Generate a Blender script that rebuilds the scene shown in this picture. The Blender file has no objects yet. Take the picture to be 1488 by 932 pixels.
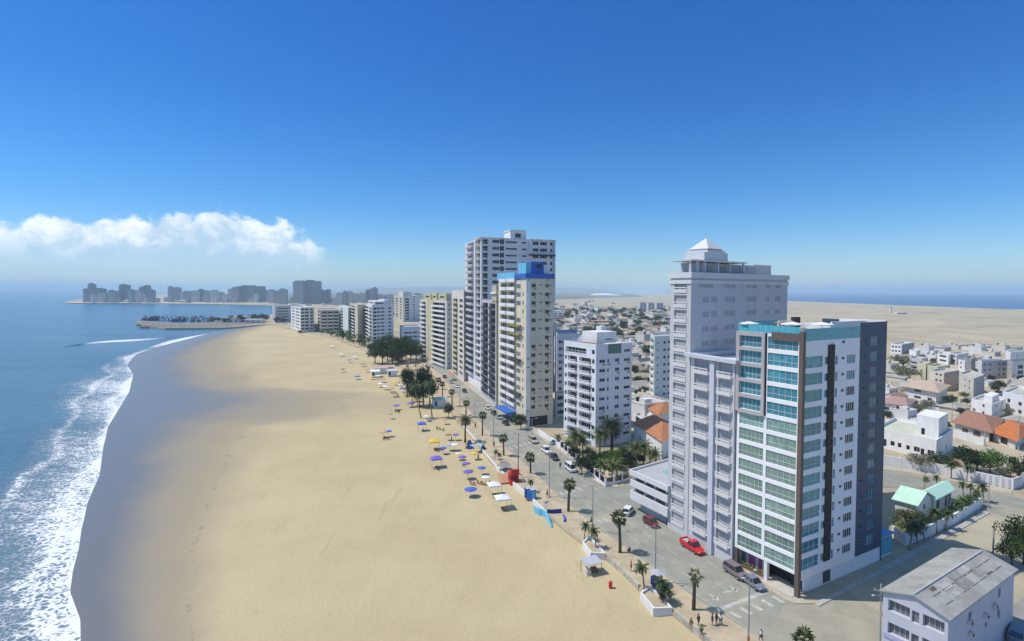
import bpy, math, random
from mathutils import Vector, Matrix
R=random.Random(7)
sc=bpy.context.scene
COL=sc.collection
# ------------------------------------------------------------ camera
PW,PH,F,CH=1488.,932.,800.,47.
TH=math.radians(2.0); ROLL=math.radians(0.17); CY=450.4
cam=bpy.data.cameras.new('camera'); co=bpy.data.objects.new('camera',cam); COL.objects.link(co)
RM=Matrix.Rotation(math.pi/2-TH,3,'X')@Matrix.Rotation(ROLL,3,'Z')
co.location=(0,0,CH); co.rotation_euler=RM.to_euler()
cam.sensor_width=36; cam.lens=36*F/PW; cam.shift_y=-(PH/2-CY)/PW
cam.clip_start=.5; cam.clip_end=120000; sc.camera=co
def ray(px,py): return RM@Vector(((px-PW/2)/F,-(py-CY)/F,-1))
def G(px,py,z=0.):
    d=ray(px,py); t=(z-CH)/d.z
    return Vector((d.x*t,d.y*t,z))
def ZAT(px,py,Y):
    d=ray(px,py); return CH+d.z/d.y*Y
def AT(px,py,Y):
    d=ray(px,py); t=Y/d.y; return Vector((d.x*t,Y,CH+d.z*t))
def V2(v): return Vector((v[0],v[1]))
def UF(p0,p1,px,py=600):
    d=ray(px,py); dx,dy=d.x,d.y; ex,ey=p1[0]-p0[0],p1[1]-p0[1]
    # p0+u*e parallel to d
    den=ex*dy-ey*dx
    return -(p0[0]*dy-p0[1]*dx)/den
# ------------------------------------------------------------ materials
MATS={}
def newmat(name):
    m=bpy.data.materials.new(name); m.use_nodes=True; MATS[name]=m
    nt=m.node_tree; b=nt.nodes['Principled BSDF']; return m,nt,b
def N(nt,t,**k):
    n=nt.nodes.new(t)
    for a,v in k.items(): setattr(n,a,v)
    return n
def L(nt,a,b): nt.links.new(a,b)
def ramp(nt,stops,interp='LINEAR'):
    r=N(nt,'ShaderNodeValToRGB'); e=r.color_ramp.elements; r.color_ramp.interpolation=interp
    while len(e)<len(stops): e.new(.5)
    for i,(p,c) in enumerate(stops):
        e[i].position=p; e[i].color=(*c,1) if len(c)==3 else c
    return r
def mixc(nt,fac,a,b,mode='MIX'):
    n=N(nt,'ShaderNodeMix',data_type='RGBA',blend_type=mode)
    for s,v in ((0,fac),(6,a),(7,b)):
        if hasattr(v,'is_output'): L(nt,v,n.inputs[s])
        else: n.inputs[s].default_value=v if s==0 else ((*v,1) if len(v)==3 else v)
    return n.outputs[2]
def math_(nt,op,a,b=None,c=None,clamp=False):
    n=N(nt,'ShaderNodeMath',operation=op,use_clamp=clamp)
    for i,v in enumerate((a,b,c)):
        if v is None: continue
        if hasattr(v,'is_output'): L(nt,v,n.inputs[i])
        else: n.inputs[i].default_value=v
    return n.outputs[0]
def mrange(nt,v,a,b,c=0.,d=1.,smooth=True):
    n=N(nt,'ShaderNodeMapRange',interpolation_type='SMOOTHSTEP' if smooth else 'LINEAR'); L(nt,v,n.inputs[0])
    for i,x in enumerate((a,b,c,d)): n.inputs[i+1].default_value=x
    return n.outputs[0]
def noise(nt,scale,detail=4,rough=.55,vec=None,stretch=None):
    if vec is None:
        g=N(nt,'ShaderNodeNewGeometry'); vec=g.outputs['Position']
    if stretch:
        mp=N(nt,'ShaderNodeMapping'); mp.inputs['Scale'].default_value=stretch; L(nt,vec,mp.inputs[0]); vec=mp.outputs[0]
    n=N(nt,'ShaderNodeTexNoise'); n.inputs['Scale'].default_value=scale; n.inputs['Detail'].default_value=detail
    n.inputs['Roughness'].default_value=rough; L(nt,vec,n.inputs['Vector']); return n.outputs[0]
def M(name,rgb,rough=.7,var=.12,scale=.4,streak=0.,metal=0.,spec=.4,rnd=0.):
    if name in MATS: return MATS[name]
    m,nt,b=newmat(name)
    b.inputs['Roughness'].default_value=rough; b.inputs['Metallic'].default_value=metal; b.inputs['Specular IOR Level'].default_value=spec
    c=mixc(nt,mrange(nt,noise(nt,scale,6,.65),.3,.7),tuple(x*(1-var) for x in rgb),tuple(min(.95,x*(1+var*.6)) for x in rgb))
    if streak:
        s=mrange(nt,noise(nt,1.,5,.6,stretch=(1.1,1.1,.09)),.5,.75,0,streak)
        c=mixc(nt,s,c,tuple(x*.62 for x in rgb))
    if rnd:
        oi=N(nt,'ShaderNodeObjectInfo'); f=mrange(nt,oi.outputs['Random'],0,1,1-rnd,1+rnd,False)
        hs=N(nt,'ShaderNodeHueSaturation'); L(nt,c,hs.inputs['Color']); L(nt,f,hs.inputs['Value']); c=hs.outputs[0]
    L(nt,c,b.inputs['Base Color']); return m
def GLASS(name,lo,hi,rough=.08,curtain=.3,metal=0.,spec=.6):
    if name in MATS: return MATS[name]
    m,nt,b=newmat(name); oi=N(nt,'ShaderNodeObjectInfo')
    r=ramp(nt,[(0,lo),(1-curtain,tuple(x*1.6 for x in lo)),(min(1,1-curtain+.03),hi),(1,tuple(x*.6 for x in hi))]); L(nt,oi.outputs['Random'],r.inputs[0])
    c=mixc(nt,mrange(nt,noise(nt,.9,2),.35,.65),r.outputs[0],lo)
    L(nt,c,b.inputs['Base Color']); b.inputs['Roughness'].default_value=rough; b.inputs['Metallic'].default_value=metal
    b.inputs['Specular IOR Level'].default_value=spec; return m
white=M('white_paint',(.77,.77,.765),.7,.09,.25,.26)
white2=M('weathered_white_paint',(.7,.7,.69),.75,.08,.3,.3)
offwhite=M('off_white_paint',(.66,.63,.56),.75,.12,.3,.35)
cream=M('cream_paint',(.66,.6,.46),.75,.1,.25,.36)
tan=M('tan_paint',(.5,.45,.31),.75,.08,.3,.2)
palegrey=M('pale_grey_paint',(.5,.5,.53),.75,.06,.3,.1)
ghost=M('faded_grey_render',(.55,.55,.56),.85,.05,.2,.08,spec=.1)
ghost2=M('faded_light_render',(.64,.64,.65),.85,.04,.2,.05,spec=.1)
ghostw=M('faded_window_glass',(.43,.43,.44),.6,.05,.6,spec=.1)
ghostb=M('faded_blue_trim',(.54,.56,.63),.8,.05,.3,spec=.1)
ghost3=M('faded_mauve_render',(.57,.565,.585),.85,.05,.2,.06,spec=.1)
concrete=M('concrete',(.42,.41,.38),.85,.15,.6,.3)
roofgrey=M('roof_membrane',(.46,.44,.4),.9,.2,.5)
slate=M('dark_slate_cladding',(.045,.08,.135),.5,.12,.6)
brown=M('brown_cladding',(.14,.105,.085),.55,.08,.4)
greige=M('greige_frame',(.46,.42,.42),.6,.05,.4)
black=M('black_trim',(.018,.016,.018),.5,.2,2)
darkv=M('dark_interior',(.03,.03,.032),.8,.2,.6)
bluep=M('blue_paint',(.03,.13,.48),.6,.12,.4)
cyanp=M('light_blue_paint',(.16,.5,.72),.6,.1,.5)
navy=M('navy_fabric',(.03,.04,.22),.8,.15,1)
redp=M('red_paint',(.55,.02,.03),.4,.1,.8)
pink=M('pink_fabric',(.7,.18,.25),.8,.1,1)
yellowf=M('yellow_fabric',(.75,.5,.06),.8,.1,1)
purplef=M('violet_fabric',(.17,.13,.5),.8,.12,1)
bluef=M('blue_fabric',(.07,.14,.52),.8,.12,1)
whitef=M('white_fabric',(.75,.75,.76),.8,.06,1)
greyf=M('grey_fabric',(.4,.41,.46),.8,.1,1)
orangef=M('peach_fabric',(.62,.33,.2),.8,.1,1)
wood=M('weathered_wood',(.23,.15,.09),.8,.25,2)
terracotta=M('terracotta_tile',(.42,.18,.085),.85,.25,1.2)
orangetile=M('orange_tile',(.5,.16,.045),.85,.2,1.2)
browntile=M('brown_tile',(.34,.17,.11),.85,.2,1)
mint=M('mint_roof',(.5,.74,.6),.6,.08,.8)
metalg=M('galvanised_steel',(.4,.41,.42),.5,.15,2,metal=.3)
asph=None
asbest=M('grey_corrugated_roof',(.34,.335,.31),.9,.22,.35,.25)
soil=M('brown_soil',(.3,.2,.1),.95,.3,.4)
stone=M('rock',(.27,.24,.2),.95,.35,.3)
gdark=GLASS('window_glass',(.012,.015,.02),(.16,.16,.15),.12,.2,0.,.35)
gblue=GLASS('blue_tinted_glass',(.04,.1,.13),(.1,.2,.22),.1,.3)
gteal=GLASS('teal_glass',(.075,.27,.32),(.11,.33,.37),.08,.5,.25)
ggreen=GLASS('pale_green_glass',(.19,.31,.265),(.24,.36,.31),.08,.5,.2)
gsoft=GLASS('dusty_glass',(.12,.13,.14),(.25,.26,.26),.2,.4)
gamber=M('amber_awning',(.3,.24,.07),.7,.15,1)
grail=M('teal_railing_glass',(.09,.42,.5),.1,.1,1,spec=.6)
# ------------------------------------------------------------ mesh helper
class MB:
    def __init__(s): s.v=[];s.f=[];s.m=[]
    def poly(s,pts,mi=0):
        i=len(s.v); s.v+= [tuple(p) for p in pts]; s.f.append(tuple(range(i,i+len(pts)))); s.m.append(mi)
    def grid(s,rows,mi=0):
        n=len(rows[0]); i=len(s.v)
        for r in rows: s.v+=[tuple(p) for p in r]
        for a in range(len(rows)-1):
            for b in range(n-1):
                s.f.append((i+a*n+b,i+a*n+b+1,i+(a+1)*n+b+1,i+(a+1)*n+b)); s.m.append(mi)
    def box(s,x0,x1,y0,y1,z0,z1,mi=0,fr=None,top=None):
        c=[(x0,y0,z0),(x1,y0,z0),(x1,y1,z0),(x0,y1,z0),(x0,y0,z1),(x1,y0,z1),(x1,y1,z1),(x0,y1,z1)]
        if fr: c=[fr(*p) for p in c]
        i=len(s.v); s.v+=[tuple(p) for p in c]
        for k,q in enumerate(((3,2,1,0),(4,5,6,7),(0,1,5,4),(1,2,6,5),(2,3,7,6),(3,0,4,7))):
            s.f.append(tuple(i+j for j in q)); s.m.append(top if (k==1 and top is not None) else mi)
    def prism(s,pts,z0,z1,mi=0,top=True,mt=None,bottom=False):
        n=len(pts)
        for k in range(n):
            a,b=pts[k],pts[(k+1)%n]
            s.poly([(a[0],a[1],z0),(b[0],b[1],z0),(b[0],b[1],z1),(a[0],a[1],z1)],mi)
        if top: s.poly([(p[0],p[1],z1) for p in pts],mi if mt is None else mt)
        if bottom: s.poly([(p[0],p[1],z0) for p in reversed(pts)],mi)
    def ring(s,pts,ins,z0,z1,mi=0):
        q=inset(pts,ins); n=len(pts)
        for k in range(n):
            a,b,c,d=pts[k],pts[(k+1)%n],q[(k+1)%n],q[k]
            s.poly([(a[0],a[1],z0),(b[0],b[1],z0),(b[0],b[1],z1),(a[0],a[1],z1)],mi)
            s.poly([(c[0],c[1],z0),(d[0],d[1],z0),(d[0],d[1],z1),(c[0],c[1],z1)],mi)
            s.poly([(a[0],a[1],z1),(b[0],b[1],z1),(c[0],c[1],z1),(d[0],d[1],z1)],mi)
            s.poly([(d[0],d[1],z0),(c[0],c[1],z0),(b[0],b[1],z0),(a[0],a[1],z0)],mi)
    def tube(s,path,rad,n=6,mi=0,cap=True):
        path=[Vector(p) for p in path]; i0=len(s.v)
        for k,p in enumerate(path):
            d=(path[min(k+1,len(path)-1)]-path[max(k-1,0)]).normalized()
            a=d.cross(Vector((0,0,1)) if abs(d.z)<.9 else Vector((1,0,0))).normalized(); b=a.cross(d)
            r=rad[k] if hasattr(rad,'__len__') else rad
            for j in range(n):
                t=2*math.pi*j/n; s.v.append(tuple(p+(a*math.cos(t)+b*math.sin(t))*r))
        for k in range(len(path)-1):
            for j in range(n):
                a=i0+k*n+j;b=i0+k*n+(j+1)%n
                s.f.append((a,a+n,b+n,b)); s.m.append(mi)
        if cap:
            s.f.append(tuple(i0+j for j in range(n))); s.m.append(mi)
            s.f.append(tuple(i0+(len(path)-1)*n+j for j in reversed(range(n)))); s.m.append(mi)
    def ball(s,c,r,n=8,m=5,mi=0,sq=(1,1,1)):
        rows=[]
        for a in range(m+1):
            t=math.pi*a/m
            rows.append([(c[0]+r*sq[0]*math.sin(t)*math.cos(2*math.pi*b/n),c[1]+r*sq[1]*math.sin(t)*math.sin(2*math.pi*b/n),c[2]-r*sq[2]*math.cos(t)) for b in range(n+1)])
        s.grid(rows,mi)
    def mesh(s,name,mats,smooth=False):
        me=bpy.data.meshes.new(name); me.from_pydata(s.v,[],s.f)
        for m in (mats if isinstance(mats,(list,tuple)) else [mats]): me.materials.append(m)
        me.polygons.foreach_set('material_index',s.m)
        if smooth: me.polygons.foreach_set('use_smooth',[True]*len(s.f))
        me.update(); return me
    def build(s,name,mats,parent=None,smooth=False,local=False):
        return link(name,s.mesh(name,mats,smooth),parent,local=local)
def link(name,data,parent=None,loc=None,rz=0,local=False):
    o=bpy.data.objects.new(name,data); COL.objects.link(o)
    if loc is not None: o.location=loc
    if rz: o.rotation_euler=(0,0,rz)
    if parent:
        o.parent=parent
        if not local: o.matrix_parent_inverse=Matrix.LocRotScale(parent.location,parent.rotation_euler,None).inverted()
    return o
def tag(o,label,cat,group=None,kind=None):
    o['label']=label; o['category']=cat
    if group: o['group']=group
    if kind: o['kind']=kind
    return o
def thing(name,label,cat,loc=(0,0,0),rz=0,group=None):
    o=link(name,None,None,loc,rz); o.empty_display_size=.5; return tag(o,label,cat,group)
def struct(o): o['kind']='structure'; return o
def children(o): return [c for c in COL.objects if c.parent==o]
KIDS={}
def dup(root,loc,rz=0,label=None,group=None,scale=None,mats=None):
    r=root.copy(); COL.objects.link(r); r.location=loc; r.rotation_euler=(0,0,rz)
    if scale: r.scale=scale if hasattr(scale,'__len__') else (scale,)*3
    if label: r['label']=label
    if group: r['group']=group
    def cp(src,par):
        kids=KIDS.get(src.name)
        if kids is None: kids=KIDS[src.name]=children(src)
        for ch in kids:
            c=ch.copy(); COL.objects.link(c); c.parent=par
            if mats:
                for i,sl in enumerate(c.material_slots):
                    nm_=sl.material.name if sl.material else ''
                    sl.link='OBJECT'; sl.material=mats.get(nm_) or c.data.materials[i]
            cp(ch,c)
    cp(root,r); return r
def inset(pts,d):
    n=len(pts); out=[]
    for k in range(n):
        a,b,c=V2(pts[k-1]),V2(pts[k]),V2(pts[(k+1)%n])
        e1=(b-a).normalized(); e2=(c-b).normalized()
        n1=Vector((-e1.y,e1.x)); n2=Vector((-e2.y,e2.x))
        bi=(n1+n2); bi=bi/max(.2,bi.dot(n1)); out.append(b+bi*d)
    return out
def frame(o,ex,ey=None):
    ex=V2(ex).normalized(); ey=Vector((-ex.y,ex.x)) if ey is None else V2(ey).normalized()
    z0=o[2] if len(o)>2 else 0
    return lambda x,y,z:(o[0]+ex.x*x+ey.x*y,o[1]+ex.y*x+ey.y*y,z0+z)
def curve(pts):
    pts=sorted(pts)
    def f(y):
        if y<=pts[0][0]: i=0
        elif y>=pts[-1][0]: i=len(pts)-2
        else:
            i=max(k for k in range(len(pts)-1) if pts[k][0]<=y)
        (a,xa),(b,xb)=pts[i],pts[i+1]; t=(y-a)/(b-a); return xa+(xb-xa)*t
    return f
ORD=['zeroth','first','second','third','fourth','fifth','sixth','seventh','eighth','ninth','tenth','eleventh','twelfth','thirteenth','fourteenth','fifteenth','sixteenth','seventeenth','eighteenth','nineteenth','twentieth']
def ordn(n):
    if n<=20: return ORD[n]
    t={2:'twenty',3:'thirty',4:'forty'}[n//10]
    return t+'-'+ORD[n%10] if n%10 else t[:-1]+'ieth'
# ------------------------------------------------------------ light, sky, haze
EL=math.radians(59); SV=Vector((-math.cos(EL)*.995,math.cos(EL)*.06,math.sin(EL)))
sun=bpy.data.lights.new('sun','SUN'); so=bpy.data.objects.new('sun',sun); COL.objects.link(so)
sun.energy=3.0; sun.angle=math.radians(.5); sun.color=(1,.93,.82); so.rotation_euler=SV.to_track_quat('Z','Y').to_euler()
w=bpy.data.worlds.new('World'); sc.world=w; w.use_nodes=True; nt=w.node_tree
bg=nt.nodes['Background']; bg.inputs[1].default_value=.15
sky=N(nt,'ShaderNodeTexSky',sky_type='NISHITA',sun_disc=False); sky.sun_elevation=EL; sky.sun_rotation=math.atan2(SV.x,SV.y)
sky.air_density=1.0; sky.dust_density=.35; sky.ozone_density=3.0; sky.altitude=0
hs=N(nt,'ShaderNodeHueSaturation'); hs.inputs['Saturation'].default_value=1.18; hs.inputs['Value'].default_value=1.0; L(nt,sky.outputs[0],hs.inputs['Color'])
tc=N(nt,'ShaderNodeTexCoord'); D=tc.outputs['Generated']
sx=N(nt,'ShaderNodeSeparateXYZ'); L(nt,D,sx.inputs[0])
az=math_(nt,'ARCTAN2',sx.outputs[0],sx.outputs[1]); el=sx.outputs[2]
# cloud bank low over the sea on the left, as a function of direction
fc=N(nt,'ShaderNodeFloatCurve')
azn=mrange(nt,az,-1.2,0,0,1,False); L(nt,azn,fc.inputs['Value']); fc.inputs['Factor'].default_value=1
cv=fc.mapping.curves[0]
def azx(px): return (math.atan((px-744)/800)+1.2)/1.2
def elv(px,py): return (422-py)/800/math.sqrt(1+((px-744)/800)**2)*5.
pts=[(0.,.45)]+[(azx(x),elv(x,y)) for x,y in ((-60,322),(40,322),(110,316),(210,316),(285,305),(330,310),(372,324),(430,333),(449,342),(475,368),(515,390))]+[(.8,-.3),(1.,-.4)]
while len(cv.points)<len(pts): cv.points.new(.5,.5)
for p,(a,b) in zip(cv.points,pts): p.location=(a,b); p.handle_type='AUTO'
fc.mapping.clip_min_y=-1; fc.mapping.update()
top=math_(nt,'MULTIPLY',fc.outputs[0],.2)
n1=noise(nt,13,6,.6,D,(1,1,1.4)); n2=noise(nt,46,5,.62,D,(1,1,1.3)); n3=noise(nt,5,3,.5,D,(1,1,2.5))
vc=N(nt,'ShaderNodeTexVoronoi',feature='F1'); vc.inputs['Scale'].default_value=26; vc.inputs['Detail'].default_value=1.; L(nt,D,vc.inputs['Vector'])
puff=math_(nt,'MULTIPLY',math_(nt,'SUBTRACT',.78,vc.outputs['Distance']),.034)
pert=math_(nt,'ADD',math_(nt,'MULTIPLY',math_(nt,'SUBTRACT',n1,.5),.06),math_(nt,'MULTIPLY',math_(nt,'SUBTRACT',n2,.5),.04))
dd=math_(nt,'ADD',math_(nt,'SUBTRACT',top,el),math_(nt,'ADD',pert,puff))
edge=mrange(nt,dd,-.004,.013)
low=mrange(nt,math_(nt,'ADD',el,math_(nt,'MULTIPLY',math_(nt,'SUBTRACT',n1,.5),.06)),.0,.085,.16,.92)
dens=math_(nt,'MULTIPLY',edge,math_(nt,'MULTIPLY',low,mrange(nt,n3,.25,.6,.85,1)))
shade=mrange(nt,math_(nt,'ADD',dd,math_(nt,'ADD',math_(nt,'MULTIPLY',math_(nt,'SUBTRACT',n2,.5),.1),math_(nt,'MULTIPLY',puff,-2.2))),-.01,.065)
shade=math_(nt,'MAXIMUM',shade,mrange(nt,el,.02,.085,1,0))
ccol=mixc(nt,shade,(5.6,5.8,5.95),(2.9,3.7,4.5))
gr=ramp(nt,[(0,(.46,.57,.72)),(.05,(.39,.53,.71)),(.14,(.245,.475,.69)),(.3,(.155,.415,.665)),(.46,(.14,.40,.68)),(.62,(1.0,1.0,.90)),(1,(1.05,1.03,.9))]); L(nt,el,gr.inputs[0])  # unseen overhead sky kept bright and neutral to add fill light
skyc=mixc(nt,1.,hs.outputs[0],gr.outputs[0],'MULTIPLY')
dens=math_(nt,'MULTIPLY',dens,mrange(nt,math_(nt,'ADD',az,math_(nt,'MULTIPLY',math_(nt,'SUBTRACT',n1,.5),.14)),math.atan((505-744)/800),math.atan((425-744)/800),0,1))
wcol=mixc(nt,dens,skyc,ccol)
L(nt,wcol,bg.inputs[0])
sc.view_settings.view_transform='Standard'; sc.view_settings.look='None'; sc.view_settings.exposure=0.42; sc.view_settings.gamma=1
sc.view_settings.use_curve_mapping=False
cy=sc.cycles; cy.max_bounces=5; cy.diffuse_bounces=3; cy.glossy_bounces=3; cy.transmission_bounces=3; cy.volume_bounces=1; cy.transparent_max_bounces=8
cy.use_denoising=True; cy.sample_clamp_indirect=6
hz=MB(); hz.box(-42000,42000,-2000,42000,-4,170); m,nt,b=newmat('haze_air'); nt.nodes.remove(b)
pv=N(nt,'ShaderNodeVolumePrincipled'); pv.inputs['Color'].default_value=(.66,.87,1,1); pv.inputs['Density'].default_value=.00013; pv.inputs['Anisotropy'].default_value=0
L(nt,pv.outputs[0],nt.nodes['Material Output'].inputs['Volume'])
HAZE=tag(hz.build('haze',m),'pale bluish sea haze filling the air over bay and town','haze',kind='stuff')
# ------------------------------------------------------------ the setting
EXT=3000
def ext(pts,x): return curve(pts+[(EXT,x)])
def wob(y): 
    Y=37600/(y-421); return (math.sin(Y*.21)+.7*math.sin(Y*.53+1)+.5*math.sin(Y*1.1+2))*.9*800/Y*.6
shore0=ext([(932,122),(900,121),(860,106),(830,110),(800,118),(770,122),(730,131),(690,148),(650,153),(620,160),(590,178),(570,190),(545,196),(530,187),(515,200),(505,228),(497,258),(490,285),(483,310),(476,345),(470,386)],-1082)
shore=lambda y: shore0(y)+wob(y)*1.25
wet=ext([(932,232),(880,228),(800,232),(750,250),(700,268),(660,282),(620,305),(604,395),(588,425),(572,418),(563,325),(540,300),(520,292),(505,300),(495,315),(485,330),(476,362),(470,388)],-500)
prom=ext([(932,1030),(888,976),(870,945),(853,928),(834,909),(809,880),(790,850),(770,822),(745,792),(725,772),(700,742),(680,722),(660,704),(640,690),(620,672),(600,655),(580,640),(560,625),(545,605),(530,578),(515,545),(503,515),(495,495),(488,470),(482,440),(476,410),(470,392)],3507)
lk=ext([(932,1108),(919,1089),(870,1010),(831,958),(800,913),(770,872),(743,838),(717,806),(687,776),(662,748),(633,716),(606,690),(580,668),(560,652),(545,640),(530,620),(518,600),(508,575),(498,545),(490,505)],4000)
rk=ext([(932,1300),(900,1205),(872,1140),(855,1115),(821,1068),(800,1035),(779,1002),(765,978),(745,946),(708,884),(690,857),(660,818),(640,790),(625,770),(614,752),(600,731),(590,716),(575,696),(560,677),(550,666),(540,655),(530,640),(518,618),(508,590),(498,556),(490,515)],4800)
YS=[470,471,472,473,474,475.5]+[477+1.5*i for i in range(50)]+[552+2.5*i for i in range(60)]+[702+4*i for i in range(60)]+[945,970,1000,1050,1100,1200,1400,1800,3000]
# sea
m,nt,b=newmat('sea_water')
at=N(nt,'ShaderNodeAttribute',attribute_name='foam'); fm=at.outputs['Fac']
g=N(nt,'ShaderNodeNewGeometry'); pos=g.outputs['Position']
na=noise(nt,.22,9,.78,pos,(.8,1.5,1)); nb=noise(nt,1.9,5,.75,pos,(.7,1.4,1)); 
vo=N(nt,'ShaderNodeTexVoronoi',feature='DISTANCE_TO_EDGE'); vo.inputs['Scale'].default_value=.9
wv=N(nt,'ShaderNodeVectorMath',operation='MULTIPLY_ADD'); nv=N(nt,'ShaderNodeTexNoise'); nv.inputs['Scale'].default_value=.35; nv.inputs['Detail'].default_value=5; L(nt,pos,nv.inputs['Vector'])
L(nt,nv.outputs['Color'],wv.inputs[0]); wv.inputs[1].default_value=(3.5,3.5,0); L(nt,pos,wv.inputs[2]); L(nt,wv.outputs[0],vo.inputs['Vector'])
lace=mrange(nt,vo.outputs[0],.02,.3,1,0)
fn=math_(nt,'ADD',math_(nt,'ADD',math_(nt,'MULTIPLY',na,.6),math_(nt,'MULTIPLY',nb,.5)),math_(nt,'MULTIPLY',lace,.2))
thr=math_(nt,'SUBTRACT',math_(nt,'ADD',fn,fm),1.08)
fmask=mrange(nt,thr,-.02,.2,0,1)
fmask=math_(nt,'MULTIPLY',fmask,mrange(nt,fm,.01,.08),clamp=True)
asph_=None
wcap=mrange(nt,noise(nt,.06,6,.75,pos,(1,2.5,1)),.735,.765,0,.55)
sandy=mrange(nt,fm,.2,.85)
deep=mixc(nt,mrange(nt,noise(nt,.004,4,.6,pos,(1,3,1)),.35,.65),(.035,.12,.185),(.06,.165,.235))
sep=N(nt,'ShaderNodeSeparateXYZ'); L(nt,pos,sep.inputs[0])
offs=math_(nt,'MULTIPLY',mrange(nt,sep.outputs[0],300,900),mrange(nt,sep.outputs[1],500,1500))
deep=mixc(nt,offs,deep,(.008,.045,.17))
wc=mixc(nt,sandy,deep,(.2,.27,.3))
wc=mixc(nt,math_(nt,'MAXIMUM',fmask,wcap),wc,(.8,.82,.84))
L(nt,math_(nt,'MULTIPLY_ADD',offs,-.3,.45),b.inputs['Specular IOR Level']); L(nt,wc,b.inputs['Base Color']); L(nt,math_(nt,'MULTIPLY_ADD',fmask,.5,.22),b.inputs['Roughness'])
bp=N(nt,'ShaderNodeBump'); bp.inputs['Strength'].default_value=.8; bp.inputs['Distance'].default_value=.6
hh=math_(nt,'ADD',math_(nt,'ADD',noise(nt,.35,5,.7,pos,(1,1.8,1)),math_(nt,'MULTIPLY',noise(nt,.07,4,.6,pos,(1,2.2,1)),1.6)),math_(nt,'MULTIPLY',fmask,.5)); L(nt,hh,bp.inputs['Height']); L(nt,bp.outputs[0],b.inputs['Normal'])
SEA=m
sm=MB(); sm.box(-40000,40000,-1500,40000,-3.4,-2.15); struct(sm.build('sea',m))
outer=ext([(932,-330),(800,-80),(741,0),(646,53),(561,106),(519,172),(495,250),(486,296),(470,384)],-6000)
rows=[];fo=[]
for y in YS:
    s=shore(y); o=outer(y); r=[]
    for j in range(41):
        t=j/40*1.8; x=s+6-(s+6-o)*t
        z=-2.04-.06*min(1,t*1.1)
        br=0
        r.append(G(x,y,z)); Y=37600/(y-421)
        dist=(s+6-x)*Y/800; ph_=dist+3*math.sin(Y*.045)+1.5*math.sin(Y*.13); q=math.sin(Y*.11+x*.02)*.035+math.sin(Y*.047+2)*.04+.11*max(0,math.sin(ph_*.42))**3-.03
        if t<.03: fd=.86
        elif t<1: fd=.57-.19*t+q+.12*max(0,1-abs(t-.07)/.1)
        else: fd=max(0,.36-.45*(t-1))+q*.5
        if y<505: fd=fd+.22*(1-max(0,t-1)*2)
        fo.append(max(0,fd)*(1 if t<1.65 else max(0,(1.8-t)/.15)))
    rows.append(r)
s_=MB(); s_.grid(rows); o_=s_.build('surf_water',SEA,smooth=True); struct(o_)
a=o_.data.attributes.new('foam','FLOAT','POINT'); a.data.foreach_set('value',fo)
# one breaker farther out
bm_=MB(); rr=[]; fo=[]
for k in range(41):
    t=k/40; px=96+t*161; py=503.8-14.8*t-1.2*math.sin(t*6); c=G(px,py,-2.1); Y=c.y; prof=[]
    hgt=1.3*math.sin(math.pi*min(1,max(.02,t)))**.5
    for q,(dy,dz) in enumerate(((-6,-.02),(-3,.25),(-.6,.8),(.3,1.),(1.2,.8),(4,.35),(9,-.02))):
        prof.append((c.x,Y+dy*1.1,-2.12+hgt*max(dz,0)+min(dz,0)))
        fo.append((.55,.9,.95,.8,.5,.2,0)[q]*(1.25 if t<.22 else .95-.25*t))
    rr.append(prof)
bm_.grid(rr); o_=bm_.build('wave_water',SEA,smooth=True); struct(o_)
a=o_.data.attributes.new('foam','FLOAT','POINT'); a.data.foreach_set('value',fo)
# beach
m,nt,b=newmat('beach_sand')
at=N(nt,'ShaderNodeAttribute',attribute_name='wet'); wt=at.outputs['Fac']
wt=math_(nt,'ADD',wt,math_(nt,'MULTIPLY',math_(nt,'SUBTRACT',noise(nt,.035,4,.6),.5),.3),clamp=True)
dry=mixc(nt,mrange(nt,noise(nt,.03,6,.65),.3,.7),(.45,.37,.222),(.52,.435,.268))
dry=mixc(nt,mrange(nt,noise(nt,.5,6,.7,stretch=(1,.5,1)),.55,.75,0,.35),dry,(.36,.29,.165))
trk=mrange(nt,noise(nt,2.2,4,.75,stretch=(1,.8,1)),.56,.72,0,.4)
dry=mixc(nt,math_(nt,'MULTIPLY',trk,mrange(nt,noise(nt,.05,3,.6),.4,.6)),dry,(.27,.215,.125))
dry=mixc(nt,mrange(nt,noise(nt,.14,5,.7,stretch=(2.2,.25,1)),.62,.68,0,.25),dry,(.3,.245,.14))
damp=mixc(nt,mrange(nt,wt,.05,.5),dry,(.33,.28,.2))
wetc=mixc(nt,mrange(nt,wt,.45,.95),damp,(.17,.163,.15))
wl=math_(nt,'MULTIPLY',mrange(nt,wt,.30,.325),mrange(nt,wt,.325,.35,1,0)); wl=math_(nt,'MULTIPLY',wl,mrange(nt,noise(nt,.5,5,.75),.5,.66,0,.45)); wetc=mixc(nt,wl,wetc,(.12,.1,.065))
L(nt,wetc,b.inputs['Base Color']); L(nt,mrange(nt,wt,.3,.95,.95,.28),b.inputs['Roughness'])
L(nt,mrange(nt,wt,.4,1,.1,.6),b.inputs['Specular IOR Level'])
bp=N(nt,'ShaderNodeBump'); L(nt,mrange(nt,wt,.1,.7,.7,.03),bp.inputs['Strength']); bp.inputs['Distance'].default_value=.25
L(nt,noise(nt,1.1,6,.7),bp.inputs['Height']); L(nt,bp.outputs[0],b.inputs['Normal'])
rows=[];wa=[]
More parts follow.
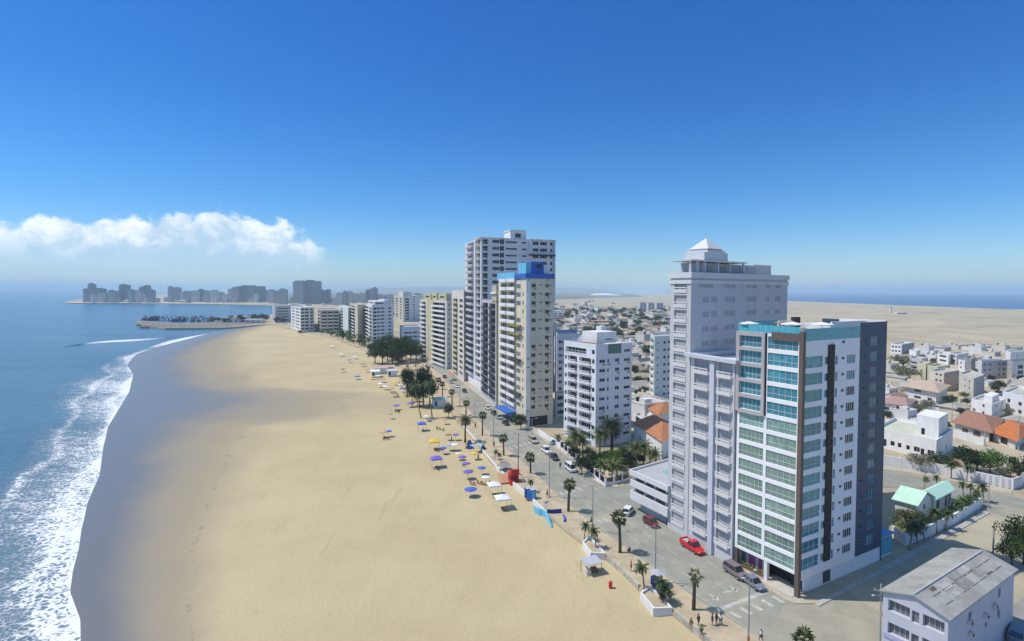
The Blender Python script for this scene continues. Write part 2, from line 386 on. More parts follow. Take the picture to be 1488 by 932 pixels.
for y in YS:
    s=shore0(y); p=prom(y); wx=wet(y); r=[]
    for j in range(66):
        if j<6: t=-(6-j)/6*.08
        else: t=(j-6)/59
        x=s+(p-s)*t
        z=-1.98+(1.38)*max(0,t)**.8 if t>=0 else -1.98+t*12
        if y>560 and t>.3: z+=.05*math.sin(x*.11+y*.07)*min(1,(t-.3)*4)*(1 if t<.97 else 0)
        r.append(G(x,y,z))
        d=(x-wx-8)/(max(14,(wx-s)*1.15))
        wa.append(max(0,min(1,.5-d*.62)))
    rows.append(r)
bb=MB(); bb.grid(rows); o_=bb.build('beach',m,smooth=True); struct(o_)
a=o_.data.attributes.new('wet','FLOAT','POINT'); a.data.foreach_set('value',wa)
# land
m,nt,b=newmat('dry_ground')
n_=noise(nt,.012,8,.68); n2=noise(nt,.09,6,.65); n3=noise(nt,.0016,6,.6,stretch=(1,2.2,1))
c=mixc(nt,mrange(nt,n_,.3,.7),(.36,.3,.21),(.5,.43,.31))
c=mixc(nt,mrange(nt,n2,.5,.72,0,.55),c,(.28,.225,.15))
c=mixc(nt,mrange(nt,n3,.5,.7,0,.5),c,(.33,.29,.22))
c=mixc(nt,mrange(nt,noise(nt,.006,6,.7,stretch=(1,2.5,1)),.56,.66,0,.8),c,(.19,.165,.1))
c=mixc(nt,mrange(nt,noise(nt,.02,5,.7,stretch=(.25,2.2,1)),.6,.66,0,.6),c,(.24,.2,.13))
L(nt,c,b.inputs['Base Color']); b.inputs['Roughness'].default_value=.95; b.inputs['Specular IOR Level'].default_value=.1
LAND=m
pl=[G(prom(y),y) for y in (3000,1400,1100,1000,960)+tuple(range(932,520,-8))+tuple(range(520,469,-4))]
pl+=[G(x,y) for x,y in ((383,471.5),(330,476),(240,477),(208,473),(196,468),(205,466),(260,470),(310,468.5),(330,464),(385,461),(397,456),(399,444),(360,443),(300,442),(200,440.5),(120,439.5),(100,440.5),(94,438.5),(118,435),(180,430),(300,426.5),(380,425))]
pl+=[Vector((-3800,9000,0)),Vector((-4500,14000,0)),Vector((2600,14000,0))]
pl+=[G(x,y) for x,y in ((905,424.6),(960,426.5),(1040,431.5),(1140,437.3),(1300,443.5),(1488,450.3),(1700,460),(2300,490))]
pl+=[Vector((600,-300,0)),Vector((60,-300,0))]
lm=MB(); lm.poly([(p.x,p.y,-.06) for p in pl]); lm2=lm
lo=lm.build('ground',LAND); struct(lo)
# skirts so the land has an edge above the water
sk=MB()
for a_,b_ in zip(pl,pl[1:]): sk.poly([(a_.x,a_.y,-3),(b_.x,b_.y,-3),(b_.x,b_.y,-.06),(a_.x,a_.y,-.06)])
struct(sk.build('shore',LAND))
def strip(name,fa,fb,ys,z,mat,z0=None,n=2):
    mb=MB(); rows=[]
    for y in ys:
        xa,xb=fa(y),fb(y); rows.append([G(xa+(xb-xa)*k/(n-1),y,0)+Vector((0,0,z)) for k in range(n)])
    mb.grid(rows)
    if z0 is not None:
        for e in (0,n-1):
            for r0,r1 in zip(rows,rows[1:]):
                a,b=r0[e],r1[e]; mb.poly([(a.x,a.y,z0),(b.x,b.y,z0),b,a])
        for r0 in (rows[0],rows[-1]):
            for a,b in zip(r0,r0[1:]): mb.poly([(a.x,a.y,z0),(b.x,b.y,z0),b,a])
    return mb.build(name,mat)
m,nt,b=newmat('old_asphalt')
c=mixc(nt,mrange(nt,noise(nt,.25,6,.65),.3,.7),(.245,.245,.205),(.305,.303,.255))
c=mixc(nt,mrange(nt,noise(nt,.05,6,.7),.5,.68,0,.75),c,(.42,.37,.265))
c=mixc(nt,mrange(nt,noise(nt,.8,3,.6,stretch=(1,.3,1)),.6,.7,0,.35),c,(.15,.145,.13))
L(nt,c,b.inputs['Base Color']); b.inputs['Roughness'].default_value=.92; b.inputs['Specular IOR Level'].default_value=.2; asph=m
RY=[490,495,500,505,510,515,520,525,530,535,540,545,550,555,560,567,575,582,590,600,607,614,620,625,633,640,650,660,675,690,700,708,717,730,745,755,765,779,790,800,810,821,831,845,855,872,890,905,919,932,1000,1200,1800]
struct(strip('road',lk,rk,RY,-.03,asph))
promm=M('promenade_paving',(.46,.38,.26),.9,.2,.35)
struct(strip('promenade',lambda y:prom(y)+1.5,lambda y:lk(y)-.1,RY,.1,promm,-.1))
sidem=M('sidewalk_paving',(.44,.39,.31),.9,.16,.5)
def band(y): 
    return rk(y)+ (26 if y>745 else 18)*(y-421)/400
struct(strip('sidewalk',rk,band,[738,745,755,765,779,790,800,810,821,831,845,855,872,878],.1,sidem,-.1))
struct(strip('sidewalk',rk,lambda y:rk(y)+24*(y-421)/400,[560,567,575,582,590,600,614,625,633,640,650,660,675,690,700,708],.1,sidem,-.1))
# side street and back streets
def gpoly(name,pts,z,mat,z0=None):
    mb=MB(); P=[G(x,y) for x,y in pts]
    if z0 is None: mb.poly([(p.x,p.y,z) for p in P])
    else: mb.prism([(p.x,p.y) for p in P],z0,z,bottom=False)
    return struct(mb.build(name,mat))
sandroad=M('sandy_street',(.41,.365,.265),.95,.14,.15)
gpoly('side_street',[(1105,934),(1190,878),(1240,852),(1300,820),(1360,787),(1437,744),(1640,790),(1500,960),(1300,1100)],-.024,sandroad)
gpoly('side_street',[(1118,1010),(1108,934),(1142,874),(1190,878),(1230,858),(1300,905),(1345,960),(1330,1060)],-.0215,M('dusty_asphalt',(.335,.31,.24),.95,.16,.2))
gpoly('back_street',[(1180,690),(1275,708),(1340,710),(1437,744),(1620,800),(1620,760),(1467,720),(1275,681),(1200,664)],-.018,asph)
gpoly('back_street',[(1385,640),(1440,665),(1520,700),(1560,695),(1400,632)],-.02,sandroad)
gpoly('back_street',[(1372,607),(1420,580),(1446,584),(1400,615),(1385,622)],-.022,sandroad)
gpoly('cross_street',[(884,708),(930,703),(985,690),(1010,700),(960,728),(946,745)],-.026,asph)
gpoly('yard',[(1395,930),(1490,866),(1640,930),(1640,1100),(1420,1100)],-.012,M('yard_concrete',(.3,.29,.27),.9,.2,.3))
gpoly('kerb',[(1190,882),(1243,854),(1303,822),(1363,789),(1439,746),(1434,741),(1357,784),(1297,816),(1237,849),(1184,877)],.12,concrete,-.1)
# markings
paint=M('road_paint',(.47,.46,.42),.85,.3,1.5)
mk=MB()
def lane(fr,y0,y1,dash=3.,gap=4.,w=.14):
    Pa=[]; y=y0
    while y>y1: 
        Pa.append(G(lk(y)+(rk(y)-lk(y))*fr,y)); y-=max(.5,(y-421)*.006)
    acc=0; on=True; cur=[Pa[0]]
    for a,b in zip(Pa,Pa[1:]):
        acc+=(b-a).length
        if on: cur.append(b)
        if acc>(dash if on else gap):
            if on and len(cur)>1:
                d=(cur[-1]-cur[0]).normalized(); nn=Vector((-d.y,d.x,0))*w/2
                mk.poly([(*(cur[0]-nn).xy,-.026),(*(cur[0]+nn).xy,-.026),(*(cur[-1]+nn).xy,-.026),(*(cur[-1]-nn).xy,-.026)])
            acc=0; on=not on; cur=[b]
lane(.27,845,560); lane(.75,860,560); lane(.5,862,560,3,3)
lane(.03,925,600,30,.2,.1)
lane(.5,893,866,30,.1,.14); lane(.74,884,866,30,.1,.14)
def mpoly(pts): mk.poly([(*G(x,y).xy,-.0255) for x,y in pts])
mpoly([(1040,885),(1046,888),(1130,856),(1124,853)])
for k in range(6):
    x=1058+k*15.5; y=891-k*5.6; mpoly([(x,y-2),(x+4,y-3.4),(x+21,y+6),(x+16,y+8)])
for k in range(4):
    x=866+k*9; y=756-k*2.6; mpoly([(x,y),(x+3,y-.8),(x+11,y+4),(x+8,y+5)])
for k in range(4):
    x=812+k*8; y=716-k*2.4; mpoly([(x,y),(x+3,y-.7),(x+9,y+3),(x+6,y+4)])
for k in range(5):
    x=738+k*7; y=650-k*2; mpoly([(x,y),(x+2.5,y-.6),(x+8,y+2.5),(x+5.5,y+3.2)])
for k in range(6):
    x=1430+k*6; y=724+k*2.2; mpoly([(x,y),(x+14,y-2),(x+14,y-.9),(x,y+1.3)])
mpoly([(1029,863),(1031,862),(1041,869),(1039,870)]); mpoly([(1034,870),(1043,866),(1045,873)])
mpoly([(1052,862),(1074,857),(1073,855.5),(1050,860)]); mpoly([(1060,852),(1062,851),(1074,860),(1071,861)])
struct(mk.build('road_markings',paint))
# distant hills and headland
hl=MB(); hm=M('far_hill_ground',(.2,.19,.17),.95,.2,.002)
for x0,x1,Yd,ys in ((505,880,11500,[421,419,417.8,418.6,417.6,418.2,417.4,418,417.2,417,418,417.4,417.8,418.4,418.2,420,421.6]),):
    rows=[[],[],[]]
    for k,y in enumerate(ys):
        px=x0+(x1-x0)*k/(len(ys)-1); z=ZAT(px,y,Yd)*1.05
        c=AT(px,421,Yd); rows[0].append((c.x,Yd-900,-1)); rows[1].append((c.x,Yd,max(z,0))); rows[2].append((c.x*1.1,Yd+1800,-1))
    hl.grid(rows)
struct(hl.build('hills',hm,smooth=True))
hl=MB(); rows=[[],[],[]]
for k,y in enumerate([422,420.8,420,420.4,420.1,420.5,421,421.6]):
    px=20+130*k/7; Yd=15000; c=AT(px,421,Yd); z=ZAT(px,y,Yd)
    rows[0].append((c.x,Yd-900,-3)); rows[1].append((c.x,Yd,max(z,0))); rows[2].append((c.x*1.1,Yd+1500,-3))
hl.grid(rows); struct(hl.build('headland_hills',hm,smooth=True))
fp=M('far_scrub_plain',(.16,.15,.115),.95,.4,.004)
gpoly('plain',[(398,440),(470,443),(560,446),(690,442),(800,436),(940,431),(900,425.6),(780,424.6),(600,424.2),(400,425)],-.035,fp)
gpoly('spit_ground',[(197,468.2),(206,466.4),(260,470.3),(310,468.8),(330,464.4),(380,461.6),(388,469),(330,475.6),(240,476.6),(208,472.6)],-.02,M('rubble_ground',(.22,.2,.165),.95,.3,.15))
# desert relief at the right
dn=MB(); rows=[]
for j in range(16):
    y=449.5+j*3.2; r=[]
    for i in range(40):
        px=1200+i*14; p=G(px,y)
        h=max(0,(math.sin(p.x*.021+p.y*.009)+math.sin(p.x*.011-p.y*.017+1)+.6*math.sin(p.x*.06+p.y*.03)))*1.6
        e=min(i,39-i,j*2.,(15-j)*2.)/4; r.append((p.x,p.y,-.1+h*min(1,e)))
    rows.append(r)
dn.grid(rows); struct(dn.build('terrain',LAND,smooth=True))
# ------------------------------------------------------------ buildings
def col(k,u,w,s=.9,h=1.3,rows=None,**kw): return dict(k=k,u=u,w=w,s=s,h=h,rows=rows,**kw)
WCACHE={}
def window_mesh(w,h,fm,gm,nx,ny=1,bar=.05):
    key=(round(w,2),round(h,2),fm.name,gm.name,nx,ny,bar)
    if key in WCACHE: return WCACHE[key]
    mb=MB(); mb.poly([(-w/2,0,0),(w/2,0,0),(w/2,0,h),(-w/2,0,h)],1)
    b=bar
    for k in range(nx+1):
        x=-w/2+w*k/nx; mb.box(max(-w/2,x-b/2),min(w/2,x+b/2),-.05,.02,0,h)
    for z in ([0,h-b]+([h*.36] if ny==2 else [])): mb.box(-w/2,w/2,-.06,.021,z,z+b)
    WCACHE[key]=mb.mesh('window',[fm,gm]); return WCACHE[key]
def balcony_mesh(w,p,ph,pm,style,lip=.18):
    key=(round(w,2),p,ph,pm.name,style)
    if key in WCACHE: return WCACHE[key]
    mb=MB(); mb.box(-w/2,w/2,-p,.35,-.12,.06)
    if style=='solid':
        mb.box(-w/2,w/2,-p,-p+.12,.06,ph)
        for s in (-1,1): mb.box(s*w/2-(.12 if s>0 else 0),s*w/2+(.12 if s<0 else 0),-p+.12,0,.06,ph)
    elif style=='slot':
        mb.box(-w/2,w/2,-p,-p+.1,.06,ph*.55); mb.box(-w/2,w/2,-p,-p+.1,ph*.8,ph)
        for x in (-w/2,-.06,w/2-.12): mb.box(x,x+.12,-p,-p+.11,ph*.55,ph*.8)
    else:
        mb.box(-w/2,w/2,-p,-p+.05,ph-.06,ph)
        n=max(3,int(w/.5))
        for k in range(n+1):
            x=-w/2+.02+(w-.08)*k/n; mb.box(x,x+.04,-p,-p+.04,.06,ph-.06)
        if style=='glass': mb.poly([(-w/2,-p+.02,.06),(w/2,-p+.02,.06),(w/2,-p+.02,ph-.06),(-w/2,-p+.02,ph-.06)],1)
    WCACHE[key]=mb.mesh('balcony',[pm,grail if style=='glass' else pm]); return WCACHE[key]
def wall_holes(mb,p0,p1,z0,z1,holes,mw=0,mr=0,mback=None):
    p0,p1=V2(p0),V2(p1); e=p1-p0; Ln=e.length; e=e/Ln; inn=Vector((-e.y,e.x))
    def P(u,z,d=0): return (p0.x+e.x*u+inn.x*d,p0.y+e.y*u+inn.y*d,z)
    us=sorted({0,round(Ln,4)}|{round(x,4) for h in holes for x in h[:2]}); zs=sorted({round(z0,4),round(z1,4)}|{round(x,4) for h in holes for x in h[2:4]})
    # row-merged cells
    for za,zb in zip(zs,zs[1:]):
        zc=(za+zb)/2; start=None
        for ua,ub in zip(us,us[1:]):
            uc=(ua+ub)/2; inside=any(h[0]<uc<h[1] and h[2]<zc<h[3] for h in holes)
            if inside:
                if start is not None: mb.poly([P(start,za),P(ua,za),P(ua,zb),P(start,zb)],mw); start=None
            elif start is None: start=ua
        if start is not None: mb.poly([P(start,za),P(us[-1],za),P(us[-1],zb),P(start,zb)],mw)
    for u0,u1,a,b,d in holes:
        mb.poly([P(u0,a),P(u0,b),P(u0,b,d),P(u0,a,d)][::-1],mr); mb.poly([P(u1,a,d),P(u1,b,d),P(u1,b),P(u1,a)][::-1],mr)
        mb.poly([P(u0,a,d),P(u1,a,d),P(u1,a),P(u0,a)][::-1],mr); mb.poly([P(u0,b),P(u1,b),P(u1,b,d),P(u0,b,d)][::-1],mr)
        if mback is not None: mb.poly([P(u0,a,d+.03),P(u1,a,d+.03),P(u1,b,d+.03),P(u0,b,d+.03)],mback)
def facade(root,mb,p0,p1,z0,z1,cols,n,zb,pitch,fm,gm,mw=0,mr=0,skip=0.):
    p0,p1=V2(p0),V2(p1); e=p1-p0; Ln=e.length; rz=math.atan2(e.y,e.x); e=e/Ln; inn=Vector((-e.y,e.x))
    holes=[]; taken=[]
    for c in cols:
        for r in range(n):
            if c['rows'] is not None and r not in c['rows']: continue
            u=c['u']*Ln; w=c['w'] if c['w']>0 else -c['w']*Ln
            u0,u1=max(.05,u-w/2),min(Ln-.05,u+w/2); w=u1-u0; u=(u0+u1)/2
            a=zb+r*pitch+c['s']; b_=a+c['h']
            if b_>z1-.05 or a<z0: continue
            if skip and c['k']=='win' and R.random()<skip: continue
            d=c.get('d',1.3 if c['k']=='bal' else .16)
            holes.append((u0,u1,a,b_,d))
            h=b_-a; g=c.get('g',gm); f=c.get('f',fm)
            q=p0+e*u+inn*(d-.02)
            nm=c.get('n','window' if c['k']=='win' else 'balcony_door')
            link(nm,window_mesh(w,h,f,g,c.get('nx',max(1,round(w/.9))),c.get('ny',1),c.get('bar',.06)),root,(q.x,q.y,a),rz)
            if c['k']=='bal':
                q=p0+e*u; ov=c.get('ov',0.)
                link('balcony',balcony_mesh(w+ov,c.get('p',.5),c.get('ph',1.),c.get('pm',white),c.get('st','solid')),root,(q.x,q.y,a-.05),rz)
            if c.get('ac') and R.random()<c['ac']:
                q=p0+e*(u+w*.2)-inn*.0
                link('air_conditioner',ac_mesh(),root,(q.x,q.y,a-.75),rz)
    wall_holes(mb,p0,p1,z0,z1,holes,mw,mr)
def ac_mesh():
    if 'ac' in WCACHE: return WCACHE['ac']
    mb=MB(); mb.box(-.4,.4,-.4,-.02,0,.55); mb.box(-.25,.25,-.43,-.4,.08,.46,1)
    WCACHE['ac']=mb.mesh('air_conditioner',[offwhite,darkv]); return WCACHE['ac']
def foot4(Lp,C,Rp):
    a,b,c=[G(*p) if len(p)==2 else Vector(p) for p in (Lp,C,Rp)]
    return [V2(a),V2(b),V2(c),V2(a)+V2(c)-V2(b)]
def bld(name,label,cat,group,foot,ztop,n,zb,pitch,sea=(),side=(),wm=white,fm=None,gm=gdark,par=.9,rm=roofgrey,z0=-.1,bands=None,skip=0.,extra=(),north=(),mw2=None):
    fm=fm or wm
    root=thing(name,label,cat,(foot[1].x,foot[1].y,0),0,group)
    mb=MB(); E=[sea,side,extra,north]
    for k in range(len(foot)):
        facade(root,mb,foot[k],foot[(k+1)%len(foot)],z0,ztop,E[k] if k<4 else (),n,zb,pitch,fm,gm,(1 if (k==1 and mw2) else 0),0,skip)
    q=inset(foot,.25)
    for k in range(len(foot)):
        a,b,c,d=foot[k],foot[(k+1)%len(foot)],q[(k+1)%len(foot)],q[k]
        mb.poly([(a.x,a.y,ztop),(b.x,b.y,ztop),(c.x,c.y,ztop),(d.x,d.y,ztop)])
        mb.poly([(c.x,c.y,ztop-par),(d.x,d.y,ztop-par),(d.x,d.y,ztop),(c.x,c.y,ztop)])
    mb.build('wall',[wm,mw2 or wm],root)
    rb=MB(); rb.poly([(p.x,p.y,ztop-par) for p in inset(foot,.1)]); rb.build('roof',rm,root)
    if bands:
        bm_=MB()
        for r in range(n+1):
            z=zb+r*pitch
            if z<ztop-.3: bm_.ring([p for p in inset(foot,-bands[0])],bands[0]-.004,z-bands[1]/2,z+bands[1]/2)
        bm_.build('floor_band',bands[2],root)
    return root
def sub(root,name,foot,z0,z1,mat,top=None,cols=(),n=1,zb=0,pitch=3,gm=gdark,fm=None,roof=True):
    """a smaller block on top of or beside a building, as a part"""
    mb=MB(); par=link(name,None,root,(foot[0].x,foot[0].y,z0)) if False else None
    o=None
    ms=[mat,top or mat]
    cs=cols if isinstance(cols,dict) else {0:cols,1:cols}
    tmp=link(name,None,root,(foot[0].x,foot[0].y,z0)) if cs and any(cs.values()) else None
    for k in range(len(foot)):
        facade(tmp,mb,foot[k],foot[(k+1)%len(foot)],z0,z1,cs.get(k,()),n,z0 if zb==0 else zb,pitch,fm or mat,gm)
    mb.poly([(p.x,p.y,z1) for p in foot],1)
    o=mb.build('wall' if tmp else name,ms,None)
    p=tmp or root
    o.parent=p; o.matrix_parent_inverse=wmat(p).inverted()
    return o
def wmat(o):
    m=Matrix.LocRotScale(o.location,o.rotation_euler,None)
    return wmat(o.parent)@o.matrix_parent_inverse@m if o.parent else m
_link=link
def link(name,data,parent=None,loc=None,rz=0,local=False):
    o=bpy.data.objects.new(name,data); COL.objects.link(o)
    if loc is not None: o.location=loc
    if rz: o.rotation_euler=(0,0,rz)
    if parent:
        o.parent=parent
        if not local: o.matrix_parent_inverse=wmat(parent).inverted()
    return o
def quad(f,u0,u1,v0,v1):
    """sub-rectangle of a foot4: u along sea face L->C, v along C->R"""
    Lp,C,Rp,Dp=f
    g=lambda u,v: Lp+(C-Lp)*u+(Dp-Lp)*v
    return [g(u0,v0),g(u1,v0),g(u1,v1),g(u0,v1)]
STREET='apartment blocks along the beach road'
# ---- the new corner tower
f=foot4((1067,822),(1158,868),(1280,815)); Lp,Cp,Rp,Dp=f; ZT=40.3
U=lambda px: UF(Cp,Rp,px)
NT=thing('apartment_tower','new white corner tower with teal glass bays, brown corner pillar and dark slate end','tower',(Cp.x,Cp.y,0))
mb=MB(); zb=3.35; pit=2.62; n=14
e=Cp-Lp; FL=e.length; ef=e/FL; inn=Vector((-ef.y,ef.x)); rz=math.atan2(ef.y,ef.x)
# sea front: two bays of ribbon windows
u1=UF(Lp,Cp,1112)
cs=[]
for r in range(n):
    g=gteal if r>=9 else ggreen
    cs.append(col('win',(.045+u1-.022)/2,-(u1-.022-.045),.42,1.98,[r],g=g,nx=6,ny=2,d=.16,n='ribbon_window',bar=.035))
    cs.append(col('win',(u1+.022+.945)/2,-(.945-u1-.022),0.42,1.98,[r],g=gteal if r>=9 else ggreen,nx=5,ny=2,d=.16,n='ribbon_window',bar=.035))
facade(NT,mb,Lp,Cp,zb-.05,ZT,cs,n,zb,pit,white,gteal)
uR=U(1247); Rw=Cp+(Rp-Cp)*uR; SL=(Rp-Cp).length
def uu(px): return U(px)/uR
cs=[]
for r in range(n):
    g=gteal if r>=9 else ggreen
    cs+=[col('win',(uu(1160.5)+uu(1194))/2,-(uu(1194)-uu(1160.5)),.45,1.8,[r],g=gteal,nx=4,ny=2,d=.12,n='corner_window',bar=.035),
     col('win',uu(1199.5),1.0,.75,1.25,[r],nx=2,g=gteal,n='small_window'),
     col('win',uu(1214),.7,.55,1.45,[r],nx=1,n='narrow_window',g=gteal,ny=2),
     col('win',uu(1223.5),.85,1.25,.5,[r],nx=1,n='vent_window'),
     col('win',uu(1235),2.4,.5,1.5,[r],nx=4,n='wide_window',g=gdark if r<11 else gteal,bar=.09)]
facade(NT,mb,Cp,Rw,2.3,ZT-.9,cs,n,zb,pit,white,gdark)
fresh=M('fresh_white_paint',(.86,.86,.87),.6,.03,.3,.06)
mb.build('wall',[fresh],NT)
mb=MB(); uG=lambda px:(U(px)-uR)/(1-uR)
cs=[col('win',uG(1254),.85,1.1,.6,None,nx=1,n='vent_window',f=palegrey),col('win',uG(1268.5),2.5,.45,1.6,None,nx=3,n='slate_end_window',g=GLASS('blue_glass',(.05,.14,.2),(.1,.3,.42),.06,.6),f=palegrey)]
facade(NT,mb,Rw,Rp,2.6,ZT+1.6,cs,n,zb,pit,palegrey,gdark)
inr=-inn
# back faces and slab under the overhang
facade(NT,mb,Rp,Dp,-.1,ZT+1.6,(),n,zb,pit,white,gdark)
mb.build('slate_wall',[slate],NT)
mb=MB(); facade(NT,mb,Dp,Lp,-.1,ZT,(),n,zb,pit,white,gdark)
q=[Lp,Cp,Rp,Dp]; mb.poly([(p.x,p.y,zb-.05) for p in reversed(q)])
mb.build('back_wall',[white],NT)
rb=MB(); rb.poly([(p.x,p.y,ZT-.95) for p in inset(f,.05)]); rb.build('roof_terrace',M('terrace_paving',(.5,.47,.42),.8,.1,.5),NT)
# ground floor: plinth, recess, columns, flower boxes
pr=MB(); fr=frame((Cp.x,Cp.y,0),(Rp-Cp)); 
pr.box(2.2,SL,.25,.6,-.1,2.62); 
for k in range(6): pr.box(3.2,SL,.19,.25,.12+k*.4,.4+k*.4)
pr.v=[fr(*p) for p in pr.v]; pr.build('plinth',fresh,NT)
fr2=frame((Cp.x,Cp.y,0),(Lp-Cp),(Rp-Cp))
gb=MB(); gb.box(FL*.06,FL*.95,3.2,3.4,.1,zb-.06,0,fr2); gb.box(FL*.52,FL*.94,1.6,1.8,.1,zb-.06,1,fr2); gb.box(.3,2.6,2.4,2.6,-.1,2.6,0,fr2)
gb.build('lobby_wall',[darkv,M('lobby_glass',(.2,.22,.2),.1,.2,1,spec=.6)],NT)
for x0,x1 in ((FL*.955,FL-.02),(FL*.46,FL*.51)):
    c_=MB(); c_.box(x0,x1,.05,.6,-.05,zb-.06,0,fr2); c_.build('column',brown if x0>FL*.9 else white,NT)
c_=MB(); c_.box(FL*.02,FL*.5,-.9,2.9,-.05,.2,0,fr2); c_.build('entrance_step',M('light_paving',(.52,.5,.45),.8,.1,.6),NT)
dr=MB()
for k,m_ in enumerate((0,1,0,1,1,0)): dr.box(FL*.58+k*.62,FL*.58+k*.62+.5,1.48,1.55,.5,2.8,m_,fr2)
dr.build('curtain',[M('cream_curtain',(.6,.55,.45),.9,.1,2),M('magenta_curtain',(.45,.06,.3),.8,.2,2)],NT)
fb=MB(); fb.box(FL*.54,FL*.93,.5,1.,.1,.55,0,fr2)
fbo=fb.build('flower_box',brown,NT)
fl=MB()
for k in range(240):
    x=FL*.54+R.random()*FL*.39; y=.45+R.random()*.6; z=.55+R.random()*.45; s=.12
    a=R.random()*6.3; fl.poly([fr2(x,y,z),fr2(x+s*math.cos(a),y+s*math.sin(a),z+s),fr2(x-s*math.sin(a),y+s*math.cos(a),z+s*.4)],0 if k%3 else 1)
fl.build('flowers',[M('box_leaves',(.06,.13,.02),.8,.3,4),M('yellow_flowers',(.7,.55,.05),.7,.2,4)],fbo)
pm=MB(); pm.box(-.35,.3,-.3,.35,-.05,ZT+.55,0,fr2); pm.box(.3,FL*.44,-.25,-.004,ZT-1.,ZT+.25,0,fr2); pm.build('corner_pillar',brown,NT)
pm=MB(); pm.box(-.02,.02,.352,.55,.1,ZT-1.2,0,fr2); pm.box(FL*(1-u1)-.1,FL*(1-u1)+.12,-.06,-.004,zb+9*pit,ZT,0,fr2); pm.build('shadow_joint',black,NT)
# greige frame round the five upper left bays
gf=MB(); z1_=zb+9*pit-.05
gf.box(FL*(1-u1)+.12,FL*(1-u1)+.62,-.35,-.003,z1_,ZT+.02,0,fr2); gf.box(FL*.955,FL+.12,-.35,-.003,z1_,ZT+.02,0,fr2)
for r in range(9,15):
    za=zb+r*pit-.2 if r<14 else ZT-.75
    gf.box(FL*(1-u1)+.62,FL*.955,-.35,-.003,za if r<14 else ZT-.65,zb+r*pit+.4 if r<14 else ZT+.02,0,fr2)
gf.build('bay_frame',greige,NT)
# ornamental black strip
frS=frame((Cp.x,Cp.y,0),(Rp-Cp)); ub0,ub1=U(1201)*SL,U(1210.5)*SL
ob=MB(); ob.box(ub0,ub1,-.12,-.003,zb+.6,ZT-1.7,0,frS)
k=zb+1.
uc=(ub0+ub1)/2; hw=(ub1-ub0)/2
while k<ZT-2.6:
    for s in (-1,1):
        ob.tube([frS(uc+s*hw*.75*math.sin(t*1.2),-.15,k+t*.42) for t in (0,.5,1,1.5,2,2.6)],.05,4,1)
    k+=1.15
ob.build('ornamental_screen',[black,M('screen_scroll',(.09,.075,.07),.5,.1,3)],NT)
dd_=MB(); dd_.box(U(1203)*SL,U(1213)*SL,.1,.24,.3,2.5,0,frS); dd_.build('door',M('side_door',(.06,.065,.08),.5,.2,1),NT)
# teal glass railings
rg=MB(); 
def railing(mb,fr,x0,x1,y,z,h=1.25,step=.95):
    mb.box(x0,x1,y,y+.03,z,z+h,0,fr); k=x0
    while k<x1: mb.box(k,k+.05,y-.02,y+.05,z,z+h+.04,1,fr); k+=step
railing(rg,fr2,.4,FL,-.02,ZT+.02); railing(rg,frS,.3,uR*SL,.02,ZT-.9,1.9)
frB=frame((Lp.x,Lp.y,0),(Dp-Lp)); railing(rg,frB,0,12.5,-.1,ZT+.01,1.6)
rg.build('glass_railing',[grail,M('railing_post',(.35,.6,.65),.4,.1,2)],NT)
pw=MB(); pw.box(9.5,13.2,-1.,-.6,ZT-.95,ZT+1.5,0,frB); pw.box(uR*SL-2.5,SL-.3,3.2,3.5,ZT-.95,ZT+1.6,0,frS); pw.box(uR*SL-2.9,uR*SL-2.5,3.2,8.,ZT-.95,ZT+1.3,0,frS); pw.box(SL-.35,SL-.02,.05,8,ZT-.95,ZT+1.75,0,frS); pw.build('parapet',white,NT)
pw=MB(); pw.box(13.4,14.8,-1.4,-.5,ZT-.95,ZT+2.1,0,frB); pw.build('chimney',M('dark_flue',(.035,.025,.022),.7,.2,2),NT)
# annex
an=MB(); frA=frame((Rp.x,Rp.y,0),(Rp-Cp)); an.box(.02,4.6,.6,7,-.1,3.7,0,frA); an.box(-.3,4.9,.3,7.3,3.7,3.95,1,frA)
ao=an.build('garage_annex',[white,M('blue_roof_sheet',(.1,.28,.5),.4,.08,.6)],NT)
for x0 in (.25,2.55):
    g_=MB(); g_.box(x0,x0+2.,.5,.597,.4,3.3,0,frA); g_.build('teal_panel',grail,ao)
# things on the roof terrace
def lounger(loc,rz,label):
    t=thing('sun_lounger',label,'lounger',loc,rz,'white loungers on the tower terrace')
    a=MB(); a.box(-.33,.33,-.2,1.25,.28,.38); a.build('seat',whitef,t,local=True)
    a=MB(); a.poly([(-.33,-.2,.36),(.33,-.2,.36),(.33,-.75,.95),(-.33,-.75,.95)]); a.poly([(-.33,-.22,.3),(-.33,-.77,.89),(.33,-.77,.89),(.33,-.22,.3)]); a.build('backrest',whitef,t,local=True)
    for x in (-.3,.26):
        for y in (-.15,1.15): a=MB(); a.box(x,x+.05,y,y+.05,0,.28); a.build('leg',metalg,t,local=True)
    return t
for k in range(4):
    p=frB(1.6+k*1.75,-3.0+.0*k,ZT-.94)
    lounger(p,rz+1.2,['white lounger on the tower terrace nearest its sea corner','second white lounger from the sea corner of the tower terrace','third white lounger from the sea corner of the tower terrace','white lounger on the tower terrace nearest the wooden bar'][k])
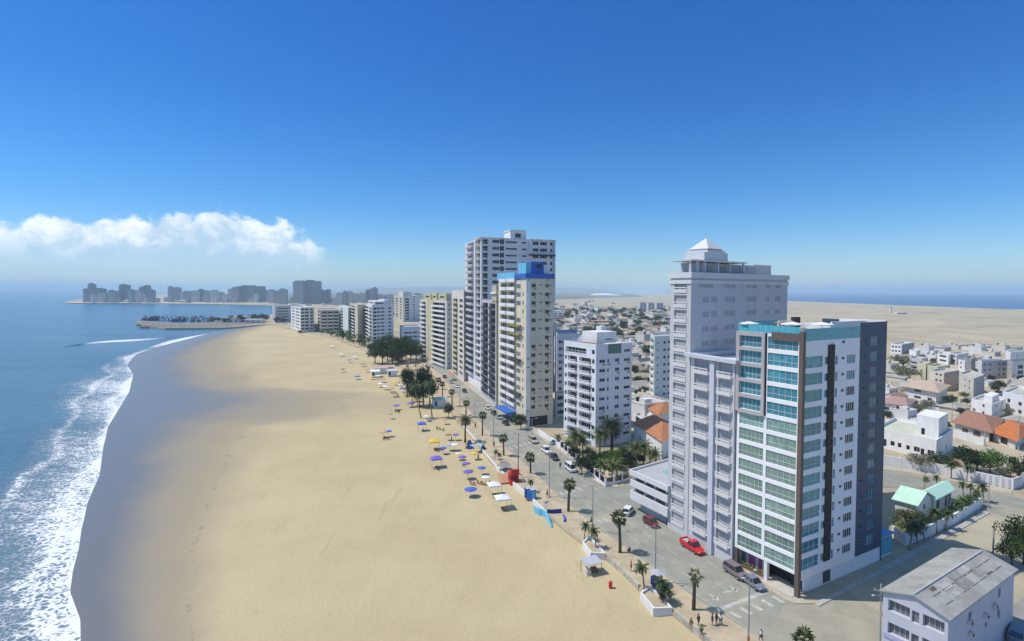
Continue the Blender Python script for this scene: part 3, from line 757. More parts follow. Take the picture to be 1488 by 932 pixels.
def umbrella(name,label,loc,r,h,fm,group=None,n=8,rz=0,drop=.28,pole=wood,cat='umbrella'):
    t=thing(name,label,cat,loc,rz,group)
    a=MB(); 
    for k in range(n):
        p=[(r*math.cos(6.2832*(k+j)/n),r*math.sin(6.2832*(k+j)/n)) for j in (0,1)]
        a.poly([(p[0][0],p[0][1],h-r*drop),(p[1][0],p[1][1],h-r*drop),(0,0,h)])
        a.poly([(p[1][0],p[1][1],h-r*drop),(p[0][0],p[0][1],h-r*drop),(p[0][0],p[0][1],h-r*drop-.16),(p[1][0],p[1][1],h-r*drop-.16)])
    a.build('canopy',fm,t,local=True)
    a=MB(); a.tube([(0,0,0),(0,0,h+.06)],.04,6); a.build('pole',pole,t,local=True)
    return t
for (u_,v_,r_),lb in zip(((1.2,-1.2,1.6),(6.8,-5.2,1.9),(10.5,-8.,1.9)),('white parasol by the corner of the glass terrace railing','white parasol beside the potted plants on the tower terrace','white parasol on the tower terrace nearest the brown pillar')):
    umbrella('parasol',lb,frB(u_,v_,ZT-.94),r_,2.6,whitef,'white parasols on the tower terrace',drop=.2)
br=thing('terrace_bar','wooden arched bar counter on the terrace of the new tower','bar',frB(7.5,-1.6,ZT-.94),rz)
a=MB(); a.box(7.2,11.2,-2.5,-2.1,ZT-.94,ZT+.2,0,frB); a.build('counter',wood,br)
a=MB(); a.box(7.,11.4,-2.8,-1.6,ZT+1.2,ZT+1.4,0,frB); a.build('bar_roof',M('light_wood',(.45,.3,.16),.7,.2,2),br)
for k in range(5): a=MB(); a.box(7.2+k,7.35+k,-2.7,-2.5,ZT-.94,ZT+1.2,0,frB); a.build('post',wood,br)
leafd=M('dark_leaves',(.035,.065,.018),.8,.4,1.5)
for k,(x,y) in enumerate(((5.,-6.2),(7.4,-7.2),(3.,-1.4))):
    t=thing('potted_plant',['bushy potted plant on the terrace between two white parasols','bushy potted plant by the front railing of the tower terrace','bushy potted plant beside the terrace corner parasol'][k],'plant',frB(x,y,ZT-.94))
    a=MB(); a.tube([(0,0,0),(0,0,.5)],[.25,.35],8); a.build('pot',brown,t,local=True)
    a=MB()
    for i in range(130):
        d=Vector((R.gauss(0,1),R.gauss(0,1),R.gauss(.3,.8))).normalized()*R.uniform(.3,.75); s=.22; q=Vector((R.gauss(0,1),R.gauss(0,1),R.gauss(0,1))).normalized()*s
        c=d+Vector((0,0,.95)); a.poly([c,c+q,c+q.cross(d).normalized()*s+q*.5])
    a.build('foliage',leafd,t,local=True)
# ---- the faded tower and its lower neighbour
A=V2(G(970,766)); B=V2(G(999,783)); E=Vector((62.,124.)); f=[A,B,E,A+E-B]
zt=ZAT(1003,403,B.y)
bal=lambda u,w,**k: col('bal',u,w,.1,2.3,**k)
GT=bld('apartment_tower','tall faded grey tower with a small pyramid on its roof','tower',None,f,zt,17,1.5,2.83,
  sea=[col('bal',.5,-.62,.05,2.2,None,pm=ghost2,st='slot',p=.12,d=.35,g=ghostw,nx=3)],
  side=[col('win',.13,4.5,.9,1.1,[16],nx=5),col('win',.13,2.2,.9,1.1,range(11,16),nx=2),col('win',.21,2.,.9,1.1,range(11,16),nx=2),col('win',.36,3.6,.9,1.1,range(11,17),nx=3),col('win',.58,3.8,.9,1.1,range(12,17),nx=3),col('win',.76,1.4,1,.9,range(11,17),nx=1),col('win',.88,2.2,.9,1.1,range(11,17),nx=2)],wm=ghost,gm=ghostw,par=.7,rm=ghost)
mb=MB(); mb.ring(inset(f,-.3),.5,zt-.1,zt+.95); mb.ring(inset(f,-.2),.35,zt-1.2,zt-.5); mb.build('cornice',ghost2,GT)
z2=zt+.9
frG=frame((B.x,B.y,0),E-B)
# pergola terrace, drum and pyramid
pg=MB()
for x in (0.2,2.4,4.6,9,13,18): pg.box(x,x+.35,.3,.65,z2-.8,z2+2.2,0,frG)
pg.box(-.1,18.6,-.1,4.9,z2+2.2,z2+2.45,0,frG); pg.build('pergola',ghost2,GT)
ph=MB(); ph.box(3.2,24,1.5,4.7,z2-1,z2+2.,0,frG); ph.box(24,31,1.5,4.7,z2-1,z2+2.2,0,frG); po=ph.build('penthouse',ghost,GT)
for x,w_ in ((7,1.5),(11.5,2.4),(14.6,3),(18.5,1.8),(21,3.6)):
    a=MB(); a.box(x,x+w_,1.35,1.49,z2+.4,z2+1.5,0,frG); a.build('window',ghostw,po)
py_=MB(); cx,cyy=8.2,2.5; zz=z2+2.45
py_.box(cx-3.9,cx+3.9,cyy-2.3,cyy+2.3,zz,zz+1.6,0,frG)
for k,(a_,h0,h1) in enumerate(((2.9,1.6,2.0),(2.4,2.0,2.35))): py_.box(cx-a_,cx+a_,cyy-a_*.8,cyy+a_*.8,zz+h0,zz+h1,0,frG)
b4=[(cx-2.6,cyy-2.2),(cx+2.6,cyy-2.2),(cx+2.6,cyy+2.2),(cx-2.6,cyy+2.2)]
for i in range(4): py_.poly([frG(*b4[i],zz+2.3),frG(*b4[(i+1)%4],zz+2.3),frG(cx,cyy,zz+4.6)])
py_.build('pyramid',ghost2,GT)
# podium with pool deck
P1=V2(G(920,740)); P2=V2(G(969,766)); dv=(E-B).normalized()*20
POD=thing('parking_podium','faded grey open parking deck with a swimming pool on top','car park',(P2.x,P2.y,0))
f=[P1,P2,P2+dv*.9,P1+dv]
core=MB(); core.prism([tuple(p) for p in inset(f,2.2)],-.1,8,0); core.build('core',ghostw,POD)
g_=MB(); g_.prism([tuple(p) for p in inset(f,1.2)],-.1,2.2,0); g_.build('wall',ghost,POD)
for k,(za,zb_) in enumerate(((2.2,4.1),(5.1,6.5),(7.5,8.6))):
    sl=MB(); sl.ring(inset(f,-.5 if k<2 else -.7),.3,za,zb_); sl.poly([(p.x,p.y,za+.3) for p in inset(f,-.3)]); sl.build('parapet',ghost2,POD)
for t_ in (.05,.35,.65,.97):
    c=P1+(P2-P1)*t_+dv*.01; s_=MB(); s_.tube([(c.x,c.y,2),(c.x,c.y,8)],.22,8); s_.build('column',ghost,POD)
dk=MB(); dk.poly([(p.x,p.y,8.15) for p in inset(f,-.3)]); dk.build('deck',M('deck_paving',(.4,.4,.43),.8,.08,.5),POD)
wp=MB(); wp.poly([(p.x,p.y,8.2) for p in (P1+(P2-P1)*.35+dv*.28,P1+(P2-P1)*.8+dv*.22,P1+(P2-P1)*.8+dv*.62,P1+(P2-P1)*.35+dv*.7)]); wp.build('pool',M('pool_water',(.25,.48,.5),.15,.1,.8),POD)
# low front block beside the new tower
B2=V2(G(1000,785)); L2=V2(G(1063,822)); dv2=V2(Dp-Lp).normalized()
f=[B2,L2,L2+dv2*14,B2+dv2*14]; zt2=35.2
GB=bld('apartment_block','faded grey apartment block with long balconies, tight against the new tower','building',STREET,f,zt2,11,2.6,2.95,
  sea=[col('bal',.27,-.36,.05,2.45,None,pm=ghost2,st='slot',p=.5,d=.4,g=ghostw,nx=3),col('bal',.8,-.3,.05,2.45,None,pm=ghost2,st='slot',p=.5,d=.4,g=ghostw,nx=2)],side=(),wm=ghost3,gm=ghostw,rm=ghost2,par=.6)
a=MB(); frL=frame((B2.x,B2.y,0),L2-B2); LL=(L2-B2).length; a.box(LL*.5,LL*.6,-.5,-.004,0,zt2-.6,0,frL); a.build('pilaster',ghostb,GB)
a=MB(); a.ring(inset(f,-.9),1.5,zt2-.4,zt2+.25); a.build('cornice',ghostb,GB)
a=MB(); a.box(6.8,10.6,5,8,zt2-.6,zt2+3.2,0,frL); wt_=a.build('water_tank_room',white2,GB)
for k in range(3):
    a=MB(); a.box(7.5+k*.95,8.1+k*.95,4.9,4.998,zt2+1.2,zt2+2.2,0,frL); a.build('vent',palegrey,wt_)
# ---- white mid-rise with the garden
f=foot4((819,633),(865,650),(917,641)); zt=ZAT(865,501,f[1].y)
BW=dict(pm=white,st='slot',p=.7,ph=1.05,g=gdark)
W1=bld('apartment_block','white ten-storey block with balcony bands, behind the palm garden','building',STREET,f,zt,10,1.4,2.86,
  sea=[col('bal',.27,-.3,.15,2.05,range(0,9),nx=4,**BW),col('bal',.67,-.36,.15,2.05,range(0,9),nx=5,**BW),col('win',.92,-.08,.7,1.4,nx=1),col('win',.06,-.06,.7,1.4,range(0,9),nx=1),col('bal',.38,-.66,.3,1.8,[9],nx=6,pm=white,st='rail',p=.1)],
  side=[col('win',.17,2.2,1,1,range(0,9),nx=2,ac=.3),col('win',.33,.6,.9,1.2,range(0,9),nx=1,ac=.3),col('win',.58,1.6,1,1.1,range(0,9),nx=2,ac=.4),col('win',.86,2.4,1,.9,nx=2,ac=.3)],wm=M('cool_white_paint',(.74,.75,.79),.7,.06,.25,.14),skip=.06)
frW=frame((f[1].x,f[1].y,0),f[2]-f[1],f[0]-f[1])
sub(W1,'penthouse',quad(f,.3,.75,.25,.8),zt-.9,zt+3.3,white,cols={1:[col('win',.6,3,1.6,.5)]},n=1)
a=MB(); a.box(4.6,9.6,-.15,1.5,zt-3.,zt-.1,0,frW); a.box(4.4,9.8,-.3,1.6,zt-.1,zt+.1,1,frW)
for k in range(5): a.box(4.6+k*1.23,4.68+k*1.23,-.19,-.15,zt-3,zt-.1,2,frW)
a.build('glazed_room',[M('green_glass',(.06,.2,.19),.1,.2,1),white,metalg],W1)
a=MB(); a.box(.6,3.,1,10,zt-.2,zt,0,frW)
for y in (1,4,7,9.8): a.box(.8,1,y,y+.2,zt-1,zt-.2,0,frW)
a.build('pergola',wood,W1)
sub(W1,'stair_tower',quad(f,.15,.3,.78,.95),zt-.9,zt+4.5,white)
sub(W1,'water_tank',quad(f,.1,.25,.3,.45),zt-.9,zt+1.,palegrey)
# ---- cream tower with blue crown
f=foot4((724,596),(764,621),(803,616.5)); zt=ZAT(764,398,f[1].y)
BC=dict(pm=white,st='solid',p=.8,ph=1.1,g=gsoft,d=1.)
rows=range(1,17)
T2=bld('apartment_tower','cream tower with a bright blue crown and rows of white balconies','tower',STREET,f,zt,17,2.2,3.0,
  sea=[col('bal',.22,-.26,.1,2.3,rows,nx=3,**BC),col('bal',.52,-.28,.1,2.3,rows,nx=3,**BC),col('win',.75,-.14,.5,1.6,rows,nx=2,g=gsoft),col('win',.9,1.,.9,1.3,rows,nx=1)],
  side=[col('win',.045,.8,.9,1.3,rows,nx=1,ac=.2),col('win',.27,1.55,.9,1.3,rows,nx=2,ac=.3),col('win',.53,1.3,1.55,.42,rows,nx=1),col('win',.77,1.5,.9,1.3,rows,nx=2,ac=.6),col('win',.9,.7,1.5,.45,rows,nx=1)],wm=cream,mw2=cream,skip=.05)
a=MB(); frT=frame((f[1].x,f[1].y,0),f[2]-f[1],f[0]-f[1]); TS=(f[2]-f[1]).length; TF=(f[0]-f[1]).length
a.box(-.12,1.4,-.25,-.004,0,zt-1,0,frT); a.build('corner_strip',white,T2)
a=MB()
for k in (.36,.66): a.box(TF*(1-k)-.15,TF*(1-k)+.15,-.3,-.004,3,zt,0,frame((f[1].x,f[1].y,0),f[0]-f[1],f[2]-f[1]))
a.build('pilaster',M('grey_green_paint',(.3,.36,.35),.7,.1,.5),T2)
a=MB(); a.ring(inset(f,-.35),.7,zt-1.6,zt+.1); a.build('parapet',bluep,T2)
frT2=frame((f[1].x,f[1].y,0),f[0]-f[1],f[2]-f[1])
a=MB(); a.box(TF*.35,TF+.3,-.5,-.36,zt-1.8,zt+.9,0,frT2); a.build('sea_parapet',cyanp,T2)
a=MB(); a.box(TS*.2,TS*.66,.5,9,zt+.1,zt+4.2,0,frT); a.box(.1,TS*.2-.01,.6,8,zt+.1,zt+3.9,1,frT); a.box(TS*.67,TS*.9,2,8,zt+.1,zt+2.6,2,frT); o=a.build('penthouse',[bluep,cyanp,white],T2)
a=MB(); a.box(TS*.4,TS*.6,.35,.49,zt+2.,zt+3.3,0,frT); a.build('window',gdark,o)
a=MB(); a.box(TS*.67,TS*.92,1.8,1.95,zt+.3,zt+1.,0,frT); a.build('penthouse_balcony',white,T2)
for r in (9,10,6,2): 
    a=MB(); a.box(TF*.14,TF*.46,-1.2,-.2,2.2+r*3.0+2.,2.2+r*3.0+2.7,0,frT2); a.build('awning',gamber if r>8 else M('dark_awning',(.07,.06,.05),.8,.2,1),T2)
a=MB(); a.box(TS*.12,TS*.8,-.03,-.004,.2,3.4,0,frT); a.build('garage_opening',darkv,T2)
a=MB(); a.box(TF*.3,TF*.75,-4,-.3,2.9,3.5,0,frT2); a.build('entrance_canopy',bluep,T2)
# ---- lattice block between the towers
f=foot4((700,575),(721,592),(735,589)); 
B3=bld('apartment_block','narrow block of black latticed balconies, left of the cream tower','building',STREET,f,ZAT(710,437,f[1].y),14,3.2,3.0,
  sea=[col('bal',.25,-.4,.1,2.4,None,pm=black,st='rail',p=.8,ph=1.2,nx=3),col('bal',.74,-.4,.1,2.4,None,pm=black,st='rail',p=.8,ph=1.2,nx=3)],side=(),wm=palegrey,mw2=tan)
zt=ZAT(716,415,f[1].y); q=quad(f,.72,1.,0,.9)
sub(B3,'roof_cabin',q,ZAT(710,437,f[1].y)-.9,zt,tan,top=white,cols={0:[col('win',.5,3,5.2,2.2,nx=3)],1:[col('win',.4,2.5,5.2,2.2,nx=2)]})
a=MB(); a.ring(inset(q,-.6),.8,zt-3.4,zt-2.6); a.build('cabin_balcony',white,B3)
# ---- tall white tower
f=foot4((676,551),(699,569),(805,561)); zt=ZAT(698,345,f[1].y)
BT=dict(pm=white,st='rail',p=.5,ph=1.1,g=gdark,d=1.4)
TW=bld('apartment_tower','tallest white tower on the street, with a square rooftop cabin','tower',STREET,f,zt,22,2.,3.16,
  sea=[col('bal',.36,-.4,.1,2.5,range(1,22),nx=3,st='solid',pm=palegrey,p=1.2,g=gsoft),col('bal',.8,-.3,.1,2.5,range(1,22),nx=2,**BT)],
  side=[col('bal',.055,-.065,.1,2.4,range(1,22),nx=2,**BT),col('win',.19,3.4,.8,1.5,range(8,22),nx=3),col('win',.27,2.2,.4,2.3,range(13,22),nx=2),col('win',.36,3.,1.,.95,range(14,22),nx=3),col('win',.43,3.2,1.,.95,range(14,22),nx=3),col('win',.19,6,.5,1.9,range(9,16),nx=5) if False else col('win',.57,2.4,1,.9,range(15,22),nx=2),col('win',.73,3,.6,1.6,range(17,22),nx=2),col('win',.84,3.6,.6,1.6,range(17,22),nx=3),col('win',.95,1.2,.6,1.6,range(17,22),nx=1)],wm=M('tower_white',(.72,.71,.74),.75,.06,.2,.15),bands=(.14,.25,white))
frX=frame((f[1].x,f[1].y,0),f[2]-f[1],f[0]-f[1]); XS=(f[2]-f[1]).length
sub(TW,'roof_cabin',[V2(frX(*p,0)) for p in ((XS*.39,1),(XS*.6,1),(XS*.6,12),(XS*.39,12))],zt-.9,zt+3.9,white,cols={0:[col('win',.5,3,1.6,2,nx=2)]})
a=MB(); a.box(XS*.38,XS*.61,.6,12.4,zt+3.9,zt+4.3,0,frX); a.build('cabin_slab',white,TW)
a=MB(); a.box(-1.,XS*.36,-.8,10,zt-.25,zt+.05,0,frX); a.box(XS*.64,XS*1.01,-1.2,12,zt-.2,zt+.1,0,frX); a.build('roof_canopy',white2,TW)
a=MB(); a.box(XS*.635,XS,-1.4,-.004,zt-7.8,zt-7.2,1,frX); a.box(XS*.635,XS*.65,-1.2,-.004,zt-7,zt-.3,0,frX); a.box(XS*.985,XS,-1.2,-.004,zt-30,zt-.3,0,frX); a.build('wing_frame',[white,darkv],TW)
for x in (.14,.63,.05,.3):
    a=MB(); c=frX(XS*x,4,0); a.tube([(c[0],c[1],zt-.9),(c[0],c[1],zt+3.5)],.08,4); a.build('antenna',metalg,TW)
# ---- two blocks further along
f=foot4((657,541),(674,554.5),(684,552)); zt=ZAT(665,422,f[1].y)
P2_=bld('apartment_block','slim cream block with narrow stacked balconies beside the tallest tower','building',STREET,f,zt,14,1.8,2.95,
  sea=[col('bal',.3,-.4,.1,2.2,None,pm=M('straw_paint',(.55,.5,.33),.8,.1,.5),st='solid',p=.9,nx=2),col('win',.78,-.26,.6,1.7,None,nx=2)],side=(),wm=offwhite)
f=foot4((611,522),(649,537),(663,532.5)); zt=ZAT(649,437,f[1].y)
CW=dict(pm=white,st='solid',p=1.1,ph=1.,g=gdark,d=1.6)
P1_=bld('apartment_block','cream block with dark wrapping balconies and yellow rooms on its roof','building',STREET,f,zt,13,1.5,2.95,
  sea=[col('bal',.13,-.2,.1,2.3,None,nx=2,**CW),col('win',.36,1.6,.8,1.4,None,nx=1),col('bal',.72,-.46,.1,2.4,None,nx=5,**CW)],
  side=[col('win',.25,1.9,.8,1.4,None,nx=2),col('win',.6,1.2,.8,1.4,None,nx=1)],wm=offwhite)
yel=M('yellow_cream_paint',(.55,.51,.31),.8,.08,.4,.15)
a=MB(); frP=frame((f[1].x,f[1].y,0),f[0]-f[1],f[2]-f[1]); PF=(f[0]-f[1]).length; a.box(PF*.47,PF*.72,-.3,-.004,2,zt,0,frP); a.build('yellow_strip',yel,P1_)
for u0,u1,h in ((.12,.4,4.2),(.45,.62,5.),(.68,.95,4.6)):
    sub(P1_,'roof_room',quad(f,u0,u1,.1,.6),zt-.9,zt+h*.9,yel,cols={0:[col('win',.5,-.6,2.2,1.2,nx=3)]})
# ---- the farther white block with deep shade, and the cream one with dark balconies
f=foot4((530,494),(541,502.5),(572,500)); zt=ZAT(541,443,f[1].y)
W2=bld('apartment_block','white ten-storey block with square windows above the dark street trees','building',STREET,f,zt,10,2,3.1,
  sea=[col('bal',.3,-.4,.1,2.,None,pm=white,st='solid',p=1.4,nx=2),col('bal',.76,-.4,.1,2.,None,pm=white,st='solid',p=1.4,nx=2)],
  side=[col('win',.12,3.2,.4,1.9,None,nx=2),col('win',.29,3.2,.8,1.4,None,nx=2),col('win',.48,3.2,.8,1.4,None,nx=2),col('win',.6,.9,1,.8,None,nx=1),col('win',.82,3.2,.8,1.4,None,nx=2)],wm=M('tower_white',(.7,.7,.73)))
sub(W2,'roof_storey',quad(f,.05,.9,.15,.62),zt-.9,zt+2.6,white2,cols={1:[col('win',.5,-.8,1.3,1.2,nx=6)],0:[col('win',.5,-.8,1.3,1.2,nx=3)]})
sub(W2,'roof_block',quad(f,.1,.8,.66,.9),zt-.9,zt+3.6,white2)
f=foot4((509,486),(520,497),(533,495)); zt=ZAT(516,443,f[1].y)
bld('apartment_block','slim cream block with a stack of dark balconies, left of the square-windowed white block','building',STREET,f,zt,11,1.5,3.1,
  sea=[col('bal',.35,-.6,.1,2.,None,pm=white,st='solid',p=1.6,nx=3)],side=[col('win',.72,2.6,.6,1.8,None,nx=2)],wm=M('beige_paint',(.56,.52,.42),.8,.08,.4))
f=foot4((493,480),(506,490),(512,489)); 
bld('apartment_block','pale greenish white block behind the palm row, beside the stack of dark balconies','building',STREET,f,ZAT(500,447,f[1].y),9,2,3.2,
  sea=[col('bal',.3,-.3,.1,1.9,None,pm=white,st='solid',p=1.4,nx=2),col('win',.7,3,.8,1.4,None,nx=2)],side=[col('win',.5,2,.8,1.4,None)],wm=M('greenish_white_paint',(.62,.68,.66),.8,.08,.4))
f=foot4((462,479),(466,484),(493,483)); zt=ZAT(466,451,f[1].y)
bld('unfinished_building','grey concrete frame block with dark open floors behind the palm row','building',STREET,f,zt,7,1.5,3.7,
  sea=[col('bal',.5,-.8,.2,2.8,None,pm=white,st='solid',p=.6,nx=1)],side=[col('bal',.2,-.26,.2,2.8,None,pm=white2,st='solid',p=.8,nx=1,d=3),col('bal',.52,-.26,.2,2.8,None,pm=white2,st='solid',p=.8,nx=1,d=3),col('bal',.83,-.26,.2,2.8,None,pm=white2,st='solid',p=.8,nx=1,d=3)],wm=concrete)
f=foot4((423,477),(437,483),(457,482)); zt=ZAT(437,447,f[1].y)
bld('apartment_block','white eight-storey block with ribbed sea front near the far end of the beach','building',STREET,f,zt,8,2,3.6,
  sea=[col('win',.25,-.3,.9,1.5,None,nx=4),col('win',.7,-.4,.9,1.5,None,nx=5)],side=[col('win',.15,4,.6,2.2,None,nx=2),col('win',.45,4,.6,2.2,None,nx=2),col('win',.8,3,.6,2.2,None,nx=2)],wm=white)
f=foot4((396,466),(400,469),(424,467.5)); zt=ZAT(400,444.5,f[1].y)
bld('apartment_block','long pale lilac-white block by the water at the far end of the beach','building',STREET,f,zt,6,2,4.,
  sea=(),side=[col('win',.3,9,1,1.4,None,nx=4),col('win',.62,10,1,1.4,None,nx=4)],wm=palegrey)
# ---- middle-distance extras between the towers
f=foot4((806,560),(809,575),(842,572)); 
bld('apartment_block','bluish white block half hidden between the cream tower and the white mid-rise','building',None,f,ZAT(809,486,f[1].y),8,1.5,3.,
  sea=(),side=[col('win',.15,1.6,.8,1.4,None),col('win',.35,5,1,.5,range(4,8),nx=4),col('win',.6,1.4,.8,1.2,range(0,4))],wm=M('lavender_white_paint',(.6,.61,.7),.8,.08,.4,.2))
f=foot4((806,601),(808,606),(828,603)); 
bld('low_building','dark low annex with open floors at the foot of the cream tower','building',None,f,8.5,3,.3,2.7,sea=(),side=[col('win',.5,-.8,.5,1.5,None,nx=5)],wm=offwhite)
f=foot4((944,583),(950,596),(990,590)); zt=ZAT(950,489,f[1].y)
bld('apartment_block','pale green-white block with small square windows, left of the faded tower','building',None,f,zt,9,1.5,2.95,
  sea=[col('bal',.5,-.7,.1,2.1,None,pm=white,st='solid',p=.5,nx=2)],side=[col('win',.12,.7,1,.8,None,nx=1),col('win',.36,1.4,.9,1.1,None,nx=1),col('win',.52,1.3,.9,1.1,None,nx=1)],wm=M('greenish_white_paint'  ,(.62,.68,.66)))
f=foot4((581,497),(584,501),(613,499)); zt=ZAT(584,475.5,f[1].y)
bld('low_building','long low pale blue-white building behind the dark street trees','building',None,f,zt,3,1,3.6,sea=(),side=[col('win',.3,8,1,1.5,None,nx=5),col('win',.66,4,1,1.5,None,nx=3),col('win',.9,2,1,1.5,None,nx=1)],wm=M('powder_blue_paint',(.55,.62,.7),.8,.08,.4))
f=foot4((573,463),(586,468),(614,466)); zt=ZAT(586,430,f[1].y)
bb=bld('apartment_block','striped beige and white twelve-storey block standing behind the street trees','building',None,f,zt,11,2,4.2,
  sea=[col('win',.3,-.3,.8,2.6,None,nx=2),col('win',.75,-.2,.8,2.6,None,nx=1)],side=[col('win',.2,9,.5,3.,None,nx=4),col('win',.55,3,.8,2.,None,nx=1)],wm=M('beige_paint',(.56,.52,.42)),mw2=white2)
sub(bb,'roof_room',quad(f,.3,.8,.1,.5),zt-.9,zt+6,offwhite)
# ------------------------------------------------------------ low houses on the right
HG=None
def roofed(name,label,cat,foot,h,rh,wm,rm,side=(),sea=(),ridge='L',over=.5,group=None,hip=0.,fm=None,gm=gdark,z0=-.1):
    root=thing(name,label,cat,(foot[1].x,foot[1].y,0),0,group)
    mb=MB(); E=[sea,side,(),()]
    for k in range(4): facade(root,mb,foot[k],foot[(k+1)%4],z0,h,E[k],3,.1,2.9,fm or wm,gm)
    q=inset(foot,-over)
    # ridge parallel to L->C ('L') or to C->R ('R')
    Lq,Cq,Rq,Dq=q
    ft=foot
    if ridge=='L': a,b=(Lq+Dq)/2,(Cq+Rq)/2; quads=[(Lq,Cq),(Rq,Dq)]; g=[(ft[1],ft[2]),(ft[3],ft[0])]
    else: a,b=(Cq+Lq)/2,(Rq+Dq)/2; quads=[(Cq,Rq),(Dq,Lq)]; g=[(ft[0],ft[1]),(ft[2],ft[3])]
    a,b=a+(b-a)*hip*.5,b+(a-b)*hip*.5
    if not hip:
        for p,q2 in g:
            m_=(p+q2)/2; mb.poly([(p.x,p.y,h),(q2.x,q2.y,h),(m_.x,m_.y,h+rh*.86)])
    mb.build('wall',wm,root)
    rb=MB(); t=.16
    z=h-rh*over*.15
    if ridge=='L': Q=[(Lq,Cq,b,a),(Rq,Dq,a,b)]; ends=[(Cq,Rq,b),(Dq,Lq,a)]
    else: Q=[(Cq,Rq,b,a),(Dq,Lq,a,b)]; ends=[(Rq,Dq,b),(Lq,Cq,a)]
    for p,q2,r,s in Q:
        pts=[(p.x,p.y,z),(q2.x,q2.y,z),(r.x,r.y,h+rh),(s.x,s.y,h+rh)]
        rb.poly([(x,y,zz+t) for x,y,zz in pts]); rb.poly(pts[::-1])
        rb.poly([pts[0],pts[1],(q2.x,q2.y,z+t),(p.x,p.y,z+t)])
        rb.poly([pts[1],pts[2],(r.x,r.y,h+rh+t),(q2.x,q2.y,z+t)]); rb.poly([pts[3],pts[0],(p.x,p.y,z+t),(s.x,s.y,h+rh+t)])
    if hip:
        for p,q2,r in ends: rb.poly([(p.x,p.y,z+t),(q2.x,q2.y,z+t),(r.x,r.y,h+rh+t)])
    rb.build('roof',rm,root); return root
def wallrun(name,label,pts,h,t,mat,cat='wall',z0=-.1,post=None,group=None,cap=None):
    P=[p if hasattr(p,'x') else G(*p) for p in pts]; root=thing(name,label,cat,(P[0].x,P[0].y,0),0,group)
    mb=MB(); pb=MB()
    for a,b in zip(P,P[1:]):
        fr=frame((a.x,a.y,0),b-a); Ln=(b-a).length; mb.box(0,Ln,-t/2,t/2,z0,h,0,fr)
        if post:
            k=0
            while k<Ln: pb.box(k-post[1]/2,k+post[1]/2,-t/2-.06,t/2+.06,z0,h+post[2],0,fr); k+=post[0]
    mb.build('wall_panel',mat,root)
    if post: pb.build('pier',post[3],root)
    return root
f=foot4((1272,648),(1360,671),(1384,652)); zt=ZAT(1360,640,f[1].y)
H1=bld('flat_roofed_house','large white flat-roofed house with a rooftop room, across the back street from the new tower','house',None,f,zt,1,.4,3,
 sea=[col('win',.3,1.2,.9,1.4,nx=1),col('win',.42,1.,.9,1.4,nx=1),col('win',.56,1.,.9,1.3,nx=1),col('win',.7,1.6,.9,1.5,nx=2),col('win',.79,1.,.1,2.2,nx=1),col('win',.92,1.7,.6,1.8,nx=2),col('win',.12,2.6,.2,2.2,nx=2)],
 side=[col('win',.2,.8,.9,1.4),col('win',.6,1.,.4,2)],wm=white,rm=M('pale_green_roof',(.5,.52,.42),.9,.1,.4),par=1.)
q=quad(f,.6,.95,.3,.85); sub(H1,'roof_room',q,zt-1,ZAT(1340,609,f[1].y+4),white,cols={0:[col('win',.3,1,.3,2.,nx=1)],1:[col('win',.4,1.6,1.8,.4)]})
f=foot4((1388,628),(1437,642),(1454,622)); 
roofed('house','low house with a wide brown hipped roof behind a white garden wall','house',f,3.4,1.8,offwhite,browntile,sea=[col('win',.3,2,.7,1.4,[0]),col('win',.65,2.5,.4,2,[0])],side=[col('win',.5,2.5,.5,1.8,[0])],hip=.7,over=1.1)
f=foot4((1443,641),(1475,653),(1500,634)); 
roofed('house','low house with a bright orange tiled roof beside the brown-roofed one','house',f,3.,2.0,offwhite,orangetile,sea=[col('win',.5,3,.1,2.3,[0],nx=1)],side=[col('win',.5,2,.6,1.6,[0])],hip=.6,over=.9)
f=foot4((1411,601),(1441,611),(1461,601)); 
W3=bld('flat_roofed_house','white cube-shaped house with a small roof hut, behind the brown-roofed house','house',None,f,ZAT(1441,588,f[1].y),2,.3,2.7,sea=[col('win',.15,1.6,.8,1.3,[0]),col('win',.6,1.2,.8,1.2,[0,1])],side=[col('win',.3,1.4,.9,1.3,[0,1]),col('win',.75,1.2,.9,1.2,[1])],wm=white)
sub(W3,'roof_hut',quad(f,.4,.8,.3,.8),ZAT(1441,588,f[1].y)-.9,ZAT(1441,588,f[1].y)+1.8,white)
f=foot4((1456,598),(1500,612),(1520,600)); 
bld('flat_roofed_house','white two-storey house with two square windows at the far right','house',None,f,ZAT(1490,580,f[1].y),2,.3,3,sea=[col('win',.22,1.7,.9,1.5,nx=1),col('win',.6,1.8,.9,1.5,nx=1)],wm=white)
salmon=M('salmon_roof',(.5,.38,.29),.85,.12,.8)
f=foot4((1316,579),(1360,588),(1376,577)); 
roofed('house','two-storey house under a broad salmon roof, left of the cream apartment cubes','house',f,5.6,1.8,white2,salmon,sea=[col('win',.4,3,.8,1.2,[0,1]),col('win',.8,2,.8,1.4,[0])],side=[col('win',.4,1.6,.8,1.4,[0,1])],hip=.6,over=1.4)
f=foot4((1278,598),(1316,603),(1330,594)); 
roofed('house','pale long house with a faded red roof beside the slate end of the new tower','house',f,3.6,1.6,white2,M('faded_red_roof',(.4,.25,.22),.9,.1,.6),sea=[col('win',.3,1.6,.8,1.2,[0]),col('win',.7,1.6,.8,1.2,[0])],hip=.5,over=.7)
def block(label,Lx,C,Rx,ytop,n,wm,sea=(),side=(),pitch=2.8,cat='building',name='apartment_block',mw2=None,lo=3,ro=3,**k):
    y=C[1]; f=foot4((Lx,y-lo),C,(Rx,y-ro)); return bld(name,label,cat,None,f,ZAT(C[0],ytop,f[1].y),n,.5,pitch,sea=sea,side=side,wm=wm,mw2=mw2,**k)
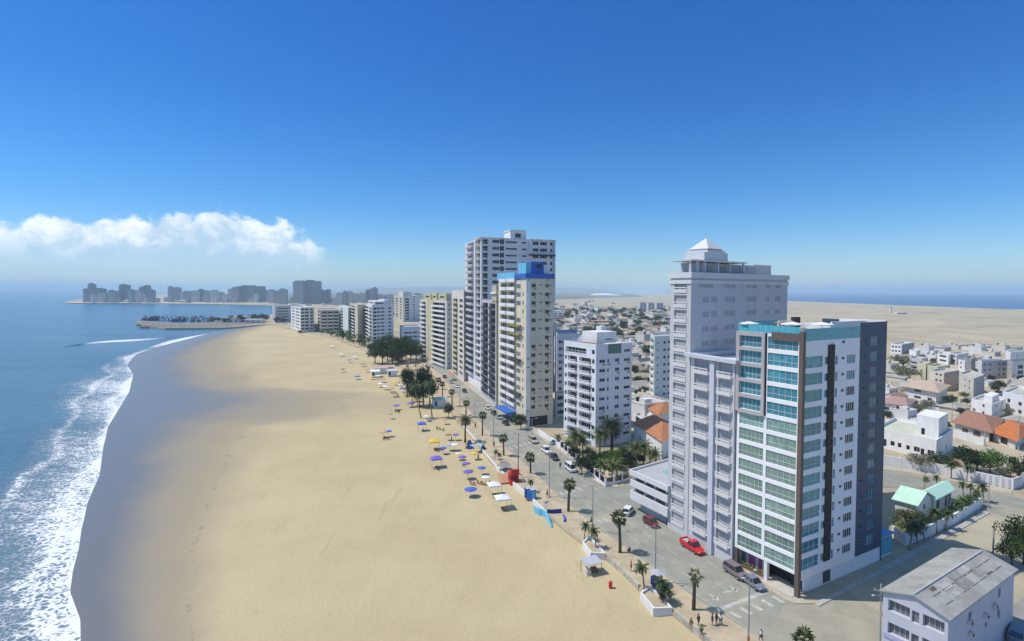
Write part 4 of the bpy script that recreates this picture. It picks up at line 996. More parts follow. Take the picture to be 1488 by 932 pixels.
w2=lambda u,rows=None: col('win',u,1.5,.8,1.1,rows,nx=2)
warm=M('warm_white_paint',(.64,.6,.52),.8,.08,.3,.2)
block('cream three-storey cube with a brown panel on its right side',1350,(1371,569),1393,542,3,warm,[w2(.5),w2(.78)],[col('win',.15,1,.8,.9),col('win',.9,1.5,1,.6)],mw2=M('pinkish_paint',(.48,.4,.34),.8,.1,.4),lo=5,ro=5)
block('cream three-storey cube standing alone, nearest the dirt lane',1393,(1414,582),1430,550,3,warm,[w2(.42),w2(.72)],[col('win',.2,.8,.8,.9),col('win',.8,1,.8,.9)],lo=10,ro=7,mw2=M('painted_shade_grey',(.42,.41,.4),.8,.1,.4))  # right-hand wall greyed in its colour to look shaded
block('narrow yellowish block rising behind the salmon-roofed house',1332,(1345,553),1352,529,2,M('pale_yellow_paint',(.6,.57,.4),.8,.08,.4),[w2(.5)])
block('broad yellowish block with a dark roof edge behind the cream cubes',1347,(1362,556),1380,533,2,M('pale_yellow_paint',(.6,.57,.4)),[w2(.4)],[w2(.7)])
block('white two-storey box house with six square windows, alone at the edge of the desert',1294,(1310,515),1328,501,2,white,[col('win',.2,1.5,.8,1.4),col('win',.5,1.5,.8,1.4),col('win',.8,1.5,.8,1.4)],(),3.2,'house','box_house',mw2=M('slate_paint',(.3,.31,.34),.8,.1,.4),lo=1.5,ro=4)
block('small white house tucked under the box house by the desert',1321,(1331,522),1337,511,1,white,[w2(.5)],(),3,'house','box_house')
block('lilac-grey three-storey house with dark balconies near the desert edge',1321,(1339,541),1348,522,3,palegrey,[col('bal',.45,-.6,.3,1.8,nx=3,pm=palegrey,st='solid',p=.4)],())
block('white house with olive windows in the row facing the desert',1362,(1378,530),1384,516,2,white,[col('win',.5,-.6,.8,1.4,nx=3)])
block('wide white house with a stepped roof in the row facing the desert',1380,(1390,530),1407,515.5,2,white2,[col('win',.5,-.6,.8,1.4,nx=2)],[w2(.5,[1])])
block('white modern house beside the grey stair tower',1392,(1402,541),1416,525,2,white,[col('win',.4,2,.8,1.4,nx=2)],[w2(.7)])
block('tall plain grey stair tower among the white houses',1403,(1411,545),1417,522,1,M('mid_grey_paint',(.28,.28,.28),.8,.1,.4))
block('long white three-storey row building with grey and blue bays',1420,(1426,551),1463,525,3,white2,(),[w2(.12),w2(.32),w2(.7),col('win',.88,2.2,.8,1.2)],2.9,mw2=palegrey,ro=2)
block('white and grey block with deep glazed bays at the right-hand edge of the town',1463,(1470,555),1510,525,3,concrete,(),[col('win',.3,3.5,.4,1.9,nx=3),col('win',.75,4,.4,1.9,nx=3)],2.9,ro=2,mw2=white2)
block('white house with roof terrace behind the glazed-bay block',1461,(1468,528),1500,512,2,white,(),[w2(.3),w2(.7)],3.)
block('pinkish low house in front of the long white row building',1463,(1470,556),1482,545,1,M('pinkish_paint',(.48,.4,.34)),(),[w2(.5)],3.,'house','box_house')
for k,(a_,b_,h_,lb) in enumerate((((1452,566),(1479,556),3.2,'long beige compound wall by the bare orange lot'),((1285,588),(1365,601),2.2,'pale garden wall running beside the dirt lane'),((1394,585),(1426,580),1.6,'low pale wall around the lone cream cube'),((1384,634),(1430,648),2.2,'white panelled wall in front of the brown-roofed house'))):
    wallrun('compound_wall',lb,[a_,b_],h_,.3,white2 if k else warm,post=(6,.3,.1,white2))
wallrun('round_fence','low curved white wall around a round courtyard near the salmon roof',[(1293,560),(1292,565),(1298,568.5),(1308,569),(1317,567)],2.2,.3,white2)
gw=wallrun('garden_wall','white street wall with grey garage doors, along the back street',[(1275,674),(1324,682),(1375,691),(1416,700),(1471,711.5),(1486,706)],2.6,.3,white2,post=(5,.35,.15,white))
a,b=G(1416,700),G(1471,711.5); fr=frame((a.x,a.y,0),b-a); Ln=(b-a).length
for k in range(6): m_=MB(); m_.box(.4+k*Ln/6,Ln/6*(k+1)-.3,-.22,-.16,.1,2.3,0,fr); m_.build('garage_door',palegrey,gw)
struct(strip('sidewalk',lambda y:1275,lambda y:1276,[676,677],.05,sidem))
gpoly('sidewalk',[(1275,681),(1324,688.5),(1375,697.5),(1416,706.5),(1471,719),(1471,712.5),(1416,701),(1375,692),(1324,683),(1275,675)],.1,sidem,-.1)
# mint-roofed house and its wall
f=foot4((1300,750),(1331,759),(1354,747)); 
roofed('house','white cottage with a mint green gabled roof behind the palm-lined wall','house',f,3.6,1.9,white,mint,side=[col('win',.5,1.1,1.6,1.2,[0],nx=2)],over=.5)
f=foot4((1342,738),(1356,748),(1382,734)); 
roofed('house_wing','longer mint-roofed wing with tall dark doorways behind the cottage','house',f,3.4,1.2,white,mint,side=[col('win',.25,1.8,.1,2.4,[0],nx=2),col('win',.7,1.2,.1,2.4,[0],nx=1),col('win',.9,1.,.1,2.4,[0],nx=1)],ridge='R',over=.6)
wallrun('garden_wall','white side-street wall shaded by a line of coconut palms',[(1298,781),(1315,793),(1352,778),(1389,760),(1424,738),(1411,731)],2.1,.3,white,post=(7,.3,.08,white))
gpoly('lawn',[(1296,780),(1315,792),(1389,759),(1422,737),(1405,728),(1300,738)],-.015,M('dry_lawn',(.14,.15,.06),.95,.35,.6))
# gabled building in the foreground
fm_=Vector((49.3,66.0)); bm2=Vector((67.4,77.4)); ax=(bm2-fm_).normalized(); pr_=Vector((-ax.y,ax.x)); hw=3.45
f=[fm_+pr_*hw,fm_-pr_*hw,bm2-pr_*hw,bm2+pr_*hw]
lil=M('lilac_white_paint',(.52,.53,.6),.8,.06,.3,.12)
GH=roofed('gabled_building','pale three-storey building with a grey corrugated gable roof at the corner of the side street','building',f,8.8,1.15,lil,asbest,
 sea=[col('win',.26,2.4,.75,1.45,nx=4,d=.5,g=gsoft),col('win',.52,.8,.6,1.5,nx=1,d=.3,g=gsoft),col('win',.79,2.2,.75,1.45,nx=4,d=.5,g=gsoft)],
 side=[col('win',.3,1,.8,.9,[2],nx=1),col('win',.75,1,.7,1.2,[1,2],nx=1),col('win',.55,.8,.9,.7,[1],nx=1)],ridge='R',over=.35,gm=gsoft)
for k,(u_,z_) in enumerate(((.28,6.2),(.3,4.6),(.27,3.),(.52,5.4),(.66,5.7))):
    c=f[1]+(f[2]-f[1])*u_; link('air_conditioner',ac_mesh(),GH,(c.x,c.y,z_),math.atan2(ax.y,ax.x))
rp=MB(); frR=frame((f[1].x,f[1].y,0),ax)
# loose roof patches on the right-hand slope
def slope(x,v): # v 0 at eave, 1 at ridge
    return frR(x,-.35+v*(hw+.35),8.8-.06+v*1.24+.19)
for (x,v,w_,h_,mi) in ((5,.62,2.2,.24,0),(8.4,.72,2.6,.2,1),(11.2,.72,2.8,.22,0),(13.4,.45,2.4,.3,1),(8.,.4,3,.28,1),(4,.3,2.6,.22,0),(15.2,.35,1.6,.05,2),(3.,.8,1.2,.12,2)):
    rp.poly([slope(x,v),slope(x+w_,v),slope(x+w_,v+h_),slope(x,v+h_)],mi)
for v in (.34,.68):
    for k in range(7): rp.poly([slope(2+k*2.6,v),slope(4.2+k*2.6,v),slope(4.2+k*2.6,v+.016),slope(2+k*2.6,v+.016)],2)
rp.build('roof_patch',[M('pale_roof_sheet',(.42,.41,.38),.85,.2,.8,.3),M('dull_roof_sheet',(.27,.265,.25),.9,.25,.8),M('rusty_seam',(.14,.11,.09),.9,.3,2)],GH)
m_=MB(); m_.tube([slope(-.2,1.0),slope(21,1.0)],.12,6); m_.build('ridge_cap',palegrey,GH)
sgn=MB(); 
frF=frame((f[0].x,f[0].y,0),f[1]-f[0]); sgn.box(.2,3.4,-.12,-.02,3.15,3.75,0,frF); sgn.build('signboard',M('faded_sign',(.42,.42,.58),.7,.15,1.2),GH)
# house with terracotta roofs
f=foot4((921,638),(961,668),(992,650)); 
th=roofed('villa','white villa with terracotta tiled roofs beside the palm garden','house',f,5.2,2.0,white,terracotta,sea=[col('win',.25,1.,.8,1.5,[0],nx=1),col('win',.55,1.,.8,1.5,[0],nx=1),col('win',.8,1.2,.2,2.2,[0],nx=1)],hip=.7,over=.4)
f=foot4((940,610),(957,621),(985,612)); 
roofed('villa','small white villa wing with a terracotta hip roof behind the larger one','house',f,4.4,1.8,white,terracotta,sea=[col('win',.3,1,.8,1.2,[0]),col('win',.7,1,.8,1.2,[0])],hip=.8)
f=foot4((921,612),(940,624),(952,618)); bld('shed','low white shed with a dark courtyard front beside the villas','shed',None,f,2.6,1,.2,2.5,sea=[col('win',.5,-.7,.3,1.8,nx=3)],wm=white)
# garden of the white mid-rise
gpoly('garden_ground',[(783,631),(880,706),(915,696),(960,672),(905,640),(818,634)],-.017,M('garden_soil',(.3,.27,.17),.95,.35,.3))
gpoly('patio',[(846,690),(876,704),(896,690),(868,676)],.0,M('patio_paving',(.5,.45,.32),.9,.12,.4))
gpoly('patio',[(812,648),(828,655),(838,650),(822,643)],.0,MATS['patio_paving'])
wallrun('boundary_wall','long white street wall in front of the forecourt parking',[(782,630),(815,652)],1.5,.25,white)
fn=thing('railing_fence','white piered fence with dark railings around the palm garden','fence',G(815,652),0)
Pf=[G(815,652),G(880,707),G(915,697)]
for a,b in zip(Pf,Pf[1:]):
    fr=frame((a.x,a.y,0),b-a); Ln=(b-a).length; k=0; stp=Ln/max(2,round(Ln/3.3))
    m_=MB(); m_.box(0,Ln,-.15,.15,-.1,.55,0,fr); m_.build('plinth',white,fn)
    while k<Ln+.1:
        m_=MB(); m_.box(k-.22,k+.22,-.22,.22,-.1,2.1,0,fr); m_.box(k-.27,k+.27,-.27,.27,2.1,2.2,0,fr); m_.build('pier',white,fn)
        if k+stp<Ln+.1:
            m_=MB(); x=k+.3
            while x<k+stp-.2: m_.box(x,x+.05,-.03,.03,.55,1.9,0,fr); x+=.16
            m_.box(k+.22,k+stp-.22,-.04,.04,1.84,1.9,0,fr); m_.build('railing',black,fn)
        k+=stp
# ------------------------------------------------------------ low town behind the towers
def house_mesh(kind,wmat_,rmat):
    mb=MB()
    if kind=='flat':
        mb.box(-6,6,-5,5,-.2,3.4,0); mb.ring([V2(p) for p in ((-6.1,-5.1),(6.1,-5.1),(6.1,5.1),(-6.1,5.1))],.3,3.4,4.0,0); mb.poly([(-5.9,-4.9,3.42),(5.9,-4.9,3.42),(5.9,4.9,3.42),(-5.9,4.9,3.42)],1)
        mb.box(1,4.5,0,4,3.43,5.6,0); mb.tube([(-3,2,3.4),(-3,2,4.9)],.75,8,2); mb.tube([(-1.2,-3,3.4),(-1.2,-3,4.6)],.5,8,0)
    elif kind=='two':
        mb.box(-5,5,-5,5,-.2,6.3,0); mb.ring([V2(p) for p in ((-5.1,-5.1),(5.1,-5.1),(5.1,5.1),(-5.1,5.1))],.3,6.3,6.9,0); mb.poly([(-4.9,-4.9,6.32),(4.9,-4.9,6.32),(4.9,4.9,6.32),(-4.9,4.9,6.32)],1)
        mb.box(-9,-5.01,-4,4,-.2,3.2,0,None,1); mb.tube([(2,2,6.3),(2,2,8)],.75,8,2); mb.box(-4,-1,1,4,6.33,8.4,0)
    elif kind=='gable':
        mb.box(-7,7,-5,5,-.2,3.,0)
        for s in (-1,1): mb.poly([(-7.6,s*5.6,2.9),(7.6,s*5.6,2.9),(7.6,0,4.7),(-7.6,0,4.7)][::s],1); mb.poly([(s*7,-5,3),(s*7,5,3),(s*7,0,4.6)][::s],0)
    else:
        mb.box(-7,7,-6,6,-.2,3.2,0)
        for s in (-1,1): mb.poly([(-7.8,s*6.8,3.1),(7.8,s*6.8,3.1),(3,0,5.2),(-3,0,5.2)],1); mb.poly([(s*7.8,-6.8,3.1),(s*7.8,6.8,3.1),(s*3,0,5.2)],1)
    yw=-5.02 if kind!='hip' else -6.02
    for x in ((-3.8,-.5,2.8) if kind!='two' else (-3,1.6)):
        for z in ((1.,4.1) if kind=='two' else (1.,)):
            mb.box(x,x+1.6,yw-.02,yw+.3,z,z+1.3,2); 
    return mb.mesh('house',[wmat_,rmat,darkv])
rt=M('rusty_tin_roof',(.3,.2,.15),.9,.3,.2); gt=M('grey_tin_roof',(.36,.34,.3),.85,.25,.2); tt=M('tan_roof',(.4,.34,.24),.9,.25,.2)
VAR=[]
for kind,kn in (('flat','flat-roofed house with a roof hut'),('two','two-storey house with a low side wing'),('gable','low gabled house'),('hip','low house with a hipped roof')):
    for wn,wm_ in (('white',white2),('cream',warm),('grey',concrete)):
        rn,rm_={'flat':('',roofgrey),'two':('',roofgrey)}.get(kind) or R.choice([(' of grey tin',gt),(' of tan sheet',tt),(' of rusty red sheet',rt)])
        VAR.append((wn,kn,rn,house_mesh(kind,wm_,rm_)))
foots=[]
TG='low houses of the town behind the towers'
zones=[((916,948),(205,325),7),((802,974),(325,520),62),((802,974),(520,900),80),((802,974),(900,1500),52),((804,972),(1500,2400),10),((505,690),(850,2000),22),((395,520),(900,1900),10)]
placed=[]
def free(x,y,d=15):
    for a,b in placed:
        if abs(a-x)<d and abs(b-y)<d*.8: return False
    placed.append((x,y)); return True
zn=['behind the white mid-rise','just behind the towers','in mid town','in the far town','at the desert edge','inland of the far blocks','near the bay end']
for zi,((xa,xb),(ya,yb),cnt) in enumerate(zones):
    c=0; tries=0
    while c<cnt and tries<3000:
        tries+=1
        Y=math.sqrt(R.uniform(ya**2,yb**2)); px=R.uniform(xa,xb); X=(px-744)/800*Y
        # snap to tilted street grid
        if not free(X,Y,13.5 if Y<900 else 22): continue
        wn,kn,rn,me=R.choice(VAR)
        o=link('house',me,None,(X,Y,-.06),math.radians(R.choice((24,24,114,20,204))+R.uniform(-5,5)))
        s=R.uniform(.85,1.25)*(1 if Y<900 else 1.3); o.scale=(s,s,s*R.uniform(.8,1.15))
        kn2=kn.split(' with ') if 'hip' not in kn else [kn]
        tag(o,f'{wn} {kn if not rn else kn.replace(" with a hipped roof","")}{" with hipped roof" if rn and "hip" in kn else ""}{rn} {zn[zi]}','house',TG); c+=1
# a few landmarks inland
def landmark(name,label,cat,px,y,w_,h_,d_,mats,rz=.4,group=None,parts=()):
    p=G(px,y); mb=MB(); t=thing(name,label,cat,(p.x,p.y,0),rz,group)
    mb.box(-w_/2,w_/2,-d_/2,d_/2,-.1,h_); mb.build('wall',mats[0],t,local=True)
    a=MB(); a.box(-w_/2-.4,w_/2+.4,-d_/2-.4,d_/2+.4,h_,h_+.5); a.build('roof',mats[-1],t,local=True)
    n=max(2,int(w_/7))
    for fl_ in range(max(1,int(h_/4))):
        a=MB()
        for k in range(n): a.box(-w_/2+w_*(k+.25)/n,-w_/2+w_*(k+.75)/n,-d_/2-.05,-d_/2+.1,1.2+fl_*3.6,2.8+fl_*3.6)
        a.build('window_row',darkv,t,local=True)
    return t
landmark('hall','long hall with a rust red roof in the middle of the town','building',874,473,26,6,14,(M('rust_wall',(.3,.13,.07),.9,.2,.5),M('pink_tin_roof',(.5,.36,.32),.8,.1,.4)),.12)
landmark('warehouse','plain beige warehouse block at the right of the town','building',955,466,26,11,18,(warm,roofgrey),.3)
landmark('white_block','small white three-storey block beside the cream tower','building',810,464,16,14,12,(white,white),.1)
for k in range(3): landmark('silo_block',('left','middle','right')[k] and ['pale silo-like block at the near end of the silo row','pale silo-like block in the middle of the silo row','pale silo-like block at the far end of the silo row'][k],'building',933+k*12,452+k*.3,16,20,14,(palegrey,white2),.15,'pale silo blocks beyond the town')
lh=G(1294,456); t=thing('lighthouse','lone pale lighthouse column standing in the desert','lighthouse',(lh.x,lh.y,0))
a=MB(); a.tube([(0,0,-.5),(0,0,12),(0,0,14)],[2.9,2.4,2.4],10); a.build('tower_shaft',warm,t,local=True)
a=MB(); a.tube([(0,0,14),(0,0,14.6)],3.2,10); a.tube([(0,0,14.6),(0,0,16)],[1.2,.9],8); a.build('lantern',concrete,t,local=True)
landmark('shed','small pale shed near the desert lighthouse','shed',1308,457,22,3.5,10,(white2,white2),.1)
p=G(880,429.3); a=MB(); rows=[]
for i in range(9):
    th_=math.pi*i/8; rows.append([(p.x-160+320*j/8,p.y+math.cos(th_)*60,max(-.5,math.sin(th_)*19*min(1,(j+.4)/1.6,(8.4-j)/3.))) for j in range(9)])
a.grid(rows); o=a.build('salt_heap',M('salt',(.85,.85,.85),.9,.03,.01),smooth=True); tag(o,'gleaming white salt heap on the plain below the far hills','heap')
# ------------------------------------------------------------ far skyline
def skymat(n,c):
    m,nt,b=newmat(n); g=N(nt,'ShaderNodeNewGeometry'); s=N(nt,'ShaderNodeSeparateXYZ'); L(nt,g.outputs['Position'],s.inputs[0])
    fz=math_(nt,'FRACT',math_(nt,'MULTIPLY',s.outputs[2],1/3.4)); fx=math_(nt,'FRACT',math_(nt,'MULTIPLY',math_(nt,'ADD',s.outputs[0],s.outputs[1]),1/7.))
    k=math_(nt,'MULTIPLY',mrange(nt,fz,.45,.5),mrange(nt,fx,.3,.35)); L(nt,mixc(nt,k,c,tuple(x*.45 for x in c)),b.inputs['Base Color']); b.inputs['Roughness'].default_value=.8; return m
SKM=[skymat('far_grey_facade',(.38,.41,.44)),skymat('far_pale_facade',(.56,.57,.58)),skymat('far_dark_facade',(.29,.315,.345))]
SK=[(121,146,419,2),(128,136,412,2),(146,157,426,0),(157,165,422,0),(165,173,423.5,0),(173,186,413.5,2),(186,193,421,0),(195,202,422,1),(202.5,213,417,2),(209,216,415,2),(214,222.5,421,2),(244,250,416.5,0),(252,261,418,0),(262,266,425,1),(266,274,423.5,0),(275,287,423,1),(288,295,420.5,2),(297,304,423,0),(305,315,422,1),(317,324,425,0),(331,337,420,1),(337,345,417.5,0),(345,378,415.3,2),(379,388,421,1),(390,397,421,1),(398,405,423,0),(405,416,420,0),(426,441,408.5,0),(440,463,407.6,0),(464,473,421.5,0),(473,479,421,0),(489,497,426,1),(498,504,423.5,0),(504,511,424,1),(513,521,427,1),(522,529,426,1),(531,535,422,2),(535,542,420,1),(541,547,418,0),(549,556,429,1),(557,565,429.5,1),(592,600,428,1),(601,611,427,0)]
R2=random.Random(5)
for k in range(30):
    x0=R2.uniform(125,600); SK.append((x0,x0+R2.uniform(3.5,8),R2.uniform(426,434) if x0<480 else R2.uniform(426,433),R2.choice((0,1,1))))
SG='hazy towers of the far skyline'
for k,(x0,x1,yt,mi) in enumerate(SK):
    yb=439.6-.6*math.sin(k*1.7) if x0<390 else (441.5+math.sin(k)*.6 if x0<480 else 446+math.sin(k*2)*2)
    p0,p1=G(x0,yb),G(x1,yb); w_=(p1-p0).length; Y=p0.y; H=ZAT(x0,yt,Y); d_=max(18,w_*.7)
    mb=MB(); mb.box(0,w_,0,d_,-.5,H*.97)
    mb.box(w_*.15,w_*.6,d_*.2,d_*.8,H*.97,H+1.5); 
    if k%3==0: mb.box(w_*.62,w_*.9,d_*.1,d_*.7,H*.97,H*1.02)
    if w_>40: mb.box(w_*.05,w_*.25,-2,0,0,H*.93); mb.box(w_*.55,w_*.8,-2,0,0,H*.95)
    if k%4==1: mb.box(-w_*.25,0,d_*.2,d_,-.5,H*.6)
    o=link('tower',mb.mesh('tower',SKM[mi]),None,(p0.x,p0.y,0),0)
    tone=['grey','pale','dark'][mi]
    lb=f'hazy {tone} tower, {ordn(k+1)} from the seaward tip of the far skyline' if k<42 else f'short hazy {tone} block in the gaps of the far skyline, {ordn(k-41)} of the fillers'
    if k==22: lb='broad dark slab of a hotel on the far shore, darkest of the skyline'
    if k==27: lb='left half of the broad hazy grey twin slab behind the beach end blocks'
    if k==28: lb='taller right half of the broad hazy grey twin slab on the far shore'
    tag(o,lb,'tower',SG)
for k in range(30):
    px=R.uniform(125,425); yb=R.uniform(438.2,440.4); p=G(px,yb); wn,kn,rn,me=R.choice(VAR)
    o=link('house',me,None,(p.x,p.y,-.06),R.uniform(-.3,.3)); o.scale=(1.8,1.6,R.uniform(1.6,2.8)); tag(o,f'tiny hazy {wn} {kn.split(" with")[0]}{rn} along the far shore','house','houses along the far shore')
struct(strip('far_beach',lambda y:100,lambda y:398,[439.4,440.6],.02,M('far_sand',(.62,.55,.42),.9,.1,.05),None,12))
# yard walls and extra houses filling the right-hand town
GY='yard walls of the town plots'
def yard(w_,d_):
    mb=MB(); mb.ring([V2(p) for p in ((-w_,-d_),(w_,-d_),(w_,d_),(-w_,d_))],.25,-.2,1.9); return mb.mesh('yard_wall',[white2])
YM=[yard(10,8),yard(8,9),yard(12,7)]
for k,(X,Y) in enumerate(list(placed)):
    if Y<900 and X>20 and k%3==0:
        o=link('yard_wall',YM[k%9//3],None,(X,Y,-.05),math.radians(24)); tag(o,'low pale yard wall around a town house plot','wall',GY)
RG='small houses of the right-hand town'
for k,(px,y,v) in enumerate(((1302,527,1),(1352,522,0),(1442,535,3),(1350,577,9),(1405,563,6),(1440,592,4),(1462,566,1),(1476,588,0),(1296,545,10),(1312,612,3),(1372,548,4),(1418,534,1),(1300,581,6),(1485,565,4),(1385,598,10),(1470,600,9),(1430,560,0),(1455,512,4),(1440,517,1),(1420,514,3),(1485,520,0),(1345,513,3),(1367,509,9),(1386,507,1),(1406,508,6),(1426,508,0),(1471,509,10),(1346,537,7),(1412,526,1),(1452,531,10),(1288,571,0),(1322,567,4),(1340,594,10),(1302,628,1),(1336,630,9),(1449,622,7),(1464,630,11),(1482,619,9),(1290,536,1),(1306,553,7))):
    wn,kn,rn,me=VAR[v]; p=G(px,y); o=link('house',me,None,(p.x,p.y,-.06),math.radians(28+90*(k%2))); s=.62 if y>540 else .8; o.scale=(s,s,s*1.1)
    tag(o,f'small {wn} {kn.split(" with")[0]}{rn} '+('past the slate tower end' if px<1330 else 'among the cream cubes and salmon roof' if px<1410 else 'toward the right edge of the town'),'house',RG)
# ------------------------------------------------------------ vegetation
def leafmat(name,c,var=.45,sc_=.9):
    m,nt,b=newmat(name); oi=N(nt,'ShaderNodeObjectInfo')
    c1=mixc(nt,mrange(nt,noise(nt,sc_,4,.7),.3,.7),tuple(x*(1-var) for x in c),tuple(x*(1+var) for x in c))
    hs=N(nt,'ShaderNodeHueSaturation'); L(nt,c1,hs.inputs['Color']); L(nt,mrange(nt,oi.outputs['Random'],0,1,.75,1.25,False),hs.inputs['Value']); L(nt,hs.outputs[0],b.inputs['Base Color'])
    b.inputs['Roughness'].default_value=.55; b.inputs['Specular IOR Level'].default_value=.25; return m
palmleaf=leafmat('palm_leaf',(.085,.11,.03)); cocoleaf=leafmat('coconut_leaf',(.05,.085,.02)); dryleaf=leafmat('dry_palm_skirt',(.15,.11,.06))
bark=M('palm_bark',(.085,.06,.04),.95,.35,3); bark2=M('grey_palm_bark',(.3,.27,.23),.9,.25,2)
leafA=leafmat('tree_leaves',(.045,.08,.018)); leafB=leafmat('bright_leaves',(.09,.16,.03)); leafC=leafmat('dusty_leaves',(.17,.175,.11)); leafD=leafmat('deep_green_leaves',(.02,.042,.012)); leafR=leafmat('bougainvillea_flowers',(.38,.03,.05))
def fanleaf(mb,base,d,up,s,mi=0,n=7):
    side=d.cross(up).normalized(); 
    ctr=base+d*s*.55
    mb.poly([base-side*.03,base+side*.03,ctr+side*.02,ctr-side*.02],mi)
    for k in range(n):
        a=(k/(n-1)-.5)*3.0; a2=a+.2; a0=a-.2
        dr=d*math.cos(a)+side*math.sin(a); 
        tip=ctr+dr*s*.62-up*s*.12*(1+abs(a))*.8
        l=ctr+(d*math.cos(a0)+side*math.sin(a0))*s*.36; r=ctr+(d*math.cos(a2)+side*math.sin(a2))*s*.36
        mb.poly([ctr,l,tip],mi); mb.poly([ctr,tip,r],mi)
def make_fanpalm(h,crown=1.,skirt=.9,seed=0,nl=24,thick=.2):
    r=random.Random(seed); t=thing('fan_palm','x','palm',(0,0,0))
    tr=MB(); lean=Vector((r.uniform(-.3,.3),r.uniform(-.3,.3),0)); path=[];rad=[]
    for k in range(9):
        q=k/8; path.append(Vector((0,0,-.2))+lean*q*q+Vector((0,0,(h+.2)*q))); rad.append(thick*(1.3-.5*q)*(1+.06*(-1)**k))
    tr.tube(path,rad,8); top=path[-1]
    tr.build('trunk',bark,t,local=True,smooth=True)
    if skirt:
        sk=MB()
        for k in range(int(90*skirt)):
            q=r.random(); a=r.random()*6.283; z=h-q*skirt*1.6; rr=thick*(1.6-.5*q)
            p=Vector((lean.x+rr*math.cos(a),lean.y+rr*math.sin(a),z)); o=Vector((math.cos(a),math.sin(a),-1.6)).normalized()*.6; s_=Vector((-math.sin(a),math.cos(a),0))*.09
            sk.poly([p-s_,p+s_,p+o])
        sk.build('dead_leaf_skirt',dryleaf,t,local=True)
    cr=MB()
    for k in range(nl):
        a=k*2.399+r.uniform(-.2,.2); el_=math.radians(70-125*(k/nl))
        d=Vector((math.cos(a)*math.cos(el_),math.sin(a)*math.cos(el_),math.sin(el_)))
        up=Vector((0,0,1)) if abs(d.z)<.95 else Vector((1,0,0)); up=d.cross(up).normalized().cross(d)*(1)
        fanleaf(cr,top,d,up if up.z>0 else -up,crown*r.uniform(.85,1.15)*1.5)
    cr.build('crown',palmleaf,t,local=True); return t
def frond(mb,base,a,el0,ln,droop,r,w=.5,mi=0,n=9):
    pts=[];p=Vector(base);e_=el0
    for k in range(n+1):
        pts.append(p.copy()); d=Vector((math.cos(a)*math.cos(e_),math.sin(a)*math.cos(e_),math.sin(e_))); p=p+d*ln/n; e_-=droop/n
    side=Vector((-math.sin(a),math.cos(a),0))
    mb.tube(pts,[.035*(1-.8*k/n) for k in range(n+1)],3,mi,False)
    for k in range(1,n+1):
        q=k/n; l=w*ln*(.35+.65*math.sin(math.pi*min(.98,q*.85+.12)))*.62
        d=(pts[k]-pts[k-1]).normalized()
        for s in (-1,1):
            for sub_ in (0,.5):
                b=pts[k-1]+(pts[k]-pts[k-1])*sub_
                tip=b+side*s*l*r.uniform(.85,1.1)+d*l*.45+Vector((0,0,-l*.38)); mb.poly([b-d*.045,b+d*.08,tip],mi)
def make_coco(h,nf=17,ln=2.2,seed=0,lean=.5,droop=1.9,leaf=None,thick=.13,tb=None):
    r=random.Random(seed); t=thing('coconut_palm','x','palm',(0,0,0)); tr=MB(); a0=r.random()*6.3
    path=[];rad=[]
    for k in range(8):
        q=k/7; path.append(Vector((math.cos(a0)*lean*q**1.6,math.sin(a0)*lean*q**1.6,-.2+(h+.2)*q))); rad.append(thick*(1.5-.75*q) if k else thick*1.9)
    tr.tube(path,rad,7); tr.build('trunk',tb or bark2,t,local=True,smooth=True)
    cr=MB()
    for k in range(nf):
        q=k/nf; frond(cr,path[-1],k*2.399+r.uniform(-.2,.2),1.25-1.6*q,ln*r.uniform(.85,1.1),droop*(.6+.5*q),r)
    cr.build('crown',leaf or cocoleaf,t,local=True); return t
def make_tree(h,w_,seed,leaf,trunk_h=.35,n=1500,name='tree',ls=.38,flat=.75,tb=None,clumps=16,extra=None):
    r=random.Random(seed); t=thing(name,'x','tree',(0,0,0)); tr=MB()
    th_=h*trunk_h; tr.tube([(0,0,-.3),(.05,0,th_*.6),(0,.05,th_)],[h*.035,h*.026,h*.022],7)
    cl=[]
    for k in range(clumps):
        a=k*2.399; q=math.sqrt((k+.5)/clumps); z=th_+(h-th_)*(.18+.72*r.random()*(1-.45*q*q)); rr=w_*.5*q*.78
        c=Vector((math.cos(a)*rr,math.sin(a)*rr,z)); cl.append((c,w_*r.uniform(.15,.25)))
        if k%2==0: tr.tube([(0,0,th_*.85),tuple(c*.5+Vector((0,0,th_*.45))),tuple(c)],[h*.016,h*.011,h*.004],5)
    tr.build('trunk',tb or bark,t,local=True,smooth=True)
    mb=MB()
    for k in range(n):
        c,cr_=cl[k%len(cl)]
        d=Vector((r.gauss(0,1),r.gauss(0,1),r.gauss(0,1))).normalized(); p=c+Vector((d.x,d.y,d.z*flat))*cr_*r.uniform(.45,1.12)
        u=(Vector((r.gauss(0,1),r.gauss(0,1),r.gauss(0,1)))+d*.8).normalized(); u1=u.orthogonal().normalized(); a=r.random()*6.3
        v1=(u1*math.cos(a)+u.cross(u1)*math.sin(a)); v2=u.cross(v1); s=ls*r.uniform(.6,1.3)
        mi=1 if (extra and r.random()<.4) else 0
        mb.poly([p-v1*s*.5,p+v2*s*.32-u*s*.08,p+v1*s*.6,p-v2*s*.32-u*s*.08],mi)
    mb.build('crown',[leaf]+([extra] if extra else []),t,local=True); return t
def place(proto,used,loc,rz,label,scale=1.,group=None,cat=None):
    if not used[0]:
        used[0]=True; o=proto; o.location=loc; o.rotation_euler=(0,0,rz); o.scale=(scale,)*3 if not hasattr(scale,'__len__') else scale
    else: o=dup(proto,loc,rz,None,None,scale)
    o['label']=label
    if cat: o['category']=cat
    if group: o['group']=group
    return o
KIT={}
def kit(key,fn): 
    if key not in KIT: KIT[key]=(fn(),[False])
    return KIT[key]
